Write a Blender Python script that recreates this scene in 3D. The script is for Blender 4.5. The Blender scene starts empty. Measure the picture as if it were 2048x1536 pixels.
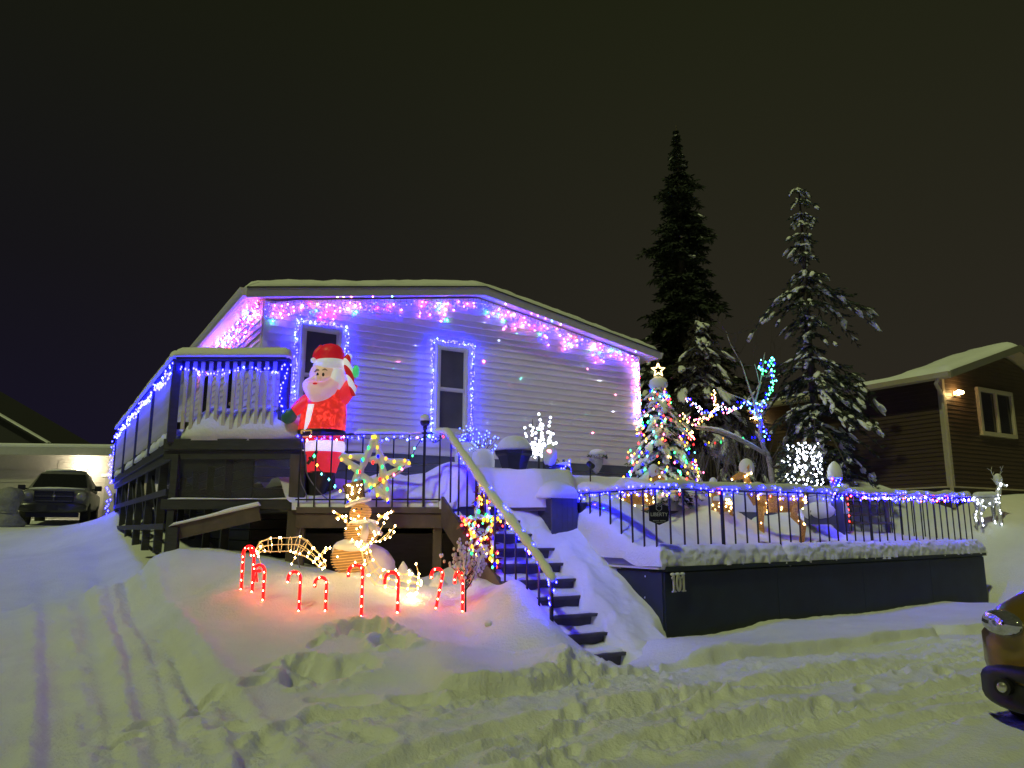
import bpy, math, random
import numpy as np
from mathutils import Vector as V, Matrix

sc = bpy.context.scene
C = sc.collection
R = random.Random(7)
UP = V((0, 0, 1))

# ------------------------------------------------------------------ camera
CAMZ = 1.5
FPX = 1538.0                                   # focal length in photo pixels (2048 wide)
PIT = math.atan(292 / FPX)
cam = bpy.data.cameras.new('camera')
cam.sensor_width = 36.0
cam.lens = FPX / 2048 * 36.0
cam.clip_start = 0.05
cam.clip_end = 2000
camo = bpy.data.objects.new('camera', cam)
C.objects.link(camo)
camo.location = (0, 0, CAMZ)
camo.rotation_euler = (math.pi / 2 + PIT, 0, 0)
sc.camera = camo

# ------------------------------------------------------------------ night sky
world = bpy.data.worlds.new('World')
sc.world = world
world.use_nodes = True
wn = world.node_tree.nodes
wl = world.node_tree.links
wn.clear()
wo = wn.new('ShaderNodeOutputWorld')
wb = wn.new('ShaderNodeBackground')
tc = wn.new('ShaderNodeTexCoord')
sep = wn.new('ShaderNodeSeparateXYZ')
wl.new(tc.outputs['Generated'], sep.inputs[0])
rz = wn.new('ShaderNodeValToRGB')              # towards the zenith: town glow on low cloud
rz.color_ramp.elements[0].position = 0.0
rz.color_ramp.elements[0].color = (0.0255, 0.0205, 0.0160, 1)
rz.color_ramp.elements[1].position = 0.62
rz.color_ramp.elements[1].color = (0.0135, 0.0150, 0.0060, 1)
wl.new(sep.outputs['Z'], rz.inputs[0])
rl_ = wn.new('ShaderNodeValToRGB')             # the dark, violet side of town
rl_.color_ramp.elements[0].position = 0.0
rl_.color_ramp.elements[0].color = (0.0075, 0.0056, 0.0190, 1)
rl_.color_ramp.elements[1].position = 0.62
rl_.color_ramp.elements[1].color = (0.0085, 0.0095, 0.0042, 1)
e_ = rl_.color_ramp.elements.new(0.30)
e_.color = (0.0072, 0.0065, 0.0085, 1)
wl.new(sep.outputs['Z'], rl_.inputs[0])
rx = wn.new('ShaderNodeMapRange')
rx.interpolation_type = 'SMOOTHSTEP'
rx.inputs['From Min'].default_value = -0.60
rx.inputs['From Max'].default_value = 0.35
wl.new(sep.outputs['X'], rx.inputs['Value'])
mx = wn.new('ShaderNodeMix')
mx.data_type = 'RGBA'
wl.new(rx.outputs['Result'], mx.inputs['Factor'])
wl.new(rl_.outputs['Color'], mx.inputs['A'])
wl.new(rz.outputs['Color'], mx.inputs['B'])
wl.new(mx.outputs['Result'], wb.inputs['Color'])
wb.inputs['Strength'].default_value = 1.0
wl.new(wb.outputs[0], wo.inputs[0])

# ------------------------------------------------------------------ the one distant light (street light on the snow)
sun = bpy.data.lights.new('sun', 'SUN')
sun.energy = 1.02
sun.angle = math.radians(2.0)
sun.color = (0.90, 1.0, 0.40)
suno = bpy.data.objects.new('sun', sun)
C.objects.link(suno)
SUND = V((0.35, 0.52, -0.78)).normalized()
suno.rotation_euler = SUND.to_track_quat('-Z', 'Y').to_euler()
suno.location = (-6, -8, 14)

sc.view_settings.view_transform = 'Standard'
sc.view_settings.look = 'None'
sc.view_settings.exposure = 0.0
sc.view_settings.gamma = 1.0
sc.view_settings.use_curve_mapping = False
sc.render.engine = 'CYCLES'
cy = sc.cycles
cy.use_denoising = True
cy.use_light_tree = True
cy.max_bounces = 5
cy.diffuse_bounces = 3
cy.glossy_bounces = 2
cy.transmission_bounces = 3
cy.sample_clamp_indirect = 3.0
cy.caustics_reflective = False
cy.caustics_refractive = False

# ------------------------------------------------------------------ pixel helpers (photo pixels, real distances)
cp_, sp_ = math.cos(PIT), math.sin(PIT)


def ray(x, y):
    u = (x - 1024) / FPX
    v = (768 - y) / FPX
    return V((u, cp_ - v * sp_, sp_ + v * cp_))


def at(x, y, D):
    d = ray(x, y)
    return V((0, 0, CAMZ)) + d * (D / d.y)


def onz(x, y, z):
    d = ray(x, y)
    return V((0, 0, CAMZ)) + d * ((z - CAMZ) / d.z)


def onpl(x, y, p, n):
    d = ray(x, y)
    return V((0, 0, CAMZ)) + d * ((p.x * n.x + p.y * n.y) / (d.x * n.x + d.y * n.y))


def mpp(D):
    return D * 1.0 / FPX                       # metres per photo pixel


# house axes
HA = math.radians(58.7)
ER = V((math.sin(HA), math.cos(HA), 0))        # along the gable wall, to the right
EB = V((-math.cos(HA), math.sin(HA), 0))       # back along the long side
NF = -EB                                       # out of the gable wall
HL = V((-4.2066, 12.6, 0))


def hp(s, b, z):
    return HL + ER * s + EB * b + UP * z


# ------------------------------------------------------------------ materials
MATS = {}


def bsdf(name):
    m = bpy.data.materials.new(name)
    m.use_nodes = True
    return m, m.node_tree.nodes, m.node_tree.links, m.node_tree.nodes['Principled BSDF']


def mat(name, col, rough=0.6, metal=0.0, var=0.0, vscale=8.0, bump=0.0, bscale=30.0, stretch=None,
        emit=None, estr=0.0, trans=0.0, spec=0.5, coat=0.0, alpha=1.0, bdist=0.01):
    if name in MATS:
        return MATS[name]
    m, n, l, b = bsdf(name)
    b.inputs['Base Color'].default_value = (*col, 1)
    b.inputs['Roughness'].default_value = rough
    b.inputs['Metallic'].default_value = metal
    b.inputs['Specular IOR Level'].default_value = spec
    b.inputs['Coat Weight'].default_value = coat
    if trans:
        b.inputs['Transmission Weight'].default_value = trans
    if alpha < 1:
        b.inputs['Alpha'].default_value = alpha
    if emit:
        b.inputs['Emission Color'].default_value = (*emit, 1)
        b.inputs['Emission Strength'].default_value = estr
    co = n.new('ShaderNodeTexCoord')
    src = co.outputs['Object']
    if stretch:
        mp = n.new('ShaderNodeMapping')
        mp.inputs['Scale'].default_value = stretch
        l.new(src, mp.inputs[0])
        src = mp.outputs[0]
    if var:
        t = n.new('ShaderNodeTexNoise')
        t.inputs['Scale'].default_value = vscale
        t.inputs['Detail'].default_value = 5
        l.new(src, t.inputs['Vector'])
        r = n.new('ShaderNodeValToRGB')
        r.color_ramp.elements[0].position = 0.3
        r.color_ramp.elements[1].position = 0.7
        r.color_ramp.elements[0].color = (*[c * (1 - var) for c in col], 1)
        r.color_ramp.elements[1].color = (*[min(1, c * (1 + var)) for c in col], 1)
        l.new(t.outputs['Fac'], r.inputs[0])
        l.new(r.outputs[0], b.inputs['Base Color'])
    if bump:
        t2 = n.new('ShaderNodeTexNoise')
        t2.inputs['Scale'].default_value = bscale
        t2.inputs['Detail'].default_value = 6
        t2.inputs['Roughness'].default_value = 0.65
        l.new(src, t2.inputs['Vector'])
        bp = n.new('ShaderNodeBump')
        bp.inputs['Strength'].default_value = bump
        bp.inputs['Distance'].default_value = bdist
        l.new(t2.outputs['Fac'], bp.inputs['Height'])
        l.new(bp.outputs[0], b.inputs['Normal'])
    MATS[name] = m
    return m


EM = {}
BC = {'blue': (0.0045, 0.004, 1.0), 'white': (0.80, 0.88, 1.0), 'warm': (1.0, 0.66, 0.24), 'red': (1.0, 0.03, 0.03),
      'green': (0.04, 0.9, 0.22), 'pink': (1.0, 0.14, 0.32), 'amber': (1.0, 0.42, 0.05), 'purple': (0.42, 0.10, 1.0),
      'aqua': (0.12, 0.75, 0.75), 'gold': (1.0, 0.60, 0.04), 'cool': (0.05, 0.08, 1.0), 'cane': (1.0, 0.10, 0.045), 'floodlamp': (1.0, 0.86, 0.58)}


def glow(col, k):
    key = (col, k)
    if key not in EM:
        m = bpy.data.materials.new('lit_%s_%s' % (col, str(k).replace('.', '_')))
        m.use_nodes = True
        n = m.node_tree.nodes
        n.clear()
        o = n.new('ShaderNodeOutputMaterial')
        e = n.new('ShaderNodeEmission')
        e.inputs['Color'].default_value = (*BC[col], 1)
        e.inputs['Strength'].default_value = k
        m.node_tree.links.new(e.outputs[0], o.inputs[0])
        EM[key] = m
    return EM[key]


def snow_mat(name, bump, bscale, col=(0.80, 0.82, 0.86)):
    m, n, l, b = bsdf(name)
    b.inputs['Roughness'].default_value = 0.75
    b.inputs['Specular IOR Level'].default_value = 0.25
    co = n.new('ShaderNodeTexCoord')
    t = n.new('ShaderNodeTexNoise')
    t.inputs['Scale'].default_value = 1.3
    t.inputs['Detail'].default_value = 7
    t.inputs['Roughness'].default_value = 0.6
    l.new(co.outputs['Object'], t.inputs['Vector'])
    r = n.new('ShaderNodeValToRGB')
    r.color_ramp.elements[0].position = 0.32
    r.color_ramp.elements[1].position = 0.66
    r.color_ramp.elements[0].color = (*[c * 0.90 for c in col], 1)
    r.color_ramp.elements[1].color = (*col, 1)
    l.new(t.outputs['Fac'], r.inputs[0])
    l.new(r.outputs[0], b.inputs['Base Color'])
    t2 = n.new('ShaderNodeTexNoise')
    t2.inputs['Scale'].default_value = bscale
    t2.inputs['Detail'].default_value = 8
    t2.inputs['Roughness'].default_value = 0.62
    l.new(co.outputs['Object'], t2.inputs['Vector'])
    bp = n.new('ShaderNodeBump')
    bp.inputs['Strength'].default_value = bump
    bp.inputs['Distance'].default_value = 0.02
    l.new(t2.outputs['Fac'], bp.inputs['Height'])
    l.new(bp.outputs[0], b.inputs['Normal'])
    MATS[name] = m
    return m


SNOW = snow_mat('snow', 0.35, 16)
SNOWR = snow_mat('snow_rough', 0.7, 22)
SNOWG = snow_mat('snow_ground', 0.9, 34)
M_SIDE = mat('vinyl_siding', (0.78, 0.74, 0.78), 0.45, var=0.03, vscale=3)
M_TRIM = mat('white_trim', (0.74, 0.73, 0.74), 0.4, var=0.03)
M_SKIRT = mat('grey_skirting', (0.10, 0.11, 0.14), 0.6, var=0.12, vscale=5)
M_FASC = mat('fascia_grey', (0.42, 0.42, 0.43), 0.5, var=0.05)
M_GLASS = mat('window_glass', (0.015, 0.016, 0.02), 0.06, spec=0.6, var=0.1)
M_BLIND = mat('window_blind', (0.10, 0.10, 0.13), 0.12, spec=0.7, var=0.25, vscale=1.5, coat=.5)
M_DECKD = mat('dark_painted_wood', (0.032, 0.033, 0.040), 0.6, var=0.25, vscale=6, bump=0.3, bscale=40, stretch=(1, 1, 6))
M_DECKB = mat('brown_stained_wood', (0.085, 0.070, 0.058), 0.65, var=0.25, vscale=5, bump=0.3, bscale=30)
M_BAL = mat('pale_wood', (0.50, 0.48, 0.42), 0.65, var=0.15, vscale=9, bump=0.25, bscale=30)
M_RAIL = mat('black_iron', (0.012, 0.012, 0.014), 0.45, var=0.2)
M_BOX = mat('dark_teal_paint', (0.012, 0.021, 0.027), 0.6, var=0.35, vscale=2.5, bump=0.2, bscale=40)
M_GREYW = mat('slate_boards', (0.075, 0.08, 0.10), 0.65, var=0.2, vscale=4, bump=0.25, bscale=25)
M_WIRE = mat('green_black_wire', (0.012, 0.016, 0.014), 0.5)
M_CABLE = mat('grey_cable', (0.16, 0.16, 0.18), 0.5)
M_BARK = mat('bark', (0.05, 0.04, 0.034), 0.9, var=0.3, vscale=12, bump=0.5, bscale=20)
M_TWIG = mat('twigs', (0.05, 0.038, 0.034), 0.85, var=0.2, vscale=6)
M_NEED = mat('needles', (0.024, 0.034, 0.022), 0.8, var=0.4, vscale=3)
M_NEED2 = mat('needles_bluish', (0.035, 0.048, 0.035), 0.8, var=0.4, vscale=4)
M_NAVY = mat('navy_plastic', (0.02, 0.022, 0.05), 0.4, var=0.1)


# ------------------------------------------------------------------ mesh building
WO = {}                                        # world origin of every object built


class MB:
    def __init__(s):
        s.v = []
        s.f = []

    def add(s, vs, fs):
        n = len(s.v)
        s.v.extend([tuple(p) for p in vs])
        s.f.extend([tuple(i + n for i in f) for f in fs])
        return s

    def box(s, c, size, ax=None):
        X, Y, Z = ax or (V((1, 0, 0)), V((0, 1, 0)), UP)
        c = V(c)
        X = X * size[0] / 2
        Y = Y * size[1] / 2
        Z = Z * size[2] / 2
        s.add([c - X - Y - Z, c + X - Y - Z, c + X + Y - Z, c - X + Y - Z,
               c - X - Y + Z, c + X - Y + Z, c + X + Y + Z, c - X + Y + Z],
              [(0, 3, 2, 1), (4, 5, 6, 7), (0, 1, 5, 4), (1, 2, 6, 5), (2, 3, 7, 6), (3, 0, 4, 7)])
        return s

    def beam(s, a, b, w, h, up=UP):
        a = V(a)
        b = V(b)
        d = b - a
        L = d.length
        d.normalize()
        side = d.cross(up)
        if side.length < 1e-4:
            side = d.cross(V((1, 0, 0)))
        side.normalize()
        u2 = side.cross(d)
        return s.box((a + b) / 2, (L, w, h), (d, side, u2))

    def prism(s, poly, vec):
        n = len(poly)
        vec = V(vec)
        s.add([V(p) for p in poly] + [V(p) + vec for p in poly],
              [tuple(range(n - 1, -1, -1)), tuple(range(n, 2 * n))] +
              [(i, (i + 1) % n, n + (i + 1) % n, n + i) for i in range(n)])
        return s

    def loft(s, rings, cap=True, loop=True):
        n = len(rings[0])
        vs = [p for r in rings for p in r]
        fs = []
        for i in range(len(rings) - 1):
            for j in range(n if loop else n - 1):
                k = (j + 1) % n
                fs.append((i * n + j, i * n + k, (i + 1) * n + k, (i + 1) * n + j))
        if cap and loop:
            fs.append(tuple(range(n - 1, -1, -1)))
            m = (len(rings) - 1) * n
            fs.append(tuple(range(m, m + n)))
        s.add(vs, fs)
        return s

    def tube(s, pts, r, n=6, cap=True, flat=1.0):
        pts = [V(p) for p in pts]
        rings = []
        prev = None
        for i, p in enumerate(pts):
            d = (pts[min(i + 1, len(pts) - 1)] - pts[max(i - 1, 0)])
            if d.length < 1e-6:
                d = V((0, 0, 1))
            d.normalize()
            if prev is None:
                ref = UP if abs(d.z) < 0.95 else V((1, 0, 0))
                a = d.cross(ref).normalized()
            else:
                a = prev - d * prev.dot(d)
                if a.length < 1e-5:
                    a = d.orthogonal()
                a.normalize()
            prev = a
            b = d.cross(a)
            rr = r[i] if isinstance(r, (list, tuple)) else r
            rings.append([p + (a * math.cos(2 * math.pi * k / n) + b * math.sin(2 * math.pi * k / n) * flat) * rr
                          for k in range(n)])
        return s.loft(rings, cap)

    def ell(s, c, r, nu=10, nv=6, ax=None, jit=0.0, rnd=None):
        X, Y, Z = ax or (V((1, 0, 0)), V((0, 1, 0)), UP)
        c = V(c)
        if not isinstance(r, (tuple, list)):
            r = (r, r, r)
        vs = [c - Z * r[2]]
        for i in range(1, nv):
            t = -math.pi / 2 + math.pi * i / nv
            for j in range(nu):
                p = 2 * math.pi * j / nu
                k = 1 + (rnd.uniform(-jit, jit) if jit else 0)
                vs.append(c + (X * r[0] * math.cos(p) * math.cos(t) + Y * r[1] * math.sin(p) * math.cos(t)
                               + Z * r[2] * math.sin(t)) * k)
        vs.append(c + Z * r[2])
        fs = [(0, 1 + (j + 1) % nu, 1 + j) for j in range(nu)]
        for i in range(nv - 2):
            for j in range(nu):
                a = 1 + i * nu + j
                b = 1 + i * nu + (j + 1) % nu
                fs.append((a, b, b + nu, a + nu))
        m = 1 + (nv - 2) * nu
        fs += [(m + j, m + (j + 1) % nu, len(vs) - 1) for j in range(nu)]
        s.add(vs, fs)
        return s

    def octa(s, c, r, h=None):
        c = V(c)
        h = h or r
        s.add([c + V((r, 0, 0)), c + V((0, r, 0)), c + V((-r, 0, 0)), c + V((0, -r, 0)), c + V((0, 0, h)), c - V((0, 0, h))],
              [(0, 1, 4), (1, 2, 4), (2, 3, 4), (3, 0, 4), (1, 0, 5), (2, 1, 5), (3, 2, 5), (0, 3, 5)])
        return s

    def build(s, name, m, parent=None, smooth=False, kind=None, org=None, bevel=0.0, label=None):
        if org is None:
            if parent is not None:
                org = WO[parent.name]
            else:
                a = np.array(s.v)
                org = V((a[:, 0].mean(), a[:, 1].mean(), a[:, 2].min()))
        org = V(org)
        me = bpy.data.meshes.new(name)
        me.from_pydata([(p[0] - org.x, p[1] - org.y, p[2] - org.z) for p in s.v], [], s.f)
        me.validate()
        if smooth:
            me.polygons.foreach_set('use_smooth', [True] * len(me.polygons))
        me.materials.append(m)
        me.update()
        o = bpy.data.objects.new(name, me)
        C.objects.link(o)
        if parent is not None:
            o.parent = parent
            o.location = org - WO[parent.name]
        else:
            o.location = org
        WO[o.name] = org
        if kind:
            o['kind'] = kind
        if label:
            o['label'] = label
        if bevel:
            bv = o.modifiers.new('bevel', 'BEVEL')
            bv.width = bevel
            bv.segments = 2
            bv.limit_method = 'ANGLE'
        return o


def inst(src, delta, parent=None):
    o = src.copy()
    C.objects.link(o)
    o.parent = parent if parent is not None else src.parent
    o.location = src.location + V(delta)
    WO[o.name] = WO[src.name] + V(delta)
    return o


def thing(name, label, cat, loc, group=None):
    o = bpy.data.objects.new(name, None)
    C.objects.link(o)
    o.empty_display_size = 0.2
    o.location = V(loc)
    o['label'] = label
    o['category'] = cat
    if group:
        o['group'] = group
    WO[o.name] = V(loc)
    return o


def tag(o, label, cat, group=None):
    o['label'] = label
    o['category'] = cat
    if group:
        o['group'] = group
    return o


def lights(name, label, cat, bulbs, r=0.012, k=20.0, wires=(), group=None, wr=0.004, h=1.5):
    """a string of lights: wire(s) plus one mesh of small bulbs per colour"""
    t = thing(name, label, cat, bulbs[0][0], group)
    if wires:
        w = MB()
        for p in wires:
            w.tube(p, wr, 4)
        w.build('wire', M_WIRE, t)
    if k >= 20:
        k *= 3.0
    cols = {}
    for p, c in bulbs:
        cols.setdefault(c, []).append(p)
    for c, ps in cols.items():
        b = MB()
        for p in ps:
            rr = r * R.uniform(0.8, 1.2)
            b.octa(p, rr, rr * h)
        b.build('%s_bulbs' % c, glow(c, k * (3.4 if c == 'blue' and k > 50 else 1)), t, kind='stuff')
    return t


def lerp(a, b, t):
    return a + (b - a) * t


def along(path, step):
    """points at equal steps along a polyline"""
    path = [V(p) for p in path]
    out = []
    carry = 0.0
    for a, b in zip(path, path[1:]):
        L = (b - a).length
        x = carry
        while x < L:
            out.append(a.lerp(b, x / L))
            x += step
        carry = x - L
    return out


def jit(p, a, rnd=R):
    return V(p) + V((rnd.uniform(-a, a), rnd.uniform(-a, a), rnd.uniform(-a, a)))


def sagline(a, b, sag, n=8):
    a = V(a)
    b = V(b)
    return [a.lerp(b, i / n) - UP * sag * 4 * (i / n) * (1 - i / n) for i in range(n + 1)]


# ------------------------------------------------------------------ noise
def _h(ix, iy, s):
    a = np.sin(ix * 127.1 + iy * 311.7 + s * 74.7) * 43758.5453
    return a - np.floor(a)


def vnoise(x, y, s=0):
    x = np.asarray(x, float)
    y = np.asarray(y, float)
    ix = np.floor(x)
    iy = np.floor(y)
    fx = x - ix
    fy = y - iy
    fx = fx * fx * (3 - 2 * fx)
    fy = fy * fy * (3 - 2 * fy)
    return ((_h(ix, iy, s) * (1 - fx) + _h(ix + 1, iy, s) * fx) * (1 - fy)
            + (_h(ix, iy + 1, s) * (1 - fx) + _h(ix + 1, iy + 1, s) * fx) * fy) * 2 - 1


def fbm(x, y, o=4, s=0):
    t = 0
    a = 1.0
    for i in range(o):
        t = t + a * vnoise(np.asarray(x) * 2 ** i, np.asarray(y) * 2 ** i, s + i * 13)
        a *= 0.5
    return t


def sstep(a, b, x):
    t = np.clip((np.asarray(x, float) - a) / (b - a), 0, 1)
    return t * t * (3 - 2 * t)


def snowcap(mb, path, w, h, seed=0, side=None, step=0.06, drop=0.0, n=9, rough=0.12, ends=True):
    """a soft ridge of snow lying along a path (top of a rail, a beam, a branch)"""
    pts = along(path, step) + [V(path[-1])]
    rings = []
    N = len(pts)
    acc = 0.0
    for i, p in enumerate(pts):
        d = (pts[min(i + 1, N - 1)] - pts[max(i - 1, 0)])
        if d.length < 1e-6:
            d = V(path[-1]) - V(path[0])
        d.normalize()
        sd = side or d.cross(UP).normalized()
        q1 = float(fbm(acc * 3.1 + seed, seed * 1.7, 3, seed))
        q2 = float(fbm(acc * 2.3 + seed + 50, seed * 0.7, 3, seed + 5))
        e = 1.0
        if ends:
            t = min(i, N - 1 - i) * step / (h * 0.9)
            e = math.sqrt(max(0.05, 1 - (1 - min(1, t)) ** 2))
        ww = w * (1 + rough * q1) * (0.6 + 0.4 * e)
        hh = h * (1 + 1.5 * rough * q2) * e
        ring = []
        for k in range(n):
            a = math.pi * k / (n - 1)
            ca = math.copysign(abs(math.cos(a)) ** 0.7, math.cos(a))
            ring.append(p + sd * (ca * ww / 2) + UP * (math.sin(a) ** 0.8 * hh - drop))
        for k in range(1, 3):                  # underside
            ring.append(p + sd * (-ww / 2 + ww * k / 3) - UP * drop)
        rings.append(ring)
        acc += step
    mb.loft(rings)
    return mb

# ================================================================== ground
BOXB = V((1.784, 9.33, 0))                     # front left corner of the terrace box
BA = math.radians(51.3)
BD = V((math.sin(BA), math.cos(BA), 0))        # along its front
BN = V((math.cos(BA), -math.sin(BA), 0))       # out of its front
BLEN = 9.32
ST0 = V((0.44, 8.38, 0))                       # left end of the lowest step


def elev(py):
    v = (768 - py) / FPX
    return (sp_ + v * cp_) / (cp_ - v * sp_)


def gr(px, py):
    """pixel on the road, which climbs gently away from the camera"""
    D = CAMZ / (0.022 - elev(py))
    return at(px, py, D)


def ctrl():
    P = []
    for X in (-9, -4, 0, 4, 9):
        for Y in (-2, 1.5, 4.2):
            P.append((X, Y, 0.022 * Y))
    P += [(0, 5.9, .13), (1.6, 6.8, .15), (3.6, 8.0, .18), (6, 9.9, .21), (9.5, 12.2, .25), (13, 14, .38), (-1.7, 5.4, .12), (1.2, 7.9, .16), (2.6, 8.6, .17)]
    for t in (0.2, 2, 4, 6, 8, 9.2):
        q = BOXB + BD * t + BN * .15
        P.append((q.x, q.y, .13))
        q = BOXB + BD * t - BN * 1.2
        P.append((q.x, q.y, .15))
    P += [(-3, 6.3, .22), (-4.6, 8, .33), (-6.2, 10, .5), (-7.9, 13, .75), (-10.4, 18, 1.15), (-13.5, 24, 1.58), (-16, 30, 1.85),
          (-20, 30, 1.9), (-6.5, 7, .3), (-9, 10, .62), (-12, 14, .95), (-16, 20, 1.45), (-22, 24, 1.7)]
    for px, py, D in [(482, 1187, 9), (599, 1217, 8.9), (651, 1215, 8.8), (722, 1236, 8.5), (795, 1222, 8.7), (874, 1210, 9.0),
                      (928, 1212, 9.1), (700, 1140, 9.8), (345, 1112, 10.8), (560, 1138, 10.2), (650, 1150, 10.1), (800, 1158, 10.1), (885, 1170, 9.9),
                      (960, 1160, 9.5), (600, 1370, 6.7), (450, 1425, 5.95), (420, 1300, 7.5), (320, 1280, 8.0), (1040, 1310, 7.9),
                      (1000, 1228, 8.7), (900, 1300, 7.6), (720, 1320, 7.3), (225, 1030, 19), (250, 1100, 15),
                      (300, 1160, 11.5), (275, 1170, 11.2), (400, 1190, 9.6)]:
        q = at(px, py, D)
        P.append((q.x, q.y, q.z))
    pl = ST0 - ER * .14                        # snow banked up against the left side of the stairs
    for px, py in ((1111, 1262), (1087, 1234), (1064, 1207), (1042, 1178), (1021, 1153)):
        q = onpl(px, py, pl, ER)
        P.append((q.x, q.y, q.z))
    for k in range(6):                         # nothing pokes through the steps
        q = ST0 + ER * .55 + EB * (.1 + .45 * k)
        P.append((q.x, q.y, -.06 + .27 * k))
    P += [(1.1, 8.55, .10), (1.5, 8.9, .17), (-2, 11.4, .75), (-2, 12.5, .8), (0, 12, .95), (-1, 11.2, .7), (2, 14, 1.5), (5, 18, 2.0), (0, 20, 2.0), (-8, 22, 1.75),
          (10.45, 17, 1.58), (10.3, 18.2, 2.05), (12, 16.2, 1.3), (10.6, 16.0, 1.0), (9.9, 15.0, .45), (11.4, 14.2, .5), (14, 18, 1.8),
          (8, 18, 1.9), (20, 22, 2.1)]
    P += [(-60, 60, 2), (0, 60, 2.2), (60, 60, 2.2), (-60, 20, 1.6), (60, 20, 1.6), (-160, 160, 2.4), (0, 160, 2.4), (160, 160, 2.4),
          (-160, 0, .5), (160, 0, .5), (-160, -120, 0), (160, -120, 0), (0, -120, 0), (-40, -20, 0), (40, -20, 0)]
    return np.array(P, float)


_P = ctrl()


def _U(r2):
    return np.where(r2 > 1e-9, 0.5 * r2 * np.log(np.maximum(r2, 1e-9)), 0)


def _tps():
    n = len(_P)
    xy = _P[:, :2]
    d2 = ((xy[:, None, :] - xy[None, :, :]) ** 2).sum(-1)
    K = _U(d2) + np.eye(n) * 0.02
    Q = np.hstack([np.ones((n, 1)), xy])
    A = np.zeros((n + 3, n + 3))
    A[:n, :n] = K
    A[:n, n:] = Q
    A[n:, :n] = Q.T
    b = np.zeros(n + 3)
    b[:n] = _P[:, 2]
    return np.linalg.solve(A, b)


_W = _tps()


def base_h(x, y):
    x = np.asarray(x, float)
    y = np.asarray(y, float)
    z = _W[-3] + _W[-2] * x + _W[-1] * y
    for (a, b, _), w in zip(_P, _W[:-3]):
        z = z + w * _U((x - a) ** 2 + (y - b) ** 2)
    return z


def polyd(x, y, path):
    best = np.full(x.shape, 1e9)
    sgn = np.zeros(x.shape)
    arc = np.zeros(x.shape)
    s0 = 0.0
    for a, b in zip(path, path[1:]):
        dx, dy = b[0] - a[0], b[1] - a[1]
        L = math.hypot(dx, dy)
        t = np.clip(((x - a[0]) * dx + (y - a[1]) * dy) / (L * L), 0, 1)
        qx, qy = a[0] + t * dx, a[1] + t * dy
        d = np.hypot(x - qx, y - qy)
        m = d < best
        best = np.where(m, d, best)
        sgn = np.where(m, np.sign((x - a[0]) * dy - (y - a[1]) * dx), sgn)
        arc = np.where(m, s0 + t * L, arc)
        s0 += L
    return best, sgn, arc


def smooth_path(pts, n=6):
    out = []
    P = [pts[0]] + list(pts) + [pts[-1]]
    for i in range(1, len(P) - 2):
        p0, p1, p2, p3 = [V(p) for p in P[i - 1:i + 3]]
        for k in range(n):
            t = k / n
            out.append(0.5 * ((2 * p1) + (p2 - p0) * t + (2 * p0 - 5 * p1 + 4 * p2 - p3) * t * t + (3 * p1 - p0 - 3 * p2 + p3) * t ** 3))
    out.append(V(P[-2]))
    return out


def dr(px, py, D):
    q = at(px, py, D)
    return (q.x, q.y, 0)


TRACKS = []
for w, dep, pl in [
    (.15, .045, [(760, 1536), (900, 1490), (1080, 1450), (1400, 1395), (1750, 1345), (2048, 1305)]),
    (.14, .04, [(1010, 1536), (1120, 1478), (1260, 1430), (1500, 1375), (1800, 1330), (2048, 1298)]),
    (.17, .05, [(1330, 1500), (1480, 1462), (1700, 1420), (1950, 1375), (2100, 1350)]),
    (.15, .04, [(1600, 1560), (1650, 1506), (1780, 1468), (2048, 1412), (2150, 1395)]),
    (.16, .035, [(640, 1440), (800, 1428), (960, 1405), (1100, 1378), (1300, 1345), (1560, 1312), (1900, 1285)]),
    (.13, .04, [(1120, 1545), (1320, 1480), (1600, 1440), (2048, 1370)]),
    (.13, .03, [(760, 1480), (640, 1460), (560, 1470), (500, 1540)]),
]:
    TRACKS.append((w, dep, [tuple(p) for p in smooth_path([gr(*q) for q in pl])]))
for w, dep, pl in [
    (.17, .035, [(dr(330, 1536, 4.8)), dr(310, 1420, 6.0), dr(265, 1280, 8.3), dr(205, 1170, 12), dr(160, 1095, 18), dr(120, 1060, 24)]),
    (.17, .03, [(dr(560, 1536, 4.8)), dr(480, 1450, 5.7), dr(380, 1340, 7.0), dr(290, 1240, 9.2), dr(215, 1150, 13), dr(175, 1090, 18.5), dr(140, 1062, 24)]),
    (.16, .035, [(dr(130, 1536, 4.8)), dr(130, 1400, 6.2), dr(110, 1270, 8.6), dr(90, 1160, 12.5), dr(80, 1080, 20)]),
    (.14, .03, [(dr(420, 1536, 4.8)), dr(385, 1440, 5.8), dr(330, 1330, 7.4), dr(250, 1220, 10)]),
    (.15, .03, [(dr(230, 1536, 4.8)), dr(215, 1420, 6.0), dr(180, 1300, 8.0), dr(130, 1180, 11.8)]),
]:
    TRACKS.append((w, dep, [tuple(p) for p in smooth_path(pl)]))

LIP = [gr(860, 1402), gr(960, 1392), gr(1060, 1384), gr(1135, 1366), gr(1152, 1340)]


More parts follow.
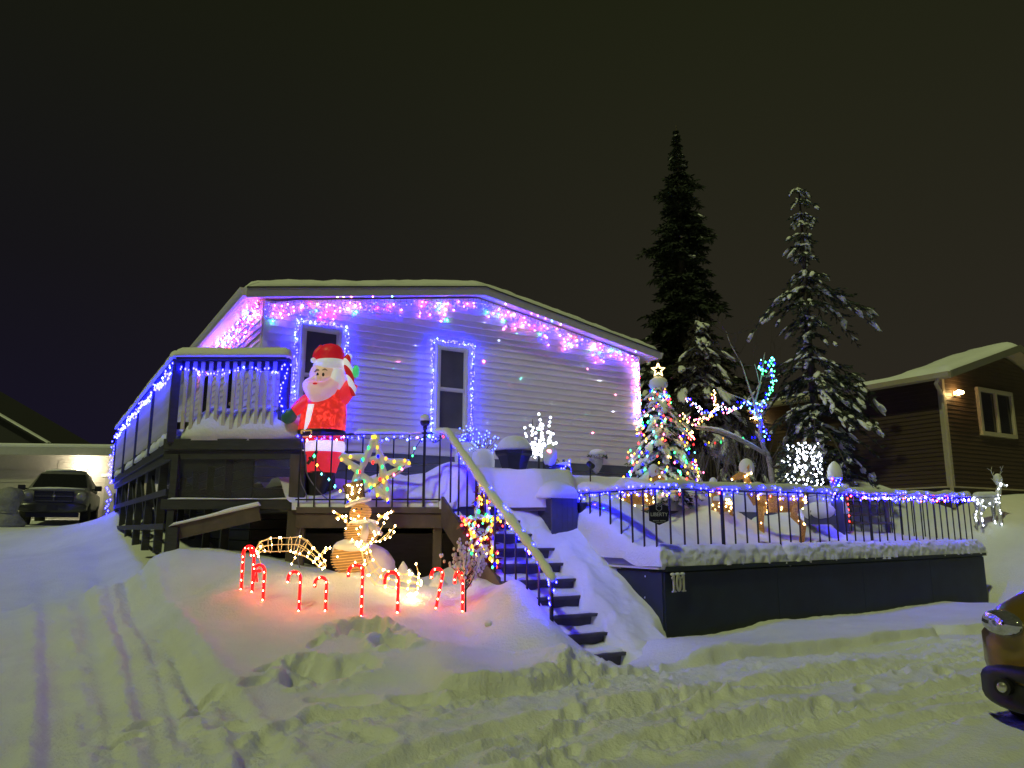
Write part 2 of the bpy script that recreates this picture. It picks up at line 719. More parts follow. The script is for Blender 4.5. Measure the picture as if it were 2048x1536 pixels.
def ground_h(x, y):
    x = np.asarray(x, float)
    y = np.asarray(y, float)
    z = base_h(x, y)
    near = np.clip(1.3 - np.hypot(x, y - 6) / 16, 0, 1)
    z = z + near * (0.035 * fbm(x * 0.9, y * 0.9, 3, 3) + 0.012 * fbm(x * 4, y * 4, 3, 9))
    # ploughed bank in front of the terrace box
    t = (x - BOXB.x) * BD.x + (y - BOXB.y) * BD.y
    d = (x - BOXB.x) * BN.x + (y - BOXB.y) * BN.y
    lip = 1.09 + 0.19 * np.minimum(t, 4.5) + 0.05 * vnoise(t * 1.7, 0 * t, 4) + 0.025 * vnoise(t * 7, 0 * t, 5)
    lip = lip - 0.25 * np.exp(-((t - 3.4) / 0.16) ** 2)
    bank = (0.115 + 0.05 * np.exp(-np.maximum(d, 0) / 0.3)) * (1 - sstep(-0.03, 0.035, d - lip)) * sstep(-0.9, -0.4, t) * (1 - sstep(7.3, 9.5, t))
    bank = np.where(d > -1.2, bank, 0)
    z = z + bank
    # broken lip of the yard mound
    dd, sg, arc = polyd(x, y, LIP)
    tot = sum((LIP[i + 1] - LIP[i]).length for i in range(len(LIP) - 1))
    win = sstep(0.0, 0.25, arc) * (1 - sstep(tot - 0.08, tot, arc))
    far = np.where(sg < 0, 1.0, 0.0)
    dl = dd * np.where(far > 0, 1, -1) + 0.03 * vnoise(x * 4, y * 4, 21) + 0.01 * vnoise(x * 11, y * 11, 22)
    z = z + 0.13 * win * sstep(-0.03, 0.03, dl) * np.exp(-np.maximum(dl, 0) / 0.55)
    # tyre tracks
    for w, dep, path in TRACKS:
        dd, sg, arc = polyd(x, y, path)
        k = np.clip(1 - dd / (w * 3.2), 0, 1)
        dd = dd + 0.02 * vnoise(x * 5, y * 5, 31) * (k > 0)
        groove = -dep * (1 - sstep(w * 0.55, w * 0.95, dd))
        ridge = dep * 0.6 * np.exp(-((dd - w * 1.25) / (w * 0.3)) ** 2) * (1 + 0.5 * vnoise(x * 11, y * 11, 41) + 0.5 * vnoise(x * 25, y * 23, 42))
        tread = 0.010 * np.sin(arc * 70 + 6 * dd / w) * (1 - sstep(w * 0.4, w * 0.6, dd))
        z = z + groove + ridge + tread
    # churned snow along the edge of the road and in front of the steps
    e1, _, a1 = polyd(x, y, CHURN)
    m1 = np.exp(-(e1 / 0.32) ** 2)
    lump = 0.7 * np.maximum(0, vnoise(x * 9, y * 9, 51)) ** 1.0 + 0.7 * np.maximum(0, vnoise(x * 19, y * 17, 52)) + 0.35 * vnoise(x * 33, y * 28, 54)
    ua = x * 0.80 + y * 0.60                   # along the road
    va = -x * 0.60 + y * 0.80
    road = (1 - sstep(6.6, 7.6, y - 0.5 * x)) * sstep(-2.4, -0.6, x)
    z = z + road * (0.022 * fbm(ua * 0.7, va * 3.2, 3, 56) + 0.010 * vnoise(ua * 2.0, va * 14, 57))
    drive = sstep(-0.4, -2.2, x + 0.3 * (y - 5)) * (1 - sstep(14, 22, y))
    ud = -x * 0.5 + y * 0.85
    vd = x * 0.85 + y * 0.5
    z = z + drive * (0.014 * fbm(vd * 2.4, ud * 0.4, 3, 58) + 0.005 * vnoise(vd * 12, ud * 1.3, 59))
    z = z + m1 * 0.034 * lump
    m2 = np.exp(-(((x - 0.62) / 0.5) ** 2 + ((y - 7.35) / 0.42) ** 2))
    z = z + m2 * (0.06 * lump - 0.02)
    m3 = sstep(0.33, 0.75, vnoise(x * 0.8 + 9, y * 0.8, 53)) * (1 - sstep(6.4, 7.2, y - 0.45 * x)) * sstep(-1.2, 0.2, x)
    z = z + m3 * 0.03 * lump
    # step from the driveway up to the yard
    d4, s4, a4 = polyd(x, y, DEDGE)
    z = z + 0.10 * sstep(-0.10, 0.10, np.where(s4 > 0, d4, -d4) + 0.05 * vnoise(x * 2, y * 2, 71)) * np.exp(-d4 / 0.8) * sstep(0, .8, a4)
    # dug hollows and footprints on the mound
    for px, py, D, rx_, ry_, dep in [(722, 1258, 8.1, .36, .26, .20), (785, 1292, 7.75, .26, .2, .16), (640, 1345, 7.0, .34, .28, .11),
                                     (590, 1360, 6.8, .16, .2, .13), (700, 1400, 6.4, .3, .14, .07), (830, 1390, 6.45, .3, .12, .06),
                                     (470, 1455, 5.7, .22, .18, .05), (700, 1330, 7.15, .35, .2, .07)]:
        q = at(px, py, D)
        e = np.hypot((x - q.x) / rx_, (y - q.y) / ry_) + 0.3 * vnoise(x * 5, y * 5, 61) + 0.12 * vnoise(x * 16, y * 16, 63)
        z = z - dep * (1 - sstep(0.45, 1.0, e)) + 0.18 * dep * np.exp(-((e - 1.12) / 0.2) ** 2) * (1 + vnoise(x * 17, y * 17, 62))
    # boot prints from the road up to the stairs and across the yard
    for fx, fy, fa in FEET:
        ca, sa = math.cos(fa), math.sin(fa)
        u_ = (x - fx) * ca + (y - fy) * sa
        v_ = -(x - fx) * sa + (y - fy) * ca
        e = np.hypot(u_ / .15, v_ / .065)
        z = z - .05 * (1 - sstep(.75, 1.05, e)) + .014 * np.exp(-((e - 1.25) / .2) ** 2)
    return z


_rf = random.Random(12)
FEET = []
for (ax, ay), (bx_, by_), n_f in (((.3, 5.2), (1.0, 8.1), 11), ((1.3, 5.6), (1.3, 8.0), 9), ((-2.6, 5.4), (-1.7, 7.9), 9), ((2.2, 6.0), (4.6, 8.3), 9)):
    for i_f in range(n_f):
        t_f = i_f / (n_f - 1)
        a_f = math.atan2(by_ - ay, bx_ - ax)
        o_f = (.09 if i_f % 2 else -.09)
        FEET.append((lerp(ax, bx_, t_f) - math.sin(a_f) * o_f + _rf.uniform(-.04, .04), lerp(ay, by_, t_f) + math.cos(a_f) * o_f + _rf.uniform(-.05, .05), a_f + _rf.uniform(-.25, .25)))
DEDGE = [at(450, 1430, 6.0), at(400, 1370, 6.8), at(345, 1300, 8.0), at(300, 1220, 9.9), at(262, 1130, 13.4), at(222, 1040, 19)]
CHURN = [gr(560, 1478), gr(760, 1450), gr(950, 1420), gr(1080, 1385), gr(1180, 1350), gr(1400, 1352), gr(1700, 1318), gr(2048, 1290)]


def gz(x, y):
    return float(ground_h(np.array([x]), np.array([y]))[0])


def gnd(px, py, D):
    """a point on the ground below the pixel column, at distance D"""
    q = at(px, py, D)
    return V((q.x, q.y, gz(q.x, q.y)))


def axis(lo, hi, step, far, grow=1.12):
    a = list(np.arange(lo, hi + 1e-6, step))
    s = step
    p = a[-1]
    while p < far[1]:
        s *= grow
        p += s
        a.append(p)
    s = step
    p = a[0]
    pre = []
    while p > far[0]:
        s *= grow
        p -= s
        pre.append(p)
    return np.array(pre[::-1] + a)


gx = axis(-5.0, 5.8, 0.0205, (-170, 170), 1.05)
gy = axis(4.3, 10.0, 0.026, (-120, 260), 1.045)
GX, GY = np.meshgrid(gx, gy)
GZ = ground_h(GX.ravel(), GY.ravel())
nx, ny = len(gx), len(gy)
idx = np.arange(nx * ny).reshape(ny, nx)
quads = np.stack([idx[:-1, :-1].ravel(), idx[:-1, 1:].ravel(), idx[1:, 1:].ravel(), idx[1:, :-1].ravel()], 1)


def np_mesh(name, verts, quads, m, smooth=True):
    me = bpy.data.meshes.new(name)
    me.vertices.add(len(verts))
    me.vertices.foreach_set('co', np.asarray(verts, np.float32).ravel())
    me.loops.add(quads.size)
    me.loops.foreach_set('vertex_index', quads.ravel().astype(np.int32))
    me.polygons.add(len(quads))
    me.polygons.foreach_set('loop_start', np.arange(0, quads.size, 4, dtype=np.int32))
    me.polygons.foreach_set('use_smooth', np.full(len(quads), smooth))
    me.materials.append(m)
    me.update(calc_edges=True)
    o = bpy.data.objects.new(name, me)
    C.objects.link(o)
    WO[o.name] = V((0, 0, 0))
    return o


ground = np_mesh('snow_ground', np.stack([GX.ravel(), GY.ravel(), GZ], 1), quads, SNOWG)
ground['kind'] = 'structure'

# ================================================================== main house
HW, HD = 8.25, 14.0
RS, RZ, RSL = 4.12, 6.18, 0.17                 # ridge: s, z and slope


def roofz(s):
    return RZ - RSL * abs(s - RS)


house = thing('house', 'long low house with pale horizontal siding and snow on its shallow gable roof', 'house', hp(HW / 2, 0, 2.0))
w = MB()
top = lambda s: roofz(s) - 0.14
w.prism([hp(0.02, 0.03, 2.0), hp(HW - .02, 0.03, 2.0), hp(HW - .02, 0.03, top(HW)), hp(RS, 0.03, top(RS)), hp(0.02, 0.03, top(0))], EB * (HD - .06))
wall = w.build('wall', M_SIDE, house)
WALLZ, CO = 2.88, 0.127


def board(s0t, s1t, s0b, s1b, z0, z1, out=0.02, side=False):
    m = MB()
    if side:                                   # along the long left side
        f = lambda b, z, o: hp(-o, b, z)
    else:
        f = lambda s, z, o: hp(s, -o, z)
    m.add([f(s0b, z0, out), f(s1b, z0, out), f(s1t, z1, 0.004), f(s0t, z1, 0.004),
           f(s0b, z0, -0.01), f(s1b, z0, -0.01), f(s1t, z1, -0.01), f(s0t, z1, -0.01)],
          [(0, 1, 2, 3), (7, 6, 5, 4), (0, 4, 5, 1), (1, 5, 6, 2), (2, 6, 7, 3), (3, 7, 4, 0)])
    return m


z = WALLZ
while z < top(RS) - 0.02:
    z1 = min(z + CO, top(RS) - 0.005)

    def span(zz):
        d = max(0.0, (zz - top(0)) / RSL)
        return 0.075 + max(0, d - 0.075 if d > 0.075 else 0), (HW - .075) - max(0.0, (zz - top(HW)) / RSL - 0.075 if zz > top(HW) else 0)
    a0, b0 = span(z)
    a1, b1 = span(z1)
    if b1 - a1 > 0.05:
        cuts = [c for c in (2.1 + 1.9 * ((z * 7.3) % 1), 5.4 + 1.7 * ((z * 5.1) % 1)) if max(a0, a1) + .4 < c < min(b0, b1) - .4]
        ends = [None] + cuts + [None]
        for ca, cb in zip(ends, ends[1:]):
            board(a1 if ca is None else ca + .0015, b1 if cb is None else cb - .0015, a0 if ca is None else ca + .0015, b0 if cb is None else cb - .0015, z, z1,
                  out=.020 + .002 * R.uniform(-1, 1)).build('siding_board', M_SIDE, wall)
    z = z1
z = WALLZ
while z < top(0) - 0.03:
    z1 = min(z + CO, top(0) - 0.005)
    board(HD, 0.075, HD, 0.075, z, z1, side=True).build('siding_board', M_SIDE, wall)
    z = z1
for k in range(5):                             # grey skirting boards below the siding
    za = 2.86 - 0.17 * (k + 1)
    m = MB()
    m.box(hp(HW / 2, -0.012, za + 0.083), (HW, 0.02, 0.158), (ER, EB, UP))
    m.build('skirting_board', M_SKIRT, wall)
for k in range(10):                            # and down the long side, behind the deck
    m = MB()
    m.box(hp(-0.012, 5.0, 2.777 - 0.17 * k), (0.02, 10.0, 0.158), (ER, EB, UP))
    m.build('skirting_board', mat('shaded_skirting', (.035, .036, .045), .7, var=.2), wall)  # skirting colour darkened to paint in the shade under the deck
for k in range(5):
    m = MB()
    m.box(hp(1.6, -0.012, 2.777 - 0.17 * (k + 5)), (3.2, 0.02, 0.158), (ER, EB, UP))
    m.build('skirting_board', mat('shaded_skirting', (.035, .036, .045), .7, var=.2), wall)  # same darkened colour, shade painted in below the front corner
m = MB()
m.box(hp(HW / 2, -0.02, 2.87), (HW + .02, 0.035, 0.03), (ER, EB, UP))
m.build('starter_strip', M_TRIM, wall)
for s in (0.0, HW):
    m = MB()
    m.box(hp(s + (0.035 if s == 0 else -0.035), -0.008, (2.88 + top(s)) / 2), (0.085, 0.05, top(s) - 2.88 - 0.01), (ER, EB, UP))
    if s == 0:
        m.box(hp(-0.012, 0.055, (2.88 + top(s)) / 2), (0.03, 0.075, top(s) - 2.88 - 0.01), (ER, EB, UP))
    m.build('corner_trim', M_TRIM, wall)

# roof, fascia, gutters, snow
m = MB()
for a, b in ((-0.35, RS), (RS, 8.6)):
    m.prism([hp(a, -0.28, roofz(a) - .10), hp(b, -0.28, roofz(b) - .10), hp(b, -0.28, roofz(b) - .02), hp(a, -0.28, roofz(a) - .02)], EB * (HD + .56))
roof = m.build('roof', M_TRIM, house)
for a, b in ((-0.37, RS - .001), (RS + .001, 8.62)):
    m = MB()
    m.prism([hp(a, -0.32, roofz(a) - .155), hp(b, -0.32, roofz(b) - .155), hp(b, -0.32, roofz(b) + .0), hp(a, -0.32, roofz(a) + .0)], EB * 0.038)
    m.build('fascia_board', M_FASC, roof)
    m = MB()
    m.prism([hp(a, -0.335, roofz(a) + .003), hp(b, -0.335, roofz(b) + .003), hp(b, -0.335, roofz(b) + .022), hp(a, -0.335, roofz(a) + .022)], EB * 0.06)
    m.build('drip_edge', M_DECKD, roof)
for s, sg in ((-0.37, -1), (8.62, 1)):
    m = MB()
    zz = roofz(s)
    m.loft([[hp(s, b, zz - .13), hp(s + sg * .06, b, zz - .13), hp(s + sg * .11, b, zz - .02), hp(s + sg * .11, b, zz - .0), hp(s, b, zz - .0)]
            for b in (-0.3, HD + .25)])
    m.build('gutter', M_TRIM, roof)

ns, nb = 90, 130
S = np.linspace(-0.46, 8.66, ns)
Bv = np.linspace(-0.27, HD + .2, nb) if False else -0.27 + (HD + .5) * (np.linspace(0, 1, nb) ** 1.8)
SS, BB = np.meshgrid(S, Bv)
edge = np.minimum(np.minimum(SS + 0.46, 8.66 - SS), np.minimum(BB + 0.27, 3))
th = 0.20 * np.sqrt(np.clip(edge / 0.22, 0, 1)) + 0.012 * fbm(SS * 1.4, BB * 1.4, 4, 5) * sstep(0, .2, edge) + 0.02 * fbm(SS * 5, BB * 5, 2, 6) * sstep(0, .2, edge)
rz_ = RZ - RSL * np.sqrt((SS - RS) ** 2 + 0.03)
zz = rz_ + 0.025 + th - 0.10 * sstep(0.30, 0.0, SS + 0.46) * 1.0
vt = [hp(a, b + 0.035 * float(vnoise(a * 3, b * 3, 8)) * (b < -0.2), c) for a, b, c in zip(SS.ravel(), BB.ravel(), zz.ravel())]
rs = MB()
rs.v = [tuple(p) for p in vt]
for j in range(nb - 1):
    for i in range(ns - 1):
        a = j * ns + i
        rs.f.append((a, a + 1, a + ns + 1, a + ns))
rs.build('roof_snow', SNOWR, roof, smooth=True)


def window(s0, s1, z0, z1, mid, house_=house, P=hp, blind=M_BLIND):
    d = 0.055
    fr = MB()
    wd = 0.07
    for a, b, c, e in ((s0, s1, z1 - wd, z1), (s0, s0 + wd, z0 + wd, z1 - wd), (s1 - wd, s1, z0 + wd, z1 - wd)):
        fr.box(P((a + b) / 2, -0.045, (c + e) / 2), (b - a, 0.09, e - c), (ER, EB, UP))
    w_ = fr.build('window', M_TRIM, house_, bevel=0.006)
    sl = MB()
    sl.box(P((s0 + s1) / 2, -0.06, z0 + wd / 2), (s1 - s0 + .06, 0.13, wd), (ER, EB, UP))
    sl.build('sill', M_TRIM, w_, bevel=0.006)
    for za, zb, off in ((z0 + wd, mid, 0.035), (mid, z1 - wd, 0.055)):
        sa = MB()
        t = 0.035
        a, b = s0 + wd, s1 - wd
        for q in ((a, b, za, za + t), (a, b, zb - t, zb), (a, a + t, za + t, zb - t), (b - t, b, za + t, zb - t)):
            sa.box(P((q[0] + q[1]) / 2, -off, (q[2] + q[3]) / 2), (q[1] - q[0], 0.03, q[3] - q[2]), (ER, EB, UP))
        sa.build('sash', M_TRIM, w_)
        pn = MB()
        pn.box(P((a + b) / 2, -off + 0.004, (za + zb) / 2), (b - a - 2 * t, 0.006, zb - za - 2 * t), (ER, EB, UP))
        pn.build('pane', blind, w_)
    return w_


window(0.62, 1.36, 3.28, 5.0, 4.12)
window(3.20, 3.90, 3.28, 4.98, 4.12)
# door and a small window on the side that faces the deck
m = MB()
m.box(hp(-0.03, 2.2, 3.86), (0.05, 0.95, 2.0), (ER, EB, UP))
dr_ = m.build('door', M_TRIM, house)
m = MB()
m.box(hp(-0.06, 2.2, 4.15), (0.012, 0.5, 1.0), (ER, EB, UP))
m.build('pane', M_GLASS, dr_)
m = MB()
m.ell(hp(-0.10, 1.82, 3.8), 0.035, 8, 5)
m.build('handle', mat('brass', (.4, .32, .15), .3, 1.0), dr_, smooth=True)
m = MB()
m.box(hp(-0.03, 5.0, 4.4), (0.05, 1.2, 1.0), (ER, EB, UP))
w2 = m.build('window', M_TRIM, house)
m = MB()
m.box(hp(-0.06, 5.0, 4.4), (0.012, 1.05, 0.85), (ER, EB, UP))
m.build('pane', M_GLASS, w2)
# vent pipe on the roof
m = MB()
m.tube([hp(-0.1, 3.4, 5.4), hp(-0.1, 3.4, 5.95)], 0.018, 6)
tag(m.build('antenna_mast', M_RAIL, None), 'thin dark mast standing at the left eave of the pale house', 'mast')

# ------------------------------------------------------------------ lights on the house
COLS = ['blue', 'pink', 'purple', 'amber', 'green', 'red', 'blue', 'blue', 'blue', 'purple', 'purple']
blb, wires = [], []
s = 0.03
run = []
rr = random.Random(3)
while s < 8.2:
    zt = top(s) - 0.02
    o = rr.uniform(0.03, 0.10)
    run.append(hp(s, -0.08, zt))
    n = rr.choice([1, 2, 2, 3, 3, 4, 5])
    zc = zt
    pth = [hp(s, -0.08, zt)]
    for i in range(n):
        zc -= rr.uniform(0.05, 0.12)
        p = hp(s + rr.uniform(-.03, .03), -o, zc)
        blb.append((p, rr.choice(COLS)))
        pth.append(p)
    wires.append(pth)
    if rr.random() < 0.1:
        blb.append((hp(s, -0.2, zt + 0.02), rr.choice(['aqua', 'pink', 'amber'])))
    s += rr.uniform(0.06, 0.13)
wires.append(run)
lights('icicle_lights', 'multicoloured icicle lights hanging below the gable edge of the pale house', 'string lights', blb, 0.0105, 20, wires, wr=0.0022)
blb, wires = [], []
b = 0.0
while b < 6.2:
    zt = top(0) - 0.03
    n = rr.choice([2, 3, 3, 4, 5])
    zc = zt
    pth = [hp(-0.12, b, zt)]
    for i in range(n):
        p = hp(-rr.uniform(.05, .14), b + rr.uniform(-.03, .03), zc)
        zc -= rr.uniform(0.06, 0.13)
        blb.append((p, rr.choice(COLS + ['red', 'pink'])))
        pth.append(p)
    wires.append(pth)
    b += rr.uniform(0.07, 0.13)
lights('icicle_lights', 'pink and red icicle lights below the left eave above the raised deck', 'string lights', blb, 0.0115, 20, wires, wr=0.002)
blb = []
pth = []
for i in range(44):
    zc = 5.15 - i * 0.031
    p = hp(8.17 + rr.uniform(-.05, .05), -rr.uniform(.05, .09), zc)
    pth.append(p)
    blb.append((p, rr.choice(['blue', 'red', 'amber', 'aqua', 'pink', 'purple', 'warm'])))
lights('corner_lights', 'multicoloured light strand running down the right corner of the pale house', 'string lights', blb, 0.013, 20, [pth], wr=.0025)


def window_string(s0, s1, z0, z1, lab, extra=0):
    path = [hp(s0, -.1, z0), hp(s0 - .02, -.1, z1), hp(s0, -.1, z1), hp(s1, -.1, z1), hp(s1 + .02, -.1, z1), hp(s1, -.1, z0)]
    bl = []
    for rep in range(2):
        for p in along(path, 0.055):
            q = p + ER * rr.uniform(-.035, .035) + UP * rr.uniform(-.03, .03) + EB * rr.uniform(-.01, .06)
            bl.append((q, 'blue' if rr.random() < .82 else 'cool'))
    lights('window_lights', lab, 'string lights', bl, 0.0115, 22, [along(path, .15)], wr=.003)


rr.random()
window_string(0.56, 1.42, 3.2, 5.06, 'blue light strand framing the window behind the red inflatable figure')
window_string(3.14, 3.97, 3.2, 5.05, 'blue light strand framing the tall window beside the stair rail')

# ================================================================== raised deck at the left of the house
DL = V((-4.86, 11.0, 0))
DR = V((-3.05, 11.0, 0))
DZ = 2.78
XX = V((1, 0, 0))
YY = V((0, 1, 0))
deck = thing('raised_deck', 'raised wooden deck with pale balusters and thick snow along its edge, left of the house', 'deck', (-4.4, 12, 1.2))


def dside(b, z, o=0.0):
    return DL + EB * b - ER * o + UP * z


m = MB()
poly = [DL + UP * 2.70, DR + UP * 2.70, V((-3.25, 12.85, 2.70)), HL - ER * .04 + UP * 2.70, HL + EB * 9.6 - ER * .04 + UP * 2.70, dside(9.6, 2.70)]
m.prism(poly, UP * .07)
floor = m.build('floor', M_DECKD, deck)
for zc, hh in ((2.705, 0.155), (2.555, 0.12)):
    m = MB()
    m.box(((DL.x + DR.x) / 2 + .06, 11.0 - .03 + (0 if zc > 2.6 else .04), zc), (DR.x - DL.x + .36, 0.045, hh))
    m.build('rim_board', M_DECKD, deck, bevel=.004)
    m = MB()
    m.beam(dside(0.03, zc, .025 if zc > 2.6 else -.01), dside(9.6, zc, .025 if zc > 2.6 else -.01), .045, hh)
    m.build('rim_board', M_DECKD, deck, bevel=.004)
# posts and rails
PB = [0.0, 2.3, 4.6, 7.0, 9.5]
for b in PB:
    m = MB()
    m.box(dside(b, 3.33, .035), (.115, .115, 1.22), (ER, EB, UP))
    m.build('post', M_DECKD, deck, bevel=.006)
m = MB()
m.box((DR.x - .27, 11.06, 3.35), (.13, .13, 1.25))
m.build('post', M_DECKD, deck, bevel=.006)
m = MB()
m.box(((DL.x + DR.x) / 2 - .13, 11.0, 3.955), (DR.x - DL.x - .22, .17, .045))
m.build('top_rail', M_DECKD, deck, bevel=.004)
m = MB()
m.box(((DL.x + DR.x) / 2 - .13, 11.03, 3.86), (DR.x - DL.x - .3, .05, .13))
m.build('upper_rail', M_DECKD, deck)
m = MB()
m.box(((DL.x + DR.x) / 2 - .13, 11.03, 2.98), (DR.x - DL.x - .3, .05, .1))
m.build('lower_rail', M_DECKD, deck)
for zc, hh, ww in ((3.955, .045, .17), (3.86, .13, .05), (2.98, .1, .05)):
    m = MB()
    m.beam(dside(0.1, zc, 0), dside(9.6, zc, 0), ww, hh)
    m.build('side_rail', M_DECKD, deck)
m = MB()
m.box((0, 0, 0), (.05, .035, .98))
o0 = None
for i in range(12):
    x = -4.74 + i * 0.1165
    if o0 is None:
        m2 = MB()
        m2.box((x, 10.985, 3.42), (.052, .036, 1.0))
        o0 = m2.build('baluster', M_BAL, deck, bevel=.004)
        x0 = x
    else:
        inst(o0, (x - x0, 0, 0.0))
o0 = None
for i in range(72):
    p = dside(0.2 + i * 0.13, 3.42, .045)
    if o0 is None:
        m2 = MB()
        m2.box(p, (.036, .052, 1.0), (ER, EB, UP))
        o0 = m2.build('baluster', M_BAL, deck, bevel=.004)
        p0 = p
    else:
        inst(o0, p - p0)
# snow on rail and deck edge
m = MB()
snowcap(m, [V((-4.93, 11.0, 3.975)), V((-3.23, 11.0, 3.975))], .30, .15, 2, rough=.05, n=11)
snowcap(m, [dside(0.0, 3.975, 0), dside(9.6, 3.975, 0)], .27, .13, 3, rough=.08)
m.build('rail_snow', SNOW, deck, smooth=True)
m = MB()
snowcap(m, [V((-4.80, 11.27, 2.76)), V((-3.0, 11.30, 2.76))], .66, .52, 5, rough=.10, n=13, drop=.0)
snowcap(m, [dside(0.1, 2.76, -.27), dside(9.5, 2.76, -.27)], .66, .25, 6, rough=.12, n=11)
m.build('deck_snow', SNOWR, deck, smooth=True)
# structure below the deck
for x, w_ in ((-4.80, .10), (-3.09, .13), (-2.98, .1)):
    m = MB()
    m.box((x, 11.0, 1.75), (w_, .1, 1.62))
    m.build('support_post', M_DECKD if w_ < .12 else M_DECKB, deck, bevel=.005)
for b in (1.6, 3.2, 4.8, 6.4, 8.0, 9.4):
    m = MB()
    m.box(dside(b, 1.9, -.1), (.12, .12, 1.5), (ER, EB, UP))
    m.build('support_post', M_DECKD, deck)
    m = MB()
    m.box(dside(b, 1.9, -1.1), (.12, .12, 1.5), (ER, EB, UP))
    m.build('support_post', M_DECKD, deck)
    m = MB()
    m.beam(dside(b, 1.45, -.1), dside(b + 1.4, 2.4, -.1), .04, .1)
    m.build('brace', M_DECKD, deck)
    m = MB()
    m.beam(dside(b, 2.1, -.15), dside(b, 2.1, -1.1), .04, .09)
    m.build('brace', M_DECKD, deck)
for zc in (1.55, 2.05):
    m = MB()
    m.beam(dside(.4, zc, -.02), dside(9.3, zc, -.02), .035, .09)
    m.build('brace', M_DECKD, deck)
m = MB()
m.box(((DL.x + DR.x) / 2 + .0, 10.96, 1.855), (DR.x - DL.x + .16, .06, .14))
m.build('lower_beam', M_DECKD, deck, bevel=.004)
m = MB()
snowcap(m, [V((-4.85, 10.95, 1.925)), V((-3.1, 10.95, 1.925))], .07, .02, 9, rough=.3)
m.build('beam_snow', SNOW, deck, smooth=True)
# clear sheet stretched inside the front frame
M_SHEET = mat('clear_plastic_sheet', (.5, .5, .55), .12, spec=.8, bump=.9, bscale=5, alpha=.08, bdist=.05)
m = MB()
for i in range(24):
    for j in range(10):
        pass
ring = []
for i in range(25):
    x = -4.72 + 1.56 * i / 24
    ring.append([V((x, 11.03 + .012 * math.sin(i * 1.3) + .008 * math.sin(i * 2.9 + j), 1.94 + .6 * j / 10)) for j in range(11)])
m.loft(ring, cap=False, loop=False)
m.build('plastic_sheet', M_SHEET, deck, smooth=True)
# sloping plank with snow in front
m = MB()
a, b = at(338, 1068, 10.75), at(520, 1026, 10.85)
m.beam(a, b, .05, .2)
m.build('sloping_plank', M_DECKB, deck, bevel=.004)
m = MB()
snowcap(m, [a + UP * .1, b + UP * .1], .09, .05, 11, rough=.3)
m.build('plank_snow', SNOW, deck, smooth=True)
m = MB()
m.box(at(346, 1092, 10.72), (.13, .1, .5))
m.build('plank_post', M_DECKD, deck)

# string lights on the deck rails
blb = []
pA = [V((-4.82, 10.95, 3.80)), V((-4.3, 10.95, 3.74)), V((-3.95, 10.95, 3.80)), V((-3.4, 10.95, 3.77)), V((-3.28, 10.98, 3.9))]
for p in along(pA, .035):
    if rr.random() < .9:
        blb.append((jit(p, .035, rr), 'blue' if rr.random() < .85 else 'cool'))
pC = [V((-3.24, 10.97, 3.85)), V((-3.36, 10.94, 3.5)), V((-3.33, 10.94, 3.25)), V((-3.2, 10.94, 3.12))]
for p in along(pC, .05):
    blb.append((jit(p, .02, rr), 'blue'))
lights('deck_string_lights', 'blue string lights strung across the front balusters of the raised deck', 'string lights', blb, .013, 24, [pA, pC])
blb = []
pB = []
for i in range(20):
    b = 9.5 * i / 19
    pB.append(dside(b, 3.86 - .12 * abs(math.sin(i * .8)), .09))
for p in along(pB, .04):
    blb.append((jit(p, .045, rr), 'blue' if rr.random() < .8 else 'cool'))
for p in along([dside(9.6, 3.7, .12), dside(9.65, 1.9, .12)], .06):
    blb.append((jit(p, .05, rr), 'blue'))
lights('deck_string_lights', 'blue string lights running back along the side rail of the raised deck', 'string lights', blb, .0145, 26, [pB])
m = MB()
pth = smooth_path([V((-3.0, 10.9, 2.7)), V((-2.97, 10.86, 2.2)), V((-2.85, 10.8, 1.9)), V((-2.9, 10.6, 1.3)), V((-2.75, 10.3, .95))], 5)
m.tube(pth, .008, 5)
tag(m.build('power_cable', M_CABLE, None), 'grey power cable hanging down from the deck corner to the snow', 'cable')

# ================================================================== upper landing and deck in front of the house
LZ = 1.81
EBL = [(0.085, -2.28), (1.78, -3.32), (1.781, -3.57), (2.55, -3.57), (2.95, -4.12), (3.45, -4.2), (3.95, -3.57), (10.2, -3.57)]


def bfront(s):
    return np.interp(s, [q[0] for q in EBL], [q[1] for q in EBL])


upper = thing('front_landing', 'brown wooden landing with deep snow below the gable wall', 'deck', (0, 12, 1.2))
m = MB()
poly = [hp(q[0], q[1], LZ - .05) for q in EBL] + [hp(10.2, -.03, LZ - .05), hp(.085, -.03, LZ - .05)]
m.prism(poly, UP * .05)
m.build('floor', M_DECKB, upper)
A0, A1 = V((-2.95, 10.68, 0)), V((-.94, 10.68, 0))
for k, (zc, hh, off) in enumerate(((1.765, .085, -.02), (1.62, .19, 0.0))):
    m = MB()
    m.beam(A0 + UP * zc + YY * off, A1 + UP * zc + YY * off, .04, hh)
    m.build('fascia_board', M_DECKB, upper, bevel=.005)
for x in (-2.9, -1.02):
    m = MB()
    m.box((x, 10.74, 1.1), (.12, .1, .9))
    m.build('support_post', M_DECKB, upper)
m = MB()
m.box((-1.9, 11.6, .95), (2.4, .04, 1.0))
m.build('back_panel', M_DECKD, upper)
# low board wall behind the terrace
for k in range(4):
    m = MB()
    m.beam(hp(3.2, -3.6, LZ - .09 - .165 * k), hp(10.2, -3.6, LZ - .09 - .165 * k), .03, .155)
    m.build('wall_board', M_GREYW, upper)
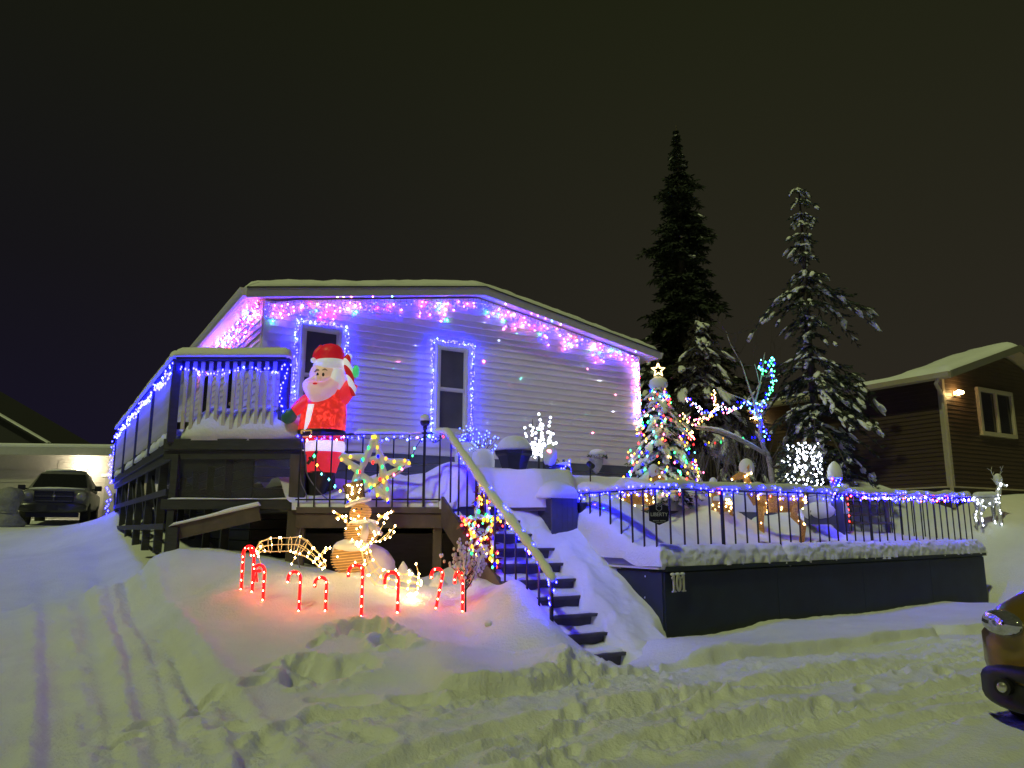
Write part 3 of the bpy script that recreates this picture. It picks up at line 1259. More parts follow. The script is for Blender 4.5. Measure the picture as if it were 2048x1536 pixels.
# deep snow
us, ub = np.linspace(0.0, 10.25, 150), np.linspace(0, 1, 60) ** 1.35
vt = []
nb_ = len(ub)
for s in us:
    b0 = float(bfront(s)) - .03
    for t in ub:
        b = lerp(b0, -.02, t)
        e = b - b0
        land = float(1 - sstep(1.6, 2.2, s))
        base = .06 + (.34 + .12 * (1 - land)) * float(sstep(-.05 if land < .5 else .0, .25 if land < .5 else .95, e))
        n_ = .06 * float(fbm(s * 1.3, b * 1.3, 3, 71)) * float(sstep(.05, .5, e))
        mound = .17 * math.exp(-((s - 1.35) / .35) ** 2 - ((b + 2.35) / .4) ** 2) + .12 * math.exp(-((s - 2.2) / .4) ** 2 - ((b + 2.9) / .5) ** 2)
        vt.append(hp(s, b, LZ + base + n_ + mound - (.1 if e < .001 else 0)))
m = MB()
m.v = [tuple(p) for p in vt]
for i in range(len(us) - 1):
    for j in range(nb_ - 1):
        a = i * nb_ + j
        m.f.append((a, a + nb_, a + nb_ + 1, a + 1))
m.build('landing_snow', SNOW, upper, smooth=True)
# landing rail
rail = thing('landing_railing', 'black iron railing with snow on its top rail in front of the red inflatable figure', 'railing', (-2, 10.66, LZ))
RZ0 = 2.80
m = MB()
m.beam(V((-2.97, 10.66, RZ0)), V((-.98, 10.66, RZ0 + .03)), .03, .025)
m.build('top_rail', M_RAIL, rail)
m = MB()
m.beam(V((-2.97, 10.66, LZ + .1)), V((-.98, 10.66, LZ + .1)), .025, .02)
m.build('bottom_rail', M_RAIL, rail)
o0 = None
for i in range(10):
    x = -2.93 + i * .2145
    if i == 8:
        m = MB()
        m.box((x, 10.66, (LZ + RZ0) / 2 + .06), (.035, .035, RZ0 - LZ + .12))
        m.build('post', M_RAIL, rail)
        continue
    if o0 is None:
        m = MB()
        m.box((x, 10.66, (LZ + RZ0) / 2), (.018, .018, RZ0 - LZ))
        o0 = m.build('baluster', M_RAIL, rail)
        x0 = x
    else:
        inst(o0, (x - x0, 0, 0))
m = MB()
snowcap(m, [V((-2.2, 10.66, RZ0 + .012)), V((-1.25, 10.66, RZ0 + .02))], .10, .055, 13, rough=.35)
m.build('rail_snow', SNOW, rail, smooth=True)
blb = []
pl = []
for i in range(40):
    pl.append(V((-2.95 + 1.95 * i / 39, 10.61, RZ0 - .03 - .03 * abs(math.sin(i * .9)))))
for p in along(pl, .06):
    blb.append((jit(p, .03, rr), rr.choice(['blue', 'blue', 'blue', 'blue', 'pink', 'cool'])))
lights('railing_lights', 'blue string lights wound along the landing railing', 'string lights', blb, .011, 24, [pl])
# capped lamp on the railing post
lp = thing('post_lamp', 'round dark post lamp topped with snow on the landing railing', 'lamp', (-1.214, 10.66, 2.93))
m = MB()
pc = V((-1.214, 10.66, 2.93))
m.ell(pc + UP * .05, (.07, .07, .065), 12, 8)
m.tube([pc - UP * .06, pc + UP * .02], .03, 8)
m.build('globe', M_RAIL, lp, smooth=True)
m = MB()
m.ell(pc + UP * .10, (.075, .075, .07), 12, 8)
m.build('snow_cap', SNOW, lp, smooth=True)

# ================================================================== stairs
NS, RISE, RUN, SW = 10, .18, .27, 1.12


def sp(u, w, z):
    return ST0 + ER * u + EB * w + UP * z


stairs = thing('stairs', 'dark wooden stairs half buried under drifted snow', 'stairs', sp(.5, .5, .1))
M_STEP = mat('stair_wood', (.075, .068, .078), .65, var=.25, vscale=6, bump=.3, bscale=30)
for k in range(NS):
    zk = .19 + RISE * k
    m = MB()
    m.box(sp(SW / 2, RUN * k + .02, zk - .12), (SW, .028, RISE - .045 + .05), (ER, EB, UP))
    m.build('riser', M_STEP, stairs)
    if k < NS - 1:
        m = MB()
        m.box(sp(SW / 2, RUN * k + .12, zk - .018), (SW, RUN + .06, .036), (ER, EB, UP))
        m.build('tread', M_STEP, stairs, bevel=.005)
for u in (-.045, SW + .02):
    m = MB()
    m.prism([sp(u, -.12, -.05), sp(u, .05, .22), sp(u, RUN * 9 + .2, .19 + RISE * 9 + .14), sp(u, RUN * 9 + .2, .19 + RISE * 9 - .25), sp(u, .15, -.05)], ER * .04)
    m.build('stringer', M_DECKB, stairs)
m = MB()
for k in range(NS - 1):                        # snow left on each tread
    zk = .19 + RISE * k
    n_ = 24
    rings = []
    for i in range(n_ + 1):
        u = SW * i / n_
        hgt = .03 + .012 * float(vnoise(u * 7, k * 3.1, 5)) + (.03 if u < .18 else 0)
        fr = .02 + .02 * float(vnoise(u * 9, k * 5.3, 6))
        rings.append([sp(u, RUN * k + fr - .01, zk - .002), sp(u, RUN * k + fr, zk + hgt * .7), sp(u, RUN * k + fr + .05, zk + hgt),
                      sp(u, RUN * k + .2, zk + hgt * 1.3), sp(u, RUN * k + .272, zk + hgt * 2.2)])
    m.loft(rings, cap=False, loop=False)
m.build('tread_snow', SNOW, stairs, smooth=True)
uu, ww = np.linspace(0.5, 1.72, 70), np.linspace(-.75, 3.0, 190)
UU, WW = np.meshgrid(uu, ww)
u0 = 1.0 - .07 * np.sin(WW * 2.6) + .10 * vnoise(WW * 4.5, WW * 0, 3) - .22 * sstep(1.5, 2.2, WW)
line = np.where(WW < 0, .19 + .35 * WW, .19 + .667 * WW)
saw = np.abs(((WW / RUN) % 1.0) - .5) * .05
ramp = line + .02 + saw * (1 - sstep(u0, u0 + .3, UU)) + .11 * sstep(u0 - .02, u0 + .22, UU) + .05 * sstep(1.3, 1.65, UU) \
    + .02 * fbm(UU * 5, WW * 5, 3, 17) - .6 * (1 - sstep(u0 - .12, u0 + .03, UU))
ramp = np.minimum(ramp, np.where(UU > .7, 2.2, 2.1) + 0 * ramp)
ramp = np.where(WW < -.1, np.minimum(ramp, .22 + .3 * (WW + .1)), ramp)
ramp = ramp - .45 * sstep(1.45, 1.72, UU) * (1 - sstep(-.05, .22, WW))
m = MB()
m.v = [tuple(sp(a, b, c)) for a, b, c in zip(UU.ravel(), WW.ravel(), ramp.ravel())]
nu_ = len(uu)
for j in range(len(ww) - 1):
    for i in range(nu_ - 1):
        a = j * nu_ + i
        m.f.append((a, a + 1, a + nu_ + 1, a + nu_))
m.build('snow_drift', SNOW, stairs, smooth=True)
# stair rail
srail = thing('stair_railing', 'black iron stair railing with a thick roll of snow on its sloping handrail', 'railing', sp(0, 0, .2))
q0, q1 = sp(-.03, .0, 1.0), sp(-.03, RUN * 9 + .1, 2.80)
m = MB()
m.beam(q0, q1, .03, .03)
m.beam(q1, V((-1.02, 10.63, 2.83)), .03, .03)
m.build('handrail', M_RAIL, srail)
m = MB()
m.box(sp(-.03, 0, .6), (.03, .03, .82), (ER, EB, UP))
m.build('newel_post', M_RAIL, srail)
o0 = None
for i in range(1, 11):
    t = i / 10.6
    p = q0.lerp(q1, t)
    if o0 is None:
        m = MB()
        m.box(p - UP * .42, (.018, .018, .84), (ER, EB, UP))
        o0 = m.build('baluster', M_RAIL, srail)
        p0 = p
    else:
        inst(o0, p - p0)
m = MB()
ps = [q0 + UP * -.02, q0 + UP * .02] + [q0.lerp(q1, t) + UP * (.03 + .012 * math.sin(t * 9)) for t in (.1, .3, .5, .7, .9)] + [q1 + UP * .035, V((-1.1, 10.66, 2.85))]
rad = [.022, .045, .052, .056, .05, .054, .05, .05, .035]
m.tube(smooth_path(ps, 5), [r_ for a_, b_ in zip(rad, rad[1:]) for r_ in [lerp(a_, b_, k / 5) * (1 + .12 * math.sin(k * 2.1 + a_ * 900)) for k in range(5)]] + [.03], 10)
m.build('rail_snow', SNOW, srail, smooth=True)
blb, pl = [], []
for i in range(60):
    p = q0.lerp(q1, i / 59) - UP * (.03 + .03 * abs(math.sin(i * .7))) + ER * .03
    pl.append(p)
    for _ in range(2):
        if rr.random() < .8:
            blb.append((jit(p, .03, rr), rr.choice(['blue'] * 12 + ['pink', 'amber'])))
    if rr.random() < .2:
        blb.append((p + UP * .10 - V((.0, .055, 0)), 'blue'))
for p in along([q0 - UP * .02, q0 - UP * .28], .035):
    blb.append((jit(p, .03, rr), 'blue'))
lights('railing_lights', 'blue lights following the sloping stair handrail', 'string lights', blb, .011, 24, [pl])

# boxed end post beside the top of the stairs
ep = thing('end_post', 'boxed grey plank post under a snow mass beside the top of the stairs', 'post', (.65, 10.75, 1.2))
ec = V((.60, 10.72, 1.55))
for i in range(5):
    m = MB()
    m.box(ec + ER * (-.16 + .085 * i) - EB * .19, (.082, .025, .75), (ER, EB, UP))
    m.build('plank', M_GREYW, ep)
for i in range(4):
    m = MB()
    m.box(ec + ER * .205 + EB * (-.15 + .1 * i), (.025, .096, .75), (ER, EB, UP))
    m.build('plank', M_GREYW, ep)
m = MB()
m.box(ec, (.36, .34, .73), (ER, EB, UP))
m.build('core', M_DECKD, ep)
m = MB()
snowcap(m, [ec + UP * .375 + ER * -.26, ec + UP * .375 + ER * .26], .46, .20, 8, rough=.12, n=13, side=EB)
m.build('snow_mass', SNOW, ep, smooth=True)

# ================================================================== terrace box with railing
BZ = 1.065


def bp(t, e, z):
    """t along the front, e back from the front"""
    return BOXB + BD * t - BN * e + UP * z


SIDE = EB
terr = thing('terrace_box', 'long dark teal terrace box with a thick snow slab on top, right of the stairs', 'terrace', bp(4, .5, .2))
m = MB()
c2 = BOXB + SIDE * 2.9
m.prism([BOXB + UP * .0, BOXB + BD * BLEN + UP * .0, BOXB + BD * BLEN - BN * 3 + UP * .0, c2], UP * (BZ - .05))
wl0 = m.build('wall', M_BOX, terr, bevel=.012)
for i in range(4):                             # sheets of boarding with open joints
    m = MB()
    m.box(bp(BLEN * (i + .5) / 4, -.008, .50), (BLEN / 4 - .006, .014, 1.0), (BD, BN, UP))
    m.build('panel', M_BOX, wl0, bevel=.003)
m = MB()
m.box(BOXB + SIDE * .9 - ER * .008 + UP * .50, (.014, 1.78, 1.0), (ER, EB, UP))
m.build('panel', M_BOX, wl0, bevel=.003)
m = MB()
for a_, z_ in ((.30, .95), (.32, .70), (.5, .69), (.22, .5)):
    m.ell(BOXB + SIDE * a_ - ER * .018 + UP * z_, (.006, .010, .013), 6, 4, (ER, EB, UP), .3, rr)
m.build('stuck_snow', SNOW, wl0, smooth=True)
m = MB()
m.beam(BOXB - BN * .0 + BN * .03 + UP * (BZ - .02), bp(BLEN + .03, -.03, BZ - .02), .06, .055)
m.build('cap_board', M_BOX, terr)
m = MB()
m.beam(BOXB - ER * .03 + UP * (BZ - .012), BOXB + SIDE * 1.7 - ER * .03 + UP * (BZ - .012), .07, .022)
m.build('ledge', M_TRIM, terr)
m = MB()
m.beam(BOXB - ER * .015 + UP * (BZ + .045) + SIDE * .1, BOXB + SIDE * 1.7 - ER * .015 + UP * (BZ + .045), .05, .085)
m.build('side_rim_board', mat('violet_grey_board', (.20, .19, .22), .6, var=.1), terr)


# snow slab: grid in (t, e)
def terr_h(t, e):
    t = np.asarray(t, float)
    e = np.asarray(e, float)
    r = .08 + .03 * vnoise(t * 3, e * 0, 8)
    le = np.minimum(e + .05, np.minimum(t + .06, BLEN + .05 - t))
    rnd = np.sqrt(np.clip(1 - (1 - np.clip(le / .12, 0, 1)) ** 2, 0, 1))
    z = BZ + .01 + .245 * rnd
    rise = .52 * sstep(.35, 1.3, e) * (0.75 + .35 * np.sin(t * 2.6 + .6) + .25 * vnoise(t * 1.6, e * 1.2, 12))
    rise = rise * (1 - .75 * sstep(5.2, 6.6, t))
    z = z + rise + .03 * fbm(t * 1.7, e * 1.7, 3, 14) * sstep(.1, .5, e) + .014 * fbm(t * 9, e * 9, 2, 15) * sstep(0, .05, le)
    z = z - .10 * np.exp(-((t - 2.62) / .07) ** 2) * (1 - sstep(.0, .22, e))
    return z


tt = np.concatenate([[-.06, -.0595, -.057, -.05, -.04, -.02], np.linspace(0, BLEN, 420), [BLEN + .02, BLEN + .04, BLEN + .048, BLEN + .05]])
ee = np.concatenate([-.05 + .12 * (1 - np.cos(np.linspace(0, math.pi / 2, 14))) ** 1.0, np.linspace(.1, .3, 8), np.linspace(.34, 3.4, 60)])
TT, EE = np.meshgrid(tt, ee)
TZ = terr_h(TT, EE)
TZ[0, :] = BZ - .01 + .012 * vnoise(TT[0] * 8, TT[0] * 0, 3)
TZ[:, 0] = np.minimum(TZ[:, 0], BZ + .09)
m = MB()


def bp2(t, e, z):
    """like bp but the left edge follows the side of the box"""
    q = bp(t, e, z)
    sh = max(0.0, 1 - t / 3.0)
    lx = BOXB + SIDE * e - ER * .02
    return q.lerp(V((lx.x + BD.x * t, lx.y + BD.y * t, z)), sh)


for a, b, c in zip(TT.ravel(), EE.ravel(), TZ.ravel()):
    lump = .020 * float(vnoise(a * 11, c * 24, 33)) + .013 * float(vnoise(a * 27, c * 45, 34)) if b < .06 else 0
    m.v.append(tuple(bp2(a, b - lump, c)))
nt = len(tt)
for j in range(len(ee) - 1):
    for i in range(nt - 1):
        a = j * nt + i
        m.f.append((a, a + 1, a + nt + 1, a + nt))
m.build('snow_slab', SNOWR, terr, smooth=True)


def tz(t, e):
    return float(terr_h(np.array([t]), np.array([e]))[0])


# house number
num = thing('house_number', 'pale metal house number 101 on the corner of the dark terrace box', 'sign', bp(.12, -.05, .85))
M_NUM = mat('pale_metal', (.55, .54, .45), .45, var=.1)


def one(t0):
    s_ = .045
    pl_ = [(0.3, 0), (.7, 0), (.7, .04), (.6, .08), (.6, 1), (.48, 1), (.25, .8), (.25, .74), (.4, .78), (.4, .08), (.3, .04)]
    pl_ = [(0.12, 0), (.88, 0), (.88, .07), (.64, .11), (.64, 1), (.5, 1), (.12, .84), (.12, .76), (.38, .82), (.38, .11), (.12, .07)]
    mm = MB()
    mm.prism([bp(t0 + x * .085, -.062, .78 + y * .20) for x, y in pl_], BN * .02)
    return mm


one(.055).build('digit', M_NUM, num)
one(.235).build('digit', M_NUM, num)
m = MB()
n_ = 24
for (fa, fb) in ((0, 1),):
    o_ = [bp(.185 + .045 * math.cos(2 * math.pi * k / n_), -.062, .88 + .097 * math.sin(2 * math.pi * k / n_)) for k in range(n_)]
    i_ = [bp(.185 + .020 * math.cos(2 * math.pi * k / n_), -.062, .88 + .070 * math.sin(2 * math.pi * k / n_)) for k in range(n_)]
    o2 = [p + BN * .02 for p in o_]
    i2 = [p + BN * .02 for p in i_]
    m.add(o_ + i_ + o2 + i2, [f for k in range(n_) for f in (
        (2 * n_ + k, 2 * n_ + (k + 1) % n_, 3 * n_ + (k + 1) % n_, 3 * n_ + k),
        (k, (k + 1) % n_, 2 * n_ + (k + 1) % n_, 2 * n_ + k),
        (n_ + k, 3 * n_ + k, 3 * n_ + (k + 1) % n_, n_ + (k + 1) % n_))])
m.build('digit', M_NUM, num)
m = MB()
for t0, w_ in ((.097, .05), (.185, .06), (.277, .05)):
    m.ell(bp(t0, -.06, .985), (w_ * .8, .025, .02), 8, 5, (BD, BN, UP))
m.build('snow_cap', SNOW, num, smooth=True)

# railing on the terrace
tr = thing('terrace_railing', 'black iron railing around the snowy terrace, with snow along its top rail', 'railing', bp(4, .1, 1.1))
RTZ = 1.99


def rtz(t):
    return RTZ + .13 * t / BLEN


m = MB()
m.beam(bp(0, .1, rtz(0)), bp(BLEN - .1, .1, rtz(BLEN)), .035, .02)
m.build('top_rail', M_RAIL, tr)
sA, sB = BOXB + SIDE * .1 + UP * RTZ, BOXB + SIDE * 1.62 + UP * (RTZ - .0)
m = MB()
m.beam(sA, sB, .035, .02)
m.build('top_rail', M_RAIL, tr)
m = MB()
m.beam(bp(BLEN - .1, .1, rtz(BLEN)), bp(BLEN - .1, 2.6, rtz(BLEN)), .035, .02)
m.build('top_rail', M_RAIL, tr)
o0 = o1 = None
for i in range(36):
    t = .02 + i * (BLEN - .14) / 35
    thick = i in (5, 20)
    p = bp(t, .1, (BZ + .1 + rtz(t)) / 2)
    src = o1 if thick else o0
    if src is None:
        m = MB()
        w_ = .034 if thick else .017
        m.box(p, (w_, w_, RTZ - BZ + .02), (BD, BN, UP))
        src = m.build('post' if thick else 'baluster', M_RAIL, tr)
        if thick:
            o1, p1 = src, p
        else:
            o0, p0 = src, p
    else:
        inst(src, p - (p1 if thick else p0))
for i in range(1, 8):
    inst(o0, (BOXB + SIDE * (.1 + i * .217)) - bp(.02, .1, 0))
for i in range(1, 12):
    inst(o0, (bp(BLEN - .1, .1 + i * .22, .13)) - bp(.02, .1, 0))
m = MB()
snowcap(m, [bp(.0, .1, rtz(0) + .012), bp(BLEN - .1, .1, rtz(BLEN) + .012)], .13, .10, 21, rough=.22, n=10)
snowcap(m, [sA + UP * .012, sB + UP * .012], .14, .12, 22, rough=.3, n=10)
snowcap(m, [bp(BLEN - .1, .1, rtz(BLEN) + .012), bp(BLEN - .1, 2.6, rtz(BLEN) + .012)], .11, .07, 23, rough=.3)
m.build('rail_snow', SNOW, tr, smooth=True)
blb, pl = [], []
for i in range(90):
    t = i / 89 * (BLEN - .1)
    p = bp(t, .055, rtz(t) - .02 - .03 * abs(math.sin(i * .63)))
    pl.append(p)
    n_ = 1 if t < 4.9 else 3
    for q in range(n_):
        if rr.random() < (.62 if t < 4.9 else .9):
            blb.append((p + BD * rr.uniform(-.05, .05) + UP * rr.uniform(-.05, .05 if t < 4.9 else .02) + BN * rr.uniform(0, .03),
                        rr.choice(['blue'] * 13 + ['cool', 'red', 'amber'])))
    if rr.random() < .42:                      # bulbs pushed up into the snow
        blb.append((bp(t + rr.uniform(-.02, .02), .1 - .078, rtz(t) + rr.uniform(.01, .06)), 'blue'))
lights('railing_lights', 'blue string lights along the front rail of the terrace', 'string lights', blb, .0115, 24, [pl])
blb, pl = [], []
for i in range(20):
    p = sA.lerp(sB, i / 19) - ER * .03 - UP * (.02 + .03 * abs(math.sin(i * .8)))
    pl.append(p)
    blb.append((jit(p, .03, rr), 'blue'))
    if rr.random() < .3:
        blb.append((sA.lerp(sB, i / 19) - ER * .07 + UP * .04, 'blue'))
lights('railing_lights', 'blue string lights along the short side rail of the terrace by the stairs', 'string lights', blb, .0115, 24, [pl])

# security sign hung on the corner of the railing
sg = thing('security_sign', 'dark house-shaped yard sign reading LIBERTY on the terrace railing corner', 'sign', bp(.05, -.02, 1.45))
cx, cz = .02, 1.52
M_SIGN = mat('navy_sign', (.008, .008, .03), .4)
M_LET = mat('silver_letter', (.55, .55, .62), .35)
SGX = V((.95, .31, 0)).normalized()
SGN = V((.31, -.95, 0)).normalized()
so = at(1317, 1029, 9.22)


def sgp(x, z, o=0.0):
    return so + SGX * x + UP * z + SGN * o


k = .0061
pl_ = [(-21, 14), (-22.5, 14), (-22.5, 15.5), (0, 22), (22.5, 15.5), (22.5, 14), (21, 14), (21, -12), (0, -20), (-21, -12)]
m = MB()
m.prism([sgp(x * k, z * k) for x, z in pl_], SGN * .012)
m.build('plate', M_SIGN, sg)
m = MB()
for a, b in (((-6, 18), (0, 20)), ((0, 20), (6, 18)), ((6, 18), (6, 10)), ((6, 10), (0, 6)), ((0, 6), (-6, 10)), ((-6, 10), (-6, 18)), ((-5, 15), (0, 17)), ((0, 17), (5, 15))):
    m.beam(sgp(a[0] * k, a[1] * k, .0165), sgp(b[0] * k, b[1] * k, .0165), .003, .006, SGN)
m.build('emblem', M_LET, sg)


def text_mesh(txt, size, name, m_, parent, org, ax, ay, an):
    cu = bpy.data.curves.new('t', 'FONT')
    cu.body = txt
    cu.size = size
    cu.align_x = 'CENTER'
    cu.align_y = 'CENTER'
    cu.extrude = .001
    ob = bpy.data.objects.new('t', cu)
    C.objects.link(ob)
    dg = bpy.context.evaluated_depsgraph_get()
    me = bpy.data.meshes.new_from_object(ob.evaluated_get(dg))
    vs = [org + ax * v.co.x + ay * v.co.y + an * v.co.z for v in me.vertices]
    fs = [tuple(p.vertices) for p in me.polygons]
    bpy.data.objects.remove(ob)
    mb = MB()
    mb.add(vs, fs)
    return mb.build(name, m_, parent)


text_mesh('LIBERTY', .062, 'lettering', M_LET, sg, sgp(0, -.2 * k * 1, .0145), SGX * 1.02, UP, SGN)
m = MB()
for i in range(11):
    if i not in (5,):
        m.box(sgp((-12.5 + i * 2.5) * k, -12 * k, .014), (.009, .002, .008), (SGX, SGN, UP))
for i in range(6):
    m.box(sgp((-6 + i * 2.4) * k, -15 * k, .014), (.009, .002, .004), (SGX, SGN, UP))
m.build('small_print', M_LET, sg)

# ================================================================== inflatable figure on the landing
SD = 11.12


def fabric(name, col, em, estr, mott=None, base=.35):
    """thin inflated fabric lit from inside by a turning lamp"""
    m, n, l, b = bsdf(name)
    b.inputs['Base Color'].default_value = (*col, 1)
    b.inputs['Roughness'].default_value = .45
    b.inputs['Emission Color'].default_value = (*em, 1)
    co = n.new('ShaderNodeTexCoord')
    t = n.new('ShaderNodeTexNoise')
    t.inputs['Scale'].default_value = mott or 2.0
    t.inputs['Detail'].default_value = 3
    t.inputs['Distortion'].default_value = 2.2 if mott else .4
    l.new(co.outputs['Object'], t.inputs['Vector'])
    r = n.new('ShaderNodeMapRange')
    r.inputs['From Min'].default_value = .5 if mott else .3
    r.inputs['From Max'].default_value = .72
    r.inputs['To Min'].default_value = estr * base
    r.inputs['To Max'].default_value = estr
    l.new(t.outputs['Fac'], r.inputs['Value'])
    l.new(r.outputs['Result'], b.inputs['Emission Strength'])
    t2 = n.new('ShaderNodeTexNoise')
    t2.inputs['Scale'].default_value = 7
    l.new(co.outputs['Object'], t2.inputs['Vector'])
    bp_ = n.new('ShaderNodeBump')
    bp_.inputs['Strength'].default_value = .9
    bp_.inputs['Distance'].default_value = .03
    l.new(t2.outputs['Fac'], bp_.inputs['Height'])
    l.new(bp_.outputs[0], b.inputs['Normal'])
    return m


F_RED = fabric('red_coat_fabric', (.45, .010, .010), (1, .045, .03), 1.9, 8, .26)
F_RED2 = fabric('red_trouser_fabric', (.5, .015, .02), (1, .03, .05), .62, None, .7)
F_HAT = fabric('red_hat_fabric', (.42, .01, .015), (1, .02, .05), .35, None, .6)
F_WHITE = fabric('white_fabric', (.75, .75, .8), (.85, .85, 1), .34, None, .7)
F_TRIM = fabric('lit_white_trim', (.75, .75, .8), (1, .85, .95), .75, None, .7)
F_BEARD = fabric('pink_lit_beard', (.75, .68, .70), (1, .42, .46), .36, None, .75)
F_SKIN = fabric('face_fabric', (.75, .52, .40), (1, .62, .42), .30, None, .8)
F_BLACK = mat('black_fabric', (.012, .012, .016), .35, var=.2, bump=.4, bscale=9, bdist=.02)
F_GREEN = fabric('green_mitten_fabric', (.03, .09, .05), (.05, .3, .15), .10, None, .5)
F_BOW = fabric('green_bow_fabric', (.05, .45, .15), (.1, 1, .3), .45, None, .6)
F_GOLD = mat('buckle_gold', (.6, .4, .08), .35, emit=(1, .6, .1), estr=.25)

santa = thing('inflatable_figure', 'tall glowing inflatable figure in red coat and red hat with a big pale beard', 'inflatable', at(640, 1003, SD))


def ell_ring(px, py, hw, D=SD, dep=.8, n=24, tilt=0):
    c = at(px, py, D)
    a = hw * mpp(D) * 1.02
    return [c + V((a * math.cos(2 * math.pi * k / n), a * dep * math.sin(2 * math.pi * k / n), a * tilt * math.cos(2 * math.pi * k / n))) for k in range(n)]


def body(name, st, m_, dep=.8, D=SD, par=santa, n=24, tilt=0):
    mb = MB()
    st2 = []
    for i in range(len(st) - 1):               # smooth the profile
        for k in range(3):
            t = k / 3
            a, b = st[i], st[i + 1]
            t2 = t
            st2.append([lerp(a[q], b[q], t2) for q in range(3)])
    st2.append(st[-1])
    mb.loft([ell_ring(*s_, D=D, dep=dep, n=n, tilt=tilt) for s_ in st2])
    return mb.build(name, m_, par, smooth=True)


body('boot', [(634, 1004, 6), (632, 1000, 13), (631, 990, 19), (634, 975, 22), (639, 960, 25), (641, 948, 28), (641, 944, 29)], F_BLACK, .9)
body('boot', [(655, 985, 6), (655, 980, 12), (655, 965, 15), (654, 950, 17), (653, 944, 18)], F_BLACK, .9, D=SD + .08)
body('trousers', [(641, 946, 30), (642, 935, 32), (644, 920, 35.5), (646, 904, 38.5)], F_RED2, .85)
body('trouser_cuff', [(647, 905, 39.5), (647.5, 900, 41), (648, 890, 41.5), (648, 884, 40)], F_TRIM, .85)
body('coat_hem', [(647, 886, 39.5), (646, 878, 41), (645, 869, 45)], F_RED2, .85)
body('belt', [(643, 873, 46), (643, 868, 47.5), (643, 862, 47)], F_BLACK, .85)
body('coat', [(643, 863, 46.5), (645, 850, 46), (648, 830, 44.5), (650, 812, 42.5), (652, 795, 40), (654, 780, 36), (656, 765, 30), (657, 755, 20)], F_RED, .85)


def patch(name, poly, D, th, m_, par=santa):
    """a slightly thick panel from an outline in photo pixels"""
    mb = MB()
    mb.prism([at(x, y, D) for x, y in poly], V((0, th, 0)))
    return mb.build(name, m_, par, bevel=.01)


def bentpatch(name, pairs, front, m_, par=santa):
    """a band lying on a round body: list of (left px, right px, y, D)"""
    mb = MB()
    rings = []
    for xl, xr, y, D in pairs:
        r_ = [at(lerp(xl, xr, i / 6), y, D - .012) for i in range(7)]
        rings.append(r_ + [p + V((0, .05, 0)) for p in reversed(r_)])
    mb.loft(rings)
    return mb.build(name, m_, par, smooth=True)


bentpatch('coat_placket', [(607, 617, 864, SD - .245), (610, 620, 845, SD - .255), (613, 624, 825, SD - .265), (616, 628, 808, SD - .26)], 0, F_TRIM)
for q in (((603, 873), (623, 873), (623, 861), (603, 861)),):
    mb = MB()
    for (x0, y0), (x1, y1) in zip(q, q[1:] + q[:1]):
        mb.beam(at(x0, y0, SD - .28), at(x1, y1, SD - .28), .02, .02, YY)
    mb.build('buckle', F_GOLD, santa)


def limb(name, pts, rad, m_, D0=SD, par=santa, n=14):
    mb = MB()
    P_ = smooth_path([at(x, y, d) for x, y, d in pts], 4)
    rr_ = []
    for a_, b_ in zip(rad, rad[1:]):
        rr_ += [lerp(a_, b_, k / 4) * mpp(D0) for k in range(4)]
    rr_.append(rad[-1] * mpp(D0))
    mb.tube(P_, rr_, n)
    return mb.build(name, m_, par, smooth=True)


limb('sleeve', [(622, 800, SD - .02), (608, 808, SD - .1), (594, 818, SD - .16), (586, 826, SD - .18)], [17, 15, 12, 9], F_RED2)
limb('mitten', [(588, 825, SD - .18), (581, 830, SD - .19), (574, 837, SD - .19), (568, 845, SD - .19)], [11, 14.5, 13.5, 6], F_GREEN)
limb('sleeve', [(672, 805, SD), (686, 792, SD - .03), (697, 778, SD - .05), (705, 766, SD - .05)], [20, 17.5, 15, 13], F_RED2)
limb('mitten', [(700, 788, SD - .06), (704, 780, SD - .08), (703, 772, SD - .08), (699, 768, SD - .07)], [6, 8.5, 9, 6], F_WHITE)
# head
mb = MB()
mb.ell(at(648, 750, SD - .04), (29 * mpp(SD), .2, 28 * mpp(SD)), 20, 12)
mb.build('head', F_SKIN, santa, smooth=True)
mb = MB()
mb.ell(at(675, 762, SD - .03), (17 * mpp(SD), .19, 31 * mpp(SD)), 16, 11)
mb.build('hair', F_WHITE, santa, smooth=True)
mb = MB()
bd = [(636, 815, 3, -.20), (637, 809, 11, -.23), (639, 799, 21, -.25), (640, 787, 30, -.26), (641, 775, 36, -.25), (642, 766, 37, -.23), (643, 760, 33, -.2), (643, 756, 25, -.19)]
rings = []
for x, y, hw, off in bd:
    c = at(x, y, SD + off + .06)
    a = hw * mpp(SD)
    rings.append([c + V((a * math.cos(2 * math.pi * k / 18), .12 * min(1, hw / 20) * math.sin(2 * math.pi * k / 18), 0)) for k in range(18)])
mb.loft(rings)
mb.build('beard', F_BEARD, santa, smooth=True)
limb('moustache', [(613, 762, SD - .27), (624, 758, SD - .30), (635, 757, SD - .31), (648, 759, SD - .3), (660, 753, SD - .25)], [2, 5, 5.5, 4.5, 1.5], F_BEARD)
mb = MB()
mb.ell(at(637.5, 757, SD - .33), (7 * mpp(SD), .05, 6.5 * mpp(SD)), 12, 8)
mb.build('nose', F_SKIN, santa, smooth=True)
mb = MB()
mb.ell(at(630, 767, SD - .30), (5 * mpp(SD), .02, 2 * mpp(SD)), 10, 6)
mb.build('mouth', F_HAT, santa, smooth=True)
for x in (635.5, 646.5):
    mb = MB()
    mb.ell(at(x, 749, SD - .222), (2.9 * mpp(SD), .02, 4.4 * mpp(SD)), 10, 8)
    mb.build('eye', F_BLACK, santa, smooth=True)
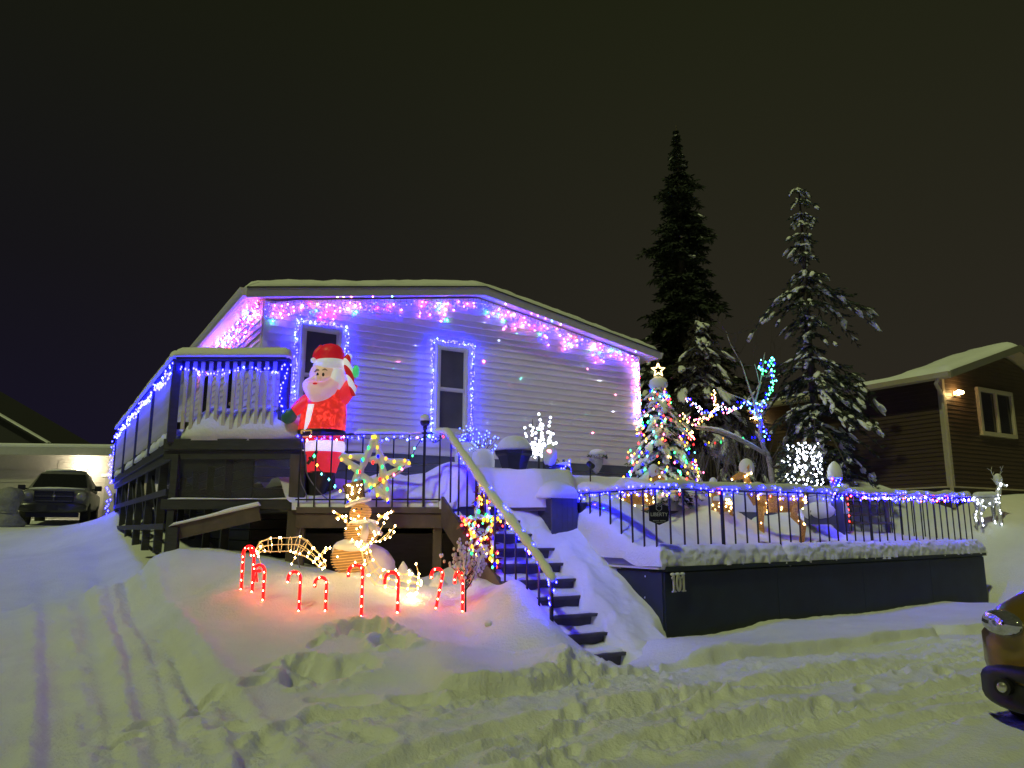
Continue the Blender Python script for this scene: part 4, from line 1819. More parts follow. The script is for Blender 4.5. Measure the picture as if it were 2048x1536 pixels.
for q in ([(629, 744, SD - .215), (634, 740, SD - .225), (639, 741, SD - .225)], [(644, 741, SD - .225), (650, 739, SD - .215), (656, 743, SD - .2)]):
    limb('eyebrow', q, [1.2, 2.4, 1.2], mat('brow_brown', (.35, .22, .12), .6))
body('hat_brim', [(659, 741, 31), (659, 738, 33), (660, 729, 32.5), (660.5, 722, 30)], F_WHITE, .95, tilt=.02)
body('hat', [(660, 724, 29), (660, 715, 29), (661, 705, 27.5), (662, 697, 23), (662, 691, 15), (662, 688, 5)], F_HAT, .95)
limb('hat_tail', [(645, 698, SD - .08), (634, 706, SD - .14), (629, 716, SD - .16)], [10, 7, 4.5], F_HAT)
mb = MB()
mb.ell(at(626.5, 720.5, SD - .17), 5.5 * mpp(SD), 12, 8)
mb.build('pompom', F_WHITE, santa, smooth=True)
# striped cane and bow held up in the raised mitten
cane = thing('striped_cane', 'inflated red and white striped cane with a green bow held in the raised mitten', 'decoration', at(704, 795, SD - .1))
F_STRIPE, n_, l_, b_ = bsdf('red_white_stripes')
co = n_.new('ShaderNodeTexCoord')
wv = n_.new('ShaderNodeTexWave')
wv.bands_direction = 'DIAGONAL'
wv.inputs['Scale'].default_value = 2.6
wv.inputs['Distortion'].default_value = 0
rp = n_.new('ShaderNodeValToRGB')
rp.color_ramp.interpolation = 'CONSTANT'
rp.color_ramp.elements[0].color = (.5, .01, .015, 1)
rp.color_ramp.elements[1].position = .5
rp.color_ramp.elements[1].color = (.8, .8, .85, 1)
l_.new(co.outputs['Object'], wv.inputs['Vector'])
l_.new(wv.outputs['Fac'], rp.inputs[0])
l_.new(rp.outputs[0], b_.inputs['Base Color'])
l_.new(rp.outputs[0], b_.inputs['Emission Color'])
b_.inputs['Emission Strength'].default_value = .45
limb('shaft', [(707, 792, SD - .12), (704, 775, SD - .13), (700, 752, SD - .13), (696, 735, SD - .12), (694, 722, SD - .1), (697, 713, SD - .08), (702, 716, SD - .05)],
     [4, 6, 7.5, 8, 7.5, 6.5, 4.5], F_STRIPE, par=cane)
mb = MB()
mb.ell(at(712, 743, SD - .12), (7 * mpp(SD), .07, 13 * mpp(SD)), 14, 9)
mb.build('bow', F_BOW, cane, smooth=True)
lt = thing('figure_tether', 'dark power cord running down beside the boots of the inflatable figure', 'cord', at(612, 880, SD - .4))
mb = MB()
mb.tube(smooth_path([at(606, 880, SD - .42), at(612, 920, SD - .42), at(615, 950, SD - .42), at(640, 985, SD - .42), at(660, 1002, SD - .3)], 5), .009, 5)
mb.build('cable', M_CABLE, lt)
mb = MB()
mb.tube([at(615, 928, SD - .45), at(625, 915, SD - .45), at(634, 902, SD - .45)], .022, 6)
mb.tube([at(618, 915, SD - .46), at(628, 922, SD - .46)], .018, 6)
mb.build('plug', M_RAIL, lt)

# ================================================================== star of lights leaning on the landing railing
star = thing('light_star', 'large snow-crusted star of multicoloured bulbs against the landing railing', 'decoration', at(750, 1010, 10.45))
SV = [at(752, 876, 10.5), at(818, 931, 10.48), at(777, 1004, 10.42), at(694, 1002, 10.42), at(683, 916, 10.48)]
star_wire = []
blb = []
rs_ = random.Random(11)
for i in range(5):
    a, b = SV[i], SV[(i + 2) % 5]
    P_ = [a.lerp(b, k / 10) + UP * .012 * math.sin(k * 1.7 + i) for k in range(11)]
    mb = MB()
    mb.tube(P_, .012, 6)
    mb.build('frame_bar', M_RAIL, star)
    mb = MB()
    mb.tube([p + UP * .03 + V((0, .01, 0)) for p in P_], [.05 * (1 + .25 * math.sin(k * 2.3 + i * 1.9)) for k in range(11)], 9)
    mb.build('snow_crust', SNOW, star, smooth=True)
    for p in along(P_, .15):
        blb.append((p + V((rs_.uniform(-.03, .03), -.055, rs_.uniform(-.035, .05))), rs_.choice(['green', 'gold', 'red', 'blue', 'amber', 'aqua', 'gold'])))
BIGB = {}


def big_bulbs(bl, parent, r=.018, k=2.6):
    for p, c in bl:
        if c not in BIGB:
            mb = MB()
            mb.ell((0, 0, 0), (r, r, r * 1.5), 8, 6)
            me_o = mb.build('bulb', glow(c, k), parent, smooth=True, org=(0, 0, 0))
            me_o.location = p - WO[parent.name]
            WO[me_o.name] = V(p)
            BIGB[c] = me_o
        else:
            o = BIGB[c].copy()
            C.objects.link(o)
            o.parent = parent
            o.location = p - WO[parent.name]
            WO[o.name] = V(p)


big_bulbs(blb, star)

# loose multicolour strand from the figure's boots across to the railing post
P_ = smooth_path([at(628, 915, 10.58), at(640, 940, 10.55), at(655, 955, 10.52), at(672, 975, 10.5), at(690, 985, 10.45), at(730, 985, 10.4), at(760, 965, 10.4),
                  at(800, 940, 10.42), at(820, 918, 10.5), at(835, 890, 10.6), at(850, 872, 10.6), at(870, 885, 10.55), at(890, 870, 10.55)], 5)
bl = [(jit(p, .02, rs_), rs_.choice(['red', 'green', 'gold', 'blue', 'aqua', 'pink', 'amber'])) for p in along(P_, .13)]
lights('loose_light_strand', 'dark cord with sparse multicoloured bulbs looping behind the wicker snowman', 'string lights', bl, .016, 10, [P_], wr=.006)

# second, smaller star wrapped in red tinsel, leaning on the stair railing
star2 = thing('tinsel_star', 'snow-covered star of dark red tinsel and coloured bulbs beside the stair railing', 'decoration', at(955, 1130, 9.4))
SV = [at(964, 968, 9.75), at(998, 1042, 9.62), at(992, 1132, 9.45), at(940, 1108, 9.4), at(926, 1046, 9.5)]
M_TINS = mat('red_tinsel', (.16, .012, .015), .35, var=.5, vscale=30)
blb = []
for i in range(5):
    a, b = SV[i], SV[(i + 2) % 5]
    mb = MB()
    for p in along([a, b], .005):
        d_ = V((rs_.uniform(-1, 1), rs_.uniform(-1, .6), rs_.uniform(-1, .5))).normalized()
        L_ = rs_.uniform(.05, .12)
        n__ = d_.orthogonal().normalized() * .012
        mb.add([p + n__, p - n__, p + d_ * L_ * .6 - n__ * 1.3, p + d_ * L_, p + d_ * L_ * .6 + n__ * 1.3], [(0, 1, 2, 3, 4)])
    mb.build('tinsel_bar', M_TINS, star2)
    mb = MB()
    pp = [a.lerp(b, k / 9) + UP * .045 for k in range(10)]
    mb.tube(pp, [.024 * (1 + .5 * math.sin(k * 2.1 + i)) for k in range(10)], 8)
    mb.build('snow_crust', SNOW, star2, smooth=True)
    for p in along([a, b], .125):
        blb.append((p + V((rs_.uniform(-.03, .03), -.075, rs_.uniform(-.04, .05))), rs_.choice(['green', 'gold', 'red', 'blue', 'amber', 'aqua', 'gold', 'amber'])))
big_bulbs(blb, star2)
bl = []
for i in range(70):
    a, b = SV[i % 5], SV[(i + 2) % 5]
    bl.append((jit(a.lerp(b, rs_.random()), .075, rs_) - V((0, .06, 0)), rs_.choice(['red', 'red', 'amber', 'warm', 'green', 'pink', 'gold'])))
lights('tinsel_lights', 'small red and warm bulbs tangled in the dark red tinsel star', 'string lights', bl, .0105, 14)

# ================================================================== wicker snowman
SM = 9.75
snm = thing('wicker_snowman', 'lit golden wicker snowman with a tilted hat, buried to its middle in snow', 'decoration', at(700, 1138, SM))
M_WICK = mat('gold_wicker_glow', (.42, .24, .08), .4, var=.3, vscale=30, emit=(1, .5, .12), estr=.45)  # emission paints the glow of the bulbs onto the wicker
k_ = mpp(SM)


def wick(name, px, py, rx_, ry_, tilt=0.0, rings=12):
    c = at(px, py, SM)
    mb = MB()
    mb.ell(c, (rx_ * k_ * .94, rx_ * k_ * .85, ry_ * k_ * .96), 20, 12)
    b = mb.build(name, mat('wicker_inner_glow', (.20, .11, .035), .6, emit=(1, .45, .1), estr=.22), snm, smooth=True)  # light inside the ball put in as emission
    mb = MB()
    for i in range(rings):
        t = -1 + 2 * (i + .5) / rings
        w_ = math.sqrt(max(.03, 1 - t * t))
        mb.tube([c + V((rx_ * k_ * w_ * math.cos(a), rx_ * .9 * k_ * w_ * math.sin(a), ry_ * k_ * t + tilt * rx_ * k_ * w_ * math.cos(a))) for a in [2 * math.pi * j / 20 for j in range(21)]],
                .0045, 4, cap=False)
    mb.build('wicker_ring', M_WICK, b)
    return b


wick('base_ball', 703, 1112, 40, 36, .1, 14)
wick('middle_ball', 724, 1064, 35, 28, .05, 13)
wick('head_ball', 721, 1026, 21.5, 19, .08, 12)
# hat: tapered cylinder of dark mesh with bulbs, tilted
hx, hy = at(716, 1004, SM - .03), at(706, 966, SM - .03)
mb = MB()
ax_ = (hy - hx).normalized()
sd_ = ax_.cross(V((0, 1, 0))).normalized()
fw_ = ax_.cross(sd_)
rings = []
for t in (0, .25, .5, .75, 1):
    c = hx.lerp(hy, t)
    r_ = lerp(14, 20, t) * k_
    rings.append([c + (sd_ * math.cos(a) + fw_ * math.sin(a)) * r_ for a in [2 * math.pi * j / 18 for j in range(18)]])
mb.loft(rings)
mb.build('hat', mat('hat_mesh', (.05, .035, .02), .6, emit=(1, .55, .15), estr=.12, var=.4, vscale=40), snm)
mb = MB()
for j in range(16):
    a = 2 * math.pi * j / 16
    a2 = a + 1.3
    f_ = lambda a, t: hx.lerp(hy, t) + (sd_ * math.cos(a) + fw_ * math.sin(a)) * (lerp(14, 20, t) * k_ * 1.03)
    mb.tube([f_(lerp(a, a2, q / 4), q / 4) for q in range(5)], .005, 4)
    mb.tube([f_(lerp(a, a - 1.1, q / 4), q / 4) for q in range(5)], .005, 4)
mb.build('hat_wires', mat('dark_gold_wire', (.10, .06, .02), .4), snm)
mb = MB()
mb.loft([[c_ + (sd_ * math.cos(a) + fw_ * math.sin(a)) * r_ for a in [2 * math.pi * j / 18 for j in range(18)]] for c_, r_ in
         ((hx - ax_ * .02, .10), (hx - ax_ * .02, .17), (hx + ax_ * .01, .175), (hx + ax_ * .03, .10))])
mb.build('hat_brim', SNOW, snm, smooth=True)
mb = MB()
for q, r_ in (((736, 1052), (.10, .09, .05)), ((748, 1060), (.09, .08, .045)), ((757, 1066), (.05, .05, .03))):
    mb.ell(at(*q, SM - .12), r_, 12, 7)
mb.tube([at(733, 1050, SM - .2), at(730, 1066, SM - .23), at(726, 1082, SM - .24)], [.05, .05, .04], 10)
mb.tube([at(738, 1050, SM - .2), at(752, 1062, SM - .22), at(764, 1069, SM - .2)], [.045, .04, .025], 10)
mb.build('scarf', mat('pale_scarf', (.62, .55, .58), .8, var=.1, bump=.4), snm, smooth=True)
for x, y, D, r_, c_ in ((723, 1018, SM - .125, .012, M_RAIL), (713, 1018, SM - .125, .012, M_RAIL), (718, 1057, SM - .2, .017, M_RAIL)):
    mb = MB()
    mb.ell(at(x, y, D), r_, 8, 6)
    mb.build('button' if y > 1050 else 'eye', c_, snm, smooth=True)
mb = MB()
mb.tube([at(718, 1026, SM - .12), at(713, 1026, SM - .22)], [.018, .004], 8)
mb.build('nose', mat('orange_nose', (.5, .1, .02), .5, emit=(1, .15, .03), estr=1.0), snm, smooth=True)
for ps in ([(700, 1056), (692, 1042), (680, 1030), (664, 1020)], [(692, 1042), (690, 1032)], [(680, 1030), (672, 1036)],
           [(752, 1048), (760, 1035), (772, 1028), (786, 1022)], [(765, 1032), (757, 1030)], [(772, 1028), (776, 1038)]):
    pass
for nm, sets in (('arm', ([(700, 1056), (692, 1043), (681, 1031), (664, 1021)], [(692, 1043), (692, 1030)], [(681, 1031), (671, 1037)])),
                 ('arm', ([(752, 1048), (760, 1036), (772, 1029), (788, 1022)], [(763, 1033), (757, 1029)], [(772, 1029), (777, 1037)]))):
    mb = MB()
    for ps in sets:
        mb.tube([at(x, y, SM) for x, y in ps], .014, 6)
    mb.build(nm, M_WICK, snm, smooth=True)
mb = MB()
rsn = random.Random(5)
for cx_, cy_, w_, h_, n__ in ((703, 1115, 30, 20, 6), (715, 1066, 24, 16, 7), (716, 1028, 14, 12, 6), (709, 985, 14, 16, 16)):
    for i in range(n__):
        mb.octa(at(cx_ + rsn.uniform(-w_, w_), cy_ + rsn.uniform(-h_, h_), SM - .27 if cy_ > 1100 else SM - .22 if cy_ > 1050 else SM - .17), .0095, .012)
for x, y in ((691, 1042), (676, 1038), (668, 1024), (685, 1033), (692, 1032), (754, 1046), (757, 1031), (769, 1035), (771, 1030), (782, 1024), (775, 1027), (774, 1036)):
    mb.octa(at(x, y, SM - .03), .014, .018)
mb.build('warm_bulbs', glow('warm', 55), snm, kind='stuff')
mb = MB()
gs = at(735, 1120, SM + .25)
mb.ell(gs - UP * .10, (.36, .27, .30), 22, 12, jit=.05, rnd=rsn)
mb.ell(gs + V((.16, -.02, -.02)), (.16, .15, .13), 14, 8, jit=.08, rnd=rsn)
mb.ell(gs + V((-.1, -.02, .14)), (.15, .14, .09), 14, 8, jit=.08, rnd=rsn)
mb.ell(at(698, 1100, SM + .2), (.22, .2, .14), 16, 8, jit=.03, rnd=rsn)
mb.ell(at(706, 1092, SM - .05), (.23, .23, .085), 16, 8, jit=.03, rnd=rsn)
mb.ell(at(728, 1047, SM + .0), (.19, .17, .06), 14, 7, jit=.03, rnd=rsn)
mb.build('snow_crust', SNOW, snm, smooth=True)

# ================================================================== wire reindeer
M_LWIRE = mat('lit_white_wire', (.75, .62, .35), .4, emit=(1, .62, .2), estr=.45)


def wire_deer(name, label, st, D, extra, nb, seed, snow=None):
    t = thing(name, label, 'decoration', gnd(st[0][0], st[0][1], D), 'lit wire reindeer in the yard')
    kk = mpp(D)
    rd = random.Random(seed)
    P_ = [at(x, y, D) for x, y, r_ in st]
    rad = [r_ * kk for x, y, r_ in st]
    hoops = MB()
    longs = MB()
    rails = [[] for _ in range(6)]
    bl = []
    prev = None
    for i, p in enumerate(P_):
        d = (P_[min(i + 1, len(P_) - 1)] - P_[max(i - 1, 0)]).normalized()
        a = V((0, 1, 0)) - d * d.y
        a.normalize()
        b = d.cross(a)
        ring = [p + (a * math.cos(2 * math.pi * k / 12) * .8 + b * math.sin(2 * math.pi * k / 12)) * rad[i] for k in range(13)]
        hoops.tube(ring, .004, 4, cap=False)
        for k in range(6):
            rails[k].append(ring[k * 2])
            if rd.random() < .55:
                bl.append(ring[k * 2])
    for r_ in rails:
        longs.tube(r_, .004, 4)
    for e in extra:
        longs.tube([at(x, y, D + (q[0] if q else 0)) for x, y, *q in e], .004, 4)
        for x, y, *q in e[1:]:
            bl.append(at(x, y, D + (q[0] if q else 0)))
    hoops.build('body_hoops', M_LWIRE, t, kind='stuff')
    longs.build('frame_wires', M_LWIRE, t, kind='stuff')
    mb = MB()
    rd.shuffle(bl)
    for p in bl[:nb]:
        mb.octa(p, .0105, .014)
    mb.build('warm_bulbs', glow('warm', 80), t, kind='stuff')
    return t


wire_deer('wire_reindeer', 'lit wire reindeer bending its head down, left of the wicker snowman',
          [(513, 1104, 4), (524, 1093, 11), (540, 1090, 15), (560, 1089, 15), (580, 1089, 15), (594, 1089, 18), (606, 1095, 17), (620, 1105, 12), (634, 1117, 10), (643, 1127, 9), (648, 1135, 5)],
          9.35, [[(638, 1115), (645, 1103), (652, 1096), (660, 1095)], [(642, 1112), (650, 1104), (660, 1096)], [(520, 1096), (517, 1113), (522, 1128)], [(594, 1100), (590, 1115), (583, 1128)]], 38, 4)
wire_deer('wire_reindeer', 'lit wire reindeer with spread antlers, right of the wicker snowman',
          [(842, 1166, 4), (836, 1166, 12), (818, 1163, 15), (795, 1161, 15), (775, 1158, 16), (759, 1154, 18), (748, 1142, 15), (738, 1124, 11), (732, 1106, 9), (729, 1095, 8), (720, 1088, 6), (713, 1086, 2)],
          9.2, [[(733, 1090), (745, 1078), (757, 1066), (768, 1046)], [(735, 1088), (752, 1083), (770, 1078), (790, 1052)], [(757, 1082), (772, 1070), (780, 1061)], [(762, 1080), (780, 1075), (788, 1064)],
                [(728, 1090), (742, 1086), (760, 1083)], [(745, 1078), (750, 1070), (748, 1064)], [(820, 1160), (824, 1148), (818, 1142)], [(835, 1160), (838, 1148), (832, 1128)], [(790, 1150), (792, 1140), (797, 1150)]], 62, 8)
pit = [at(825 + dx, 1190 + dy, 8.95 - .02 * dy) for dx, dy in ((-4, -2), (0, 0), (4, -1), (2, 3), (-2, 3), (8, -4), (-8, 0))]
mb = MB()
for p in pit:
    p.z = max(p.z, gz(p.x, p.y) + .02)
    mb.octa(p, .016, .02)
tag(mb.build('buried_lights', glow('warm', 70), None), 'cluster of warm bulbs glowing in a snow hollow beside the candy canes', 'string lights')

# ================================================================== candy canes
M_CANE = mat('red_glowing_plastic', (.42, .01, .012), .25, emit=(1, .004, .004), estr=4.5, spec=.6)  # whole plastic emits, put in so the canes redden the snow
CL = ['lit red candy cane, leftmost of the cluster of three at the left', 'lit red candy cane in the middle of the cluster of three, tallest there',
      'lit red candy cane with a bow, right of the cluster of three', 'lit red candy cane below the left wire reindeer',
      'lit red candy cane directly below the wicker snowman base, left one', 'lit red candy cane standing in the dug red hollow',
      'dull red candy cane in front of the right wire reindeer, lit only near its foot', 'lit red candy cane leaning right of the right wire reindeer',
      'lit red candy cane beside the stem of the pale twig tree']
CN = [(482, 1184, 1106, 18, 9.05, 1), (504, 1187, 1101, -4, 9.0, 1), (526, 1200, 1134, -10, 8.85, 1), (598, 1217, 1144, -23, 8.8, .6), (651, 1217, 1155, -22, 8.7, 1),
      (722, 1246, 1150, -27, 8.45, 1), (795, 1224, 1149, -26, 8.6, .25), (872, 1212, 1138, -22, 8.95, 1), (925, 1212, 1138, -3, 9.0, 1)]
for (x, yb, yt, hk, D, lit), lab in zip(CN, CL):
    kk = mpp(D)
    b0 = gnd(x, yb, D)
    t = thing('candy_cane', lab, 'candy cane', b0, 'candy canes along the snow mound')
    H_ = (yb - yt) * kk
    r_ = abs(hk) * kk / 2
    lean = V((.03 if hk == -22 and x > 800 else 0, 0, 0))
    if x == 872:
        lean = V((.07, 0, 0))
    dirx = V((1 if hk > 0 else -1, -.25 if abs(hk) > 12 else -1.5, 0)).normalized()
    rk = max(r_, .075) if abs(hk) < 12 else r_
    P_ = [b0 - UP * .12, b0, b0 + UP * (H_ - rk) * .5 + lean * .5, b0 + UP * (H_ - rk) + lean]
    c_ = b0 + UP * (H_ - rk) + dirx * rk + lean
    P_ += [c_ - dirx * rk * math.cos(a) + UP * rk * math.sin(a) for a in [math.pi * q / 7 for q in range(1, 8)]]
    P_ += [P_[-1] - UP * rk * .7]
    mb = MB()
    mb.tube(P_, .017, 10)
    mb.build('cane', M_CANE, t, smooth=True)
    mb = MB()
    bl = along(P_[1:], .10)
    bl = [p for i, p in enumerate(bl) if i / len(bl) <= (1.0 if lit > .5 else .28) and not (lit < 1 and lit > .3 and i == len(bl) // 3)]
    for p in bl:
        mb.octa(p + V((0, -.017, .0)), .0078, .011)
    mb.build('bulbs', glow('cane', 150), t, kind='stuff')
    if x == 526:
        mb = MB()
        for s_ in (-1, 1):
            mb.ell(P_[6] + V((s_ * .025 - .03, -.03, -.06)), (.028, .015, .02), 8, 5)
            mb.tube([P_[6] + V((-.03, -.03, -.07)), P_[6] + V((s_ * .015 - .035, -.03, -.18))], [.006, .012], 5)
        mb.build('bow', M_CANE, t, smooth=True)

# ================================================================== pale twig tree by the stairs
tw = thing('twig_tree', 'small dark twig tree with pale blossom buds in front of the stair railing', 'twig tree', gnd(931, 1210, 8.95))
b0 = gnd(931, 1212, 8.95)
trunk = MB()
trunk.tube([b0 - UP * .1, b0 + UP * .25, b0 + UP * .42], [.012, .011, .009], 6)
trunk.build('trunk', M_RAIL, tw)
brm, bud = MB(), MB()
rt = random.Random(21)
for i in range(26):
    a = rt.uniform(0, 2 * math.pi)
    sp_r = rt.uniform(.08, .30)
    h0 = rt.uniform(.22, .42)
    L_ = rt.uniform(.25, .55)
    e = b0 + V((math.cos(a) * sp_r, math.sin(a) * sp_r * .8, h0 + L_ * .75))
    s_ = b0 + UP * h0
    mid_ = s_.lerp(e, .5) + V((math.cos(a), math.sin(a), 0)) * .03
    P_ = smooth_path([s_, mid_, e], 4)
    brm.tube(P_, [.005 - .0004 * q for q in range(len(P_))], 4)
    for p in P_[3:]:
        for q in range(2):
            if rt.random() < .72:
                pp = jit(p, .03, rt)
                brm.tube([p, pp], .002, 3)
                bud.ell(pp, (.016, .016, .021), 6, 4)
brm.build('branches', M_RAIL, tw)
bud.build('buds', mat('pale_buds', (.80, .72, .70), .8), tw, smooth=True, kind='stuff')
# small snow-capped shrublets and a lump of snow on the mound
for x, y, D, h_, lab in ((806, 1133, 9.9, .2, 'small snow-capped shrub, taller of the pair under the landing'), (820, 1136, 9.85, .15, 'small snow-capped shrub, shorter of the pair under the landing'),
                         (875, 1138, 9.75, .12, 'pointed little snow cone at the foot of the landing post')):
    mb = MB()
    p = gnd(x, y, D)
    mb.loft([[p + V((r_ * math.cos(a) * (1 + .15 * math.sin(3 * a + x)), r_ * math.sin(a), z_)) for a in [2 * math.pi * j / 12 for j in range(12)]] for r_, z_ in
             ((.12, -.06), (.11, .02), (.085, h_ * .4), (.05, h_ * .75), (.02, h_), (.004, h_ * 1.1))])
    tag(mb.build('snowy_shrub', SNOW, None, smooth=True), lab, 'shrub')
mb = MB()
p = gnd(977, 1231, 8.55)
mb.ell(p + UP * .02, (.045, .035, .035), 9, 6, jit=.15, rnd=rt)
tag(mb.build('snow_clod', SNOWR, None, smooth=True), 'small loose clod of snow lying on the smooth mound', 'snow clod')

# ================================================================== things on the front landing
def on_landing(px, py, D, dz=0.0):
    q = at(px, py, D)
    return V((q.x, q.y, q.z + dz))


# big black planter under a dome of snow
PD = 12.1
pb = at(1028, 952, PD)
pot = thing('planter_pot', 'large dark square-sided planter pot under a high dome of snow', 'planter', pb)
kk = mpp(PD)
M_POT = mat('black_resin', (.014, .014, .026), .38, var=.15)


def octring(c, r_, n=8, off=math.pi / 8):
    return [c + V((r_ * math.cos(off + 2 * math.pi * k / n), r_ * math.sin(off + 2 * math.pi * k / n), 0)) for k in range(n)]


mb = MB()
mb.loft([octring(pb + UP * z_, r_) for z_, r_ in ((-.1, .17), (0, .18), (.06, .19), (.2, .235), (.30, .275), (.335, .315), (.36, .32), (.385, .325))])
body_ = mb.build('body', M_POT, pot)
mb = MB()
for k in (4, 5, 6):
    a = math.pi / 8 + 2 * math.pi * (k + .5) / 8
    d_ = V((math.cos(a), math.sin(a), 0))
    s_ = V((-d_.y, d_.x, 0))
    mb.box(pb + d_ * .196 + UP * .16, (.11, .02, .16), (s_, d_, (UP * .95 + d_ * .28).normalized()))
mb.build('side_panel', M_POT, body_)
mb = MB()
mb.loft([[pb + UP * (.385 + .25 * math.sin(t_)) + V((.29 * math.cos(t_) * math.cos(a), .29 * math.cos(t_) * math.sin(a), 0)) for a in [2 * math.pi * j / 24 for j in range(24)]] for t_ in [math.pi / 2 * i / 9 * .99 for i in range(10)]])
mb.build('snow_dome', SNOWR, pot, smooth=True)

# snow-filled pots with white lit twigs left of the planter
for (x, y, D, r_, h_, lab) in ((966, 942, 12.5, .19, .36, 'snow-buried pot with white twig lights, right next to the large dark planter'),
                               (935, 925, 12.9, .22, .34, 'snow-buried pot with white twig lights below the tall window')):
    b0 = at(x, y, D)
    t = thing('snowy_pot', lab, 'planter', b0)
    mb = MB()
    mb.loft([[b0 + V((q * math.cos(a), q * math.sin(a), z_)) for a in [2 * math.pi * j / 18 for j in range(18)]] for q, z_ in
             ((r_ * .9, -.15), (r_ * .98, .05), (r_, h_ * .45), (r_ * .85, h_ * .8), (r_ * .5, h_ * .98), (.02, h_ * 1.02))])
    mb.build('snow_mound', SNOWR, t, smooth=True)
    tw_, bl = MB(), MB()
    for i in range(34):
        a = R.uniform(0, 6.28)
        q = R.uniform(.05, .32)
        e = b0 + V((math.cos(a) * q, math.sin(a) * q * .7, h_ + R.uniform(-.05, .32 - q * .4)))
        tw_.tube([b0 + UP * h_ * .8, b0.lerp(e, .6) + UP * .1, e], .003, 3)
        bl.octa(e, .012, .014)
    tw_.build('twigs', M_WIRE, t)
    bl.build('white_bulbs', glow('cool', 20), t, kind='stuff')

# white blossom light tree
TD = 12.6
b0 = at(1078, 955, TD)
wt = thing('blossom_light_tree', 'bare little tree covered in round white blossom lights beside the large planter', 'light tree', b0)
mb = MB()
mb.tube([b0 - UP * .1, b0 + UP * .38], .02, 8)
mb.build('trunk', M_RAIL, wt)
tw_ = MB()
rt = random.Random(31)
ball = None
tops = []
for i in range(30):
    a = rt.uniform(0, 6.28)
    q = rt.uniform(.03, .34)
    z_ = rt.uniform(.42, 1.12 - q * .6)
    e = b0 + V((math.cos(a) * q, math.sin(a) * q * .8, z_))
    s_ = b0 + UP * rt.uniform(.30, .42)
    P_ = smooth_path([s_, s_.lerp(e, .5) + V((math.cos(a), math.sin(a), 0)) * .06 - UP * .03, e], 4)
    tw_.tube(P_, .005, 4)
    for p in P_[2:]:
        if rt.random() < .62:
            tops.append(jit(p, .025, rt))
tw_.build('branches', M_RAIL, wt, kind='stuff')
mb = MB()
for p in tops:
    mb.ell(p, .0205, 7, 5)
mb.build('white_bulbs', glow('white', 9), wt, kind='stuff')

# snow-capped garden chair
cb = at(1112, 958, 11.9)
ch = thing('garden_chair', 'snow-capped garden chair wound with blue lights, right of the light tree', 'chair', cb)
for dx, dy in ((-.12, 0), (.12, .02), (-.10, .3), (.14, .3)):
    mb = MB()
    mb.box(cb + V((dx, dy, .05)), (.035, .035, .5))
    mb.build('leg', M_DECKD, ch)
mb = MB()
mb.box(cb + V((0, .15, .2)), (.32, .34, .04))
mb.build('seat', M_DECKD, ch)
mb = MB()
mb.box(cb + V((-.1, .05, .3)), (.2, .05, .32))
mb.build('backrest', M_DECKD, ch)
mb = MB()
mb.ell(cb + V((-.09, .04, .36)), (.115, .11, .19), 16, 10)
snowcap(mb, [cb + V((.0, .0, .22)), cb + V((.22, .0, .2)), cb + V((.25, .0, .0))], .09, .05, 3)
mb.build('snow_cap', SNOW, ch, smooth=True)
bl = [(cb + V((-.02 + .03 * i + R.uniform(-.02, .02), -.06, .02 + .03 * i + R.uniform(-.02, .02))), 'blue') for i in range(9)]
lights('chair_lights', 'short run of blue bulbs on the snow-capped garden chair', 'string lights', bl, .012, 26)
mb = MB()
mb.tube([at(1094, 893, 12.2), at(1172, 993, 11.6)], .008, 6)
tag(mb.build('guy_rod', M_CABLE, None), 'slanting thin dark rod behind the snow-capped garden chair', 'rod')

# basket on the wall
q = onpl(1190, 925, HL, NF)
bk = thing('wall_basket', 'half-round wall basket of greens under snow on the grey skirting', 'planter', q)
mb = MB()
rings = []
for z_, r_ in ((.12, .17), (.0, .165), (-.1, .13), (-.18, .08), (-.24, .02)):
    rings.append([q + UP * z_ + NF * .03 + ER * (r_ * math.cos(a)) + NF * (r_ * .8 * math.sin(a)) for a in [math.pi * j / 12 for j in range(13)]])
mb.loft(rings)
mb.build('basket', mat('basket_snowy', (.42, .42, .46), .8, var=.2, vscale=30, bump=.5), bk, smooth=True)
mb = MB()
mb.ell(q + UP * .18 + NF * .10, (.20, .12, .10), 14, 8, (ER, EB, UP))
mb.build('snow_cap', SNOW, bk, smooth=True)
mb = MB()
for i in range(70):
    a = R.uniform(0, math.pi)
    p = q + UP * R.uniform(.08, .15) + ER * (.2 * math.cos(a)) + NF * (.05 + .17 * math.sin(a))
    d_ = (ER * math.cos(a) + NF * math.sin(a) + UP * R.uniform(-.6, .6)).normalized() * .06
    n__ = d_.orthogonal().normalized() * .012
    mb.add([p, p + d_ * .5 + n__, p + d_, p + d_ * .5 - n__], [(0, 1, 2, 3)])
mb.build('greens', mat('basket_greens', (.03, .06, .03), .7), bk, kind='stuff')


# ================================================================== conifers
def needles(mb, p, d, L_, w_, rnd, n=3):
    for _ in range(n):
        dd = (d + V((rnd.uniform(-.5, .5), rnd.uniform(-.5, .5), rnd.uniform(-.6, .25)))).normalized()
        sd_ = dd.cross(V((rnd.uniform(-1, 1), rnd.uniform(-1, 1), rnd.uniform(-1, 1)))).normalized() * w_
        l_ = L_ * rnd.uniform(.6, 1.1)
        mb.add([p - sd_ * .3, p + dd * l_ * .5 + sd_, p + dd * l_, p + dd * l_ * .5 - sd_], [(0, 1, 2, 3)])


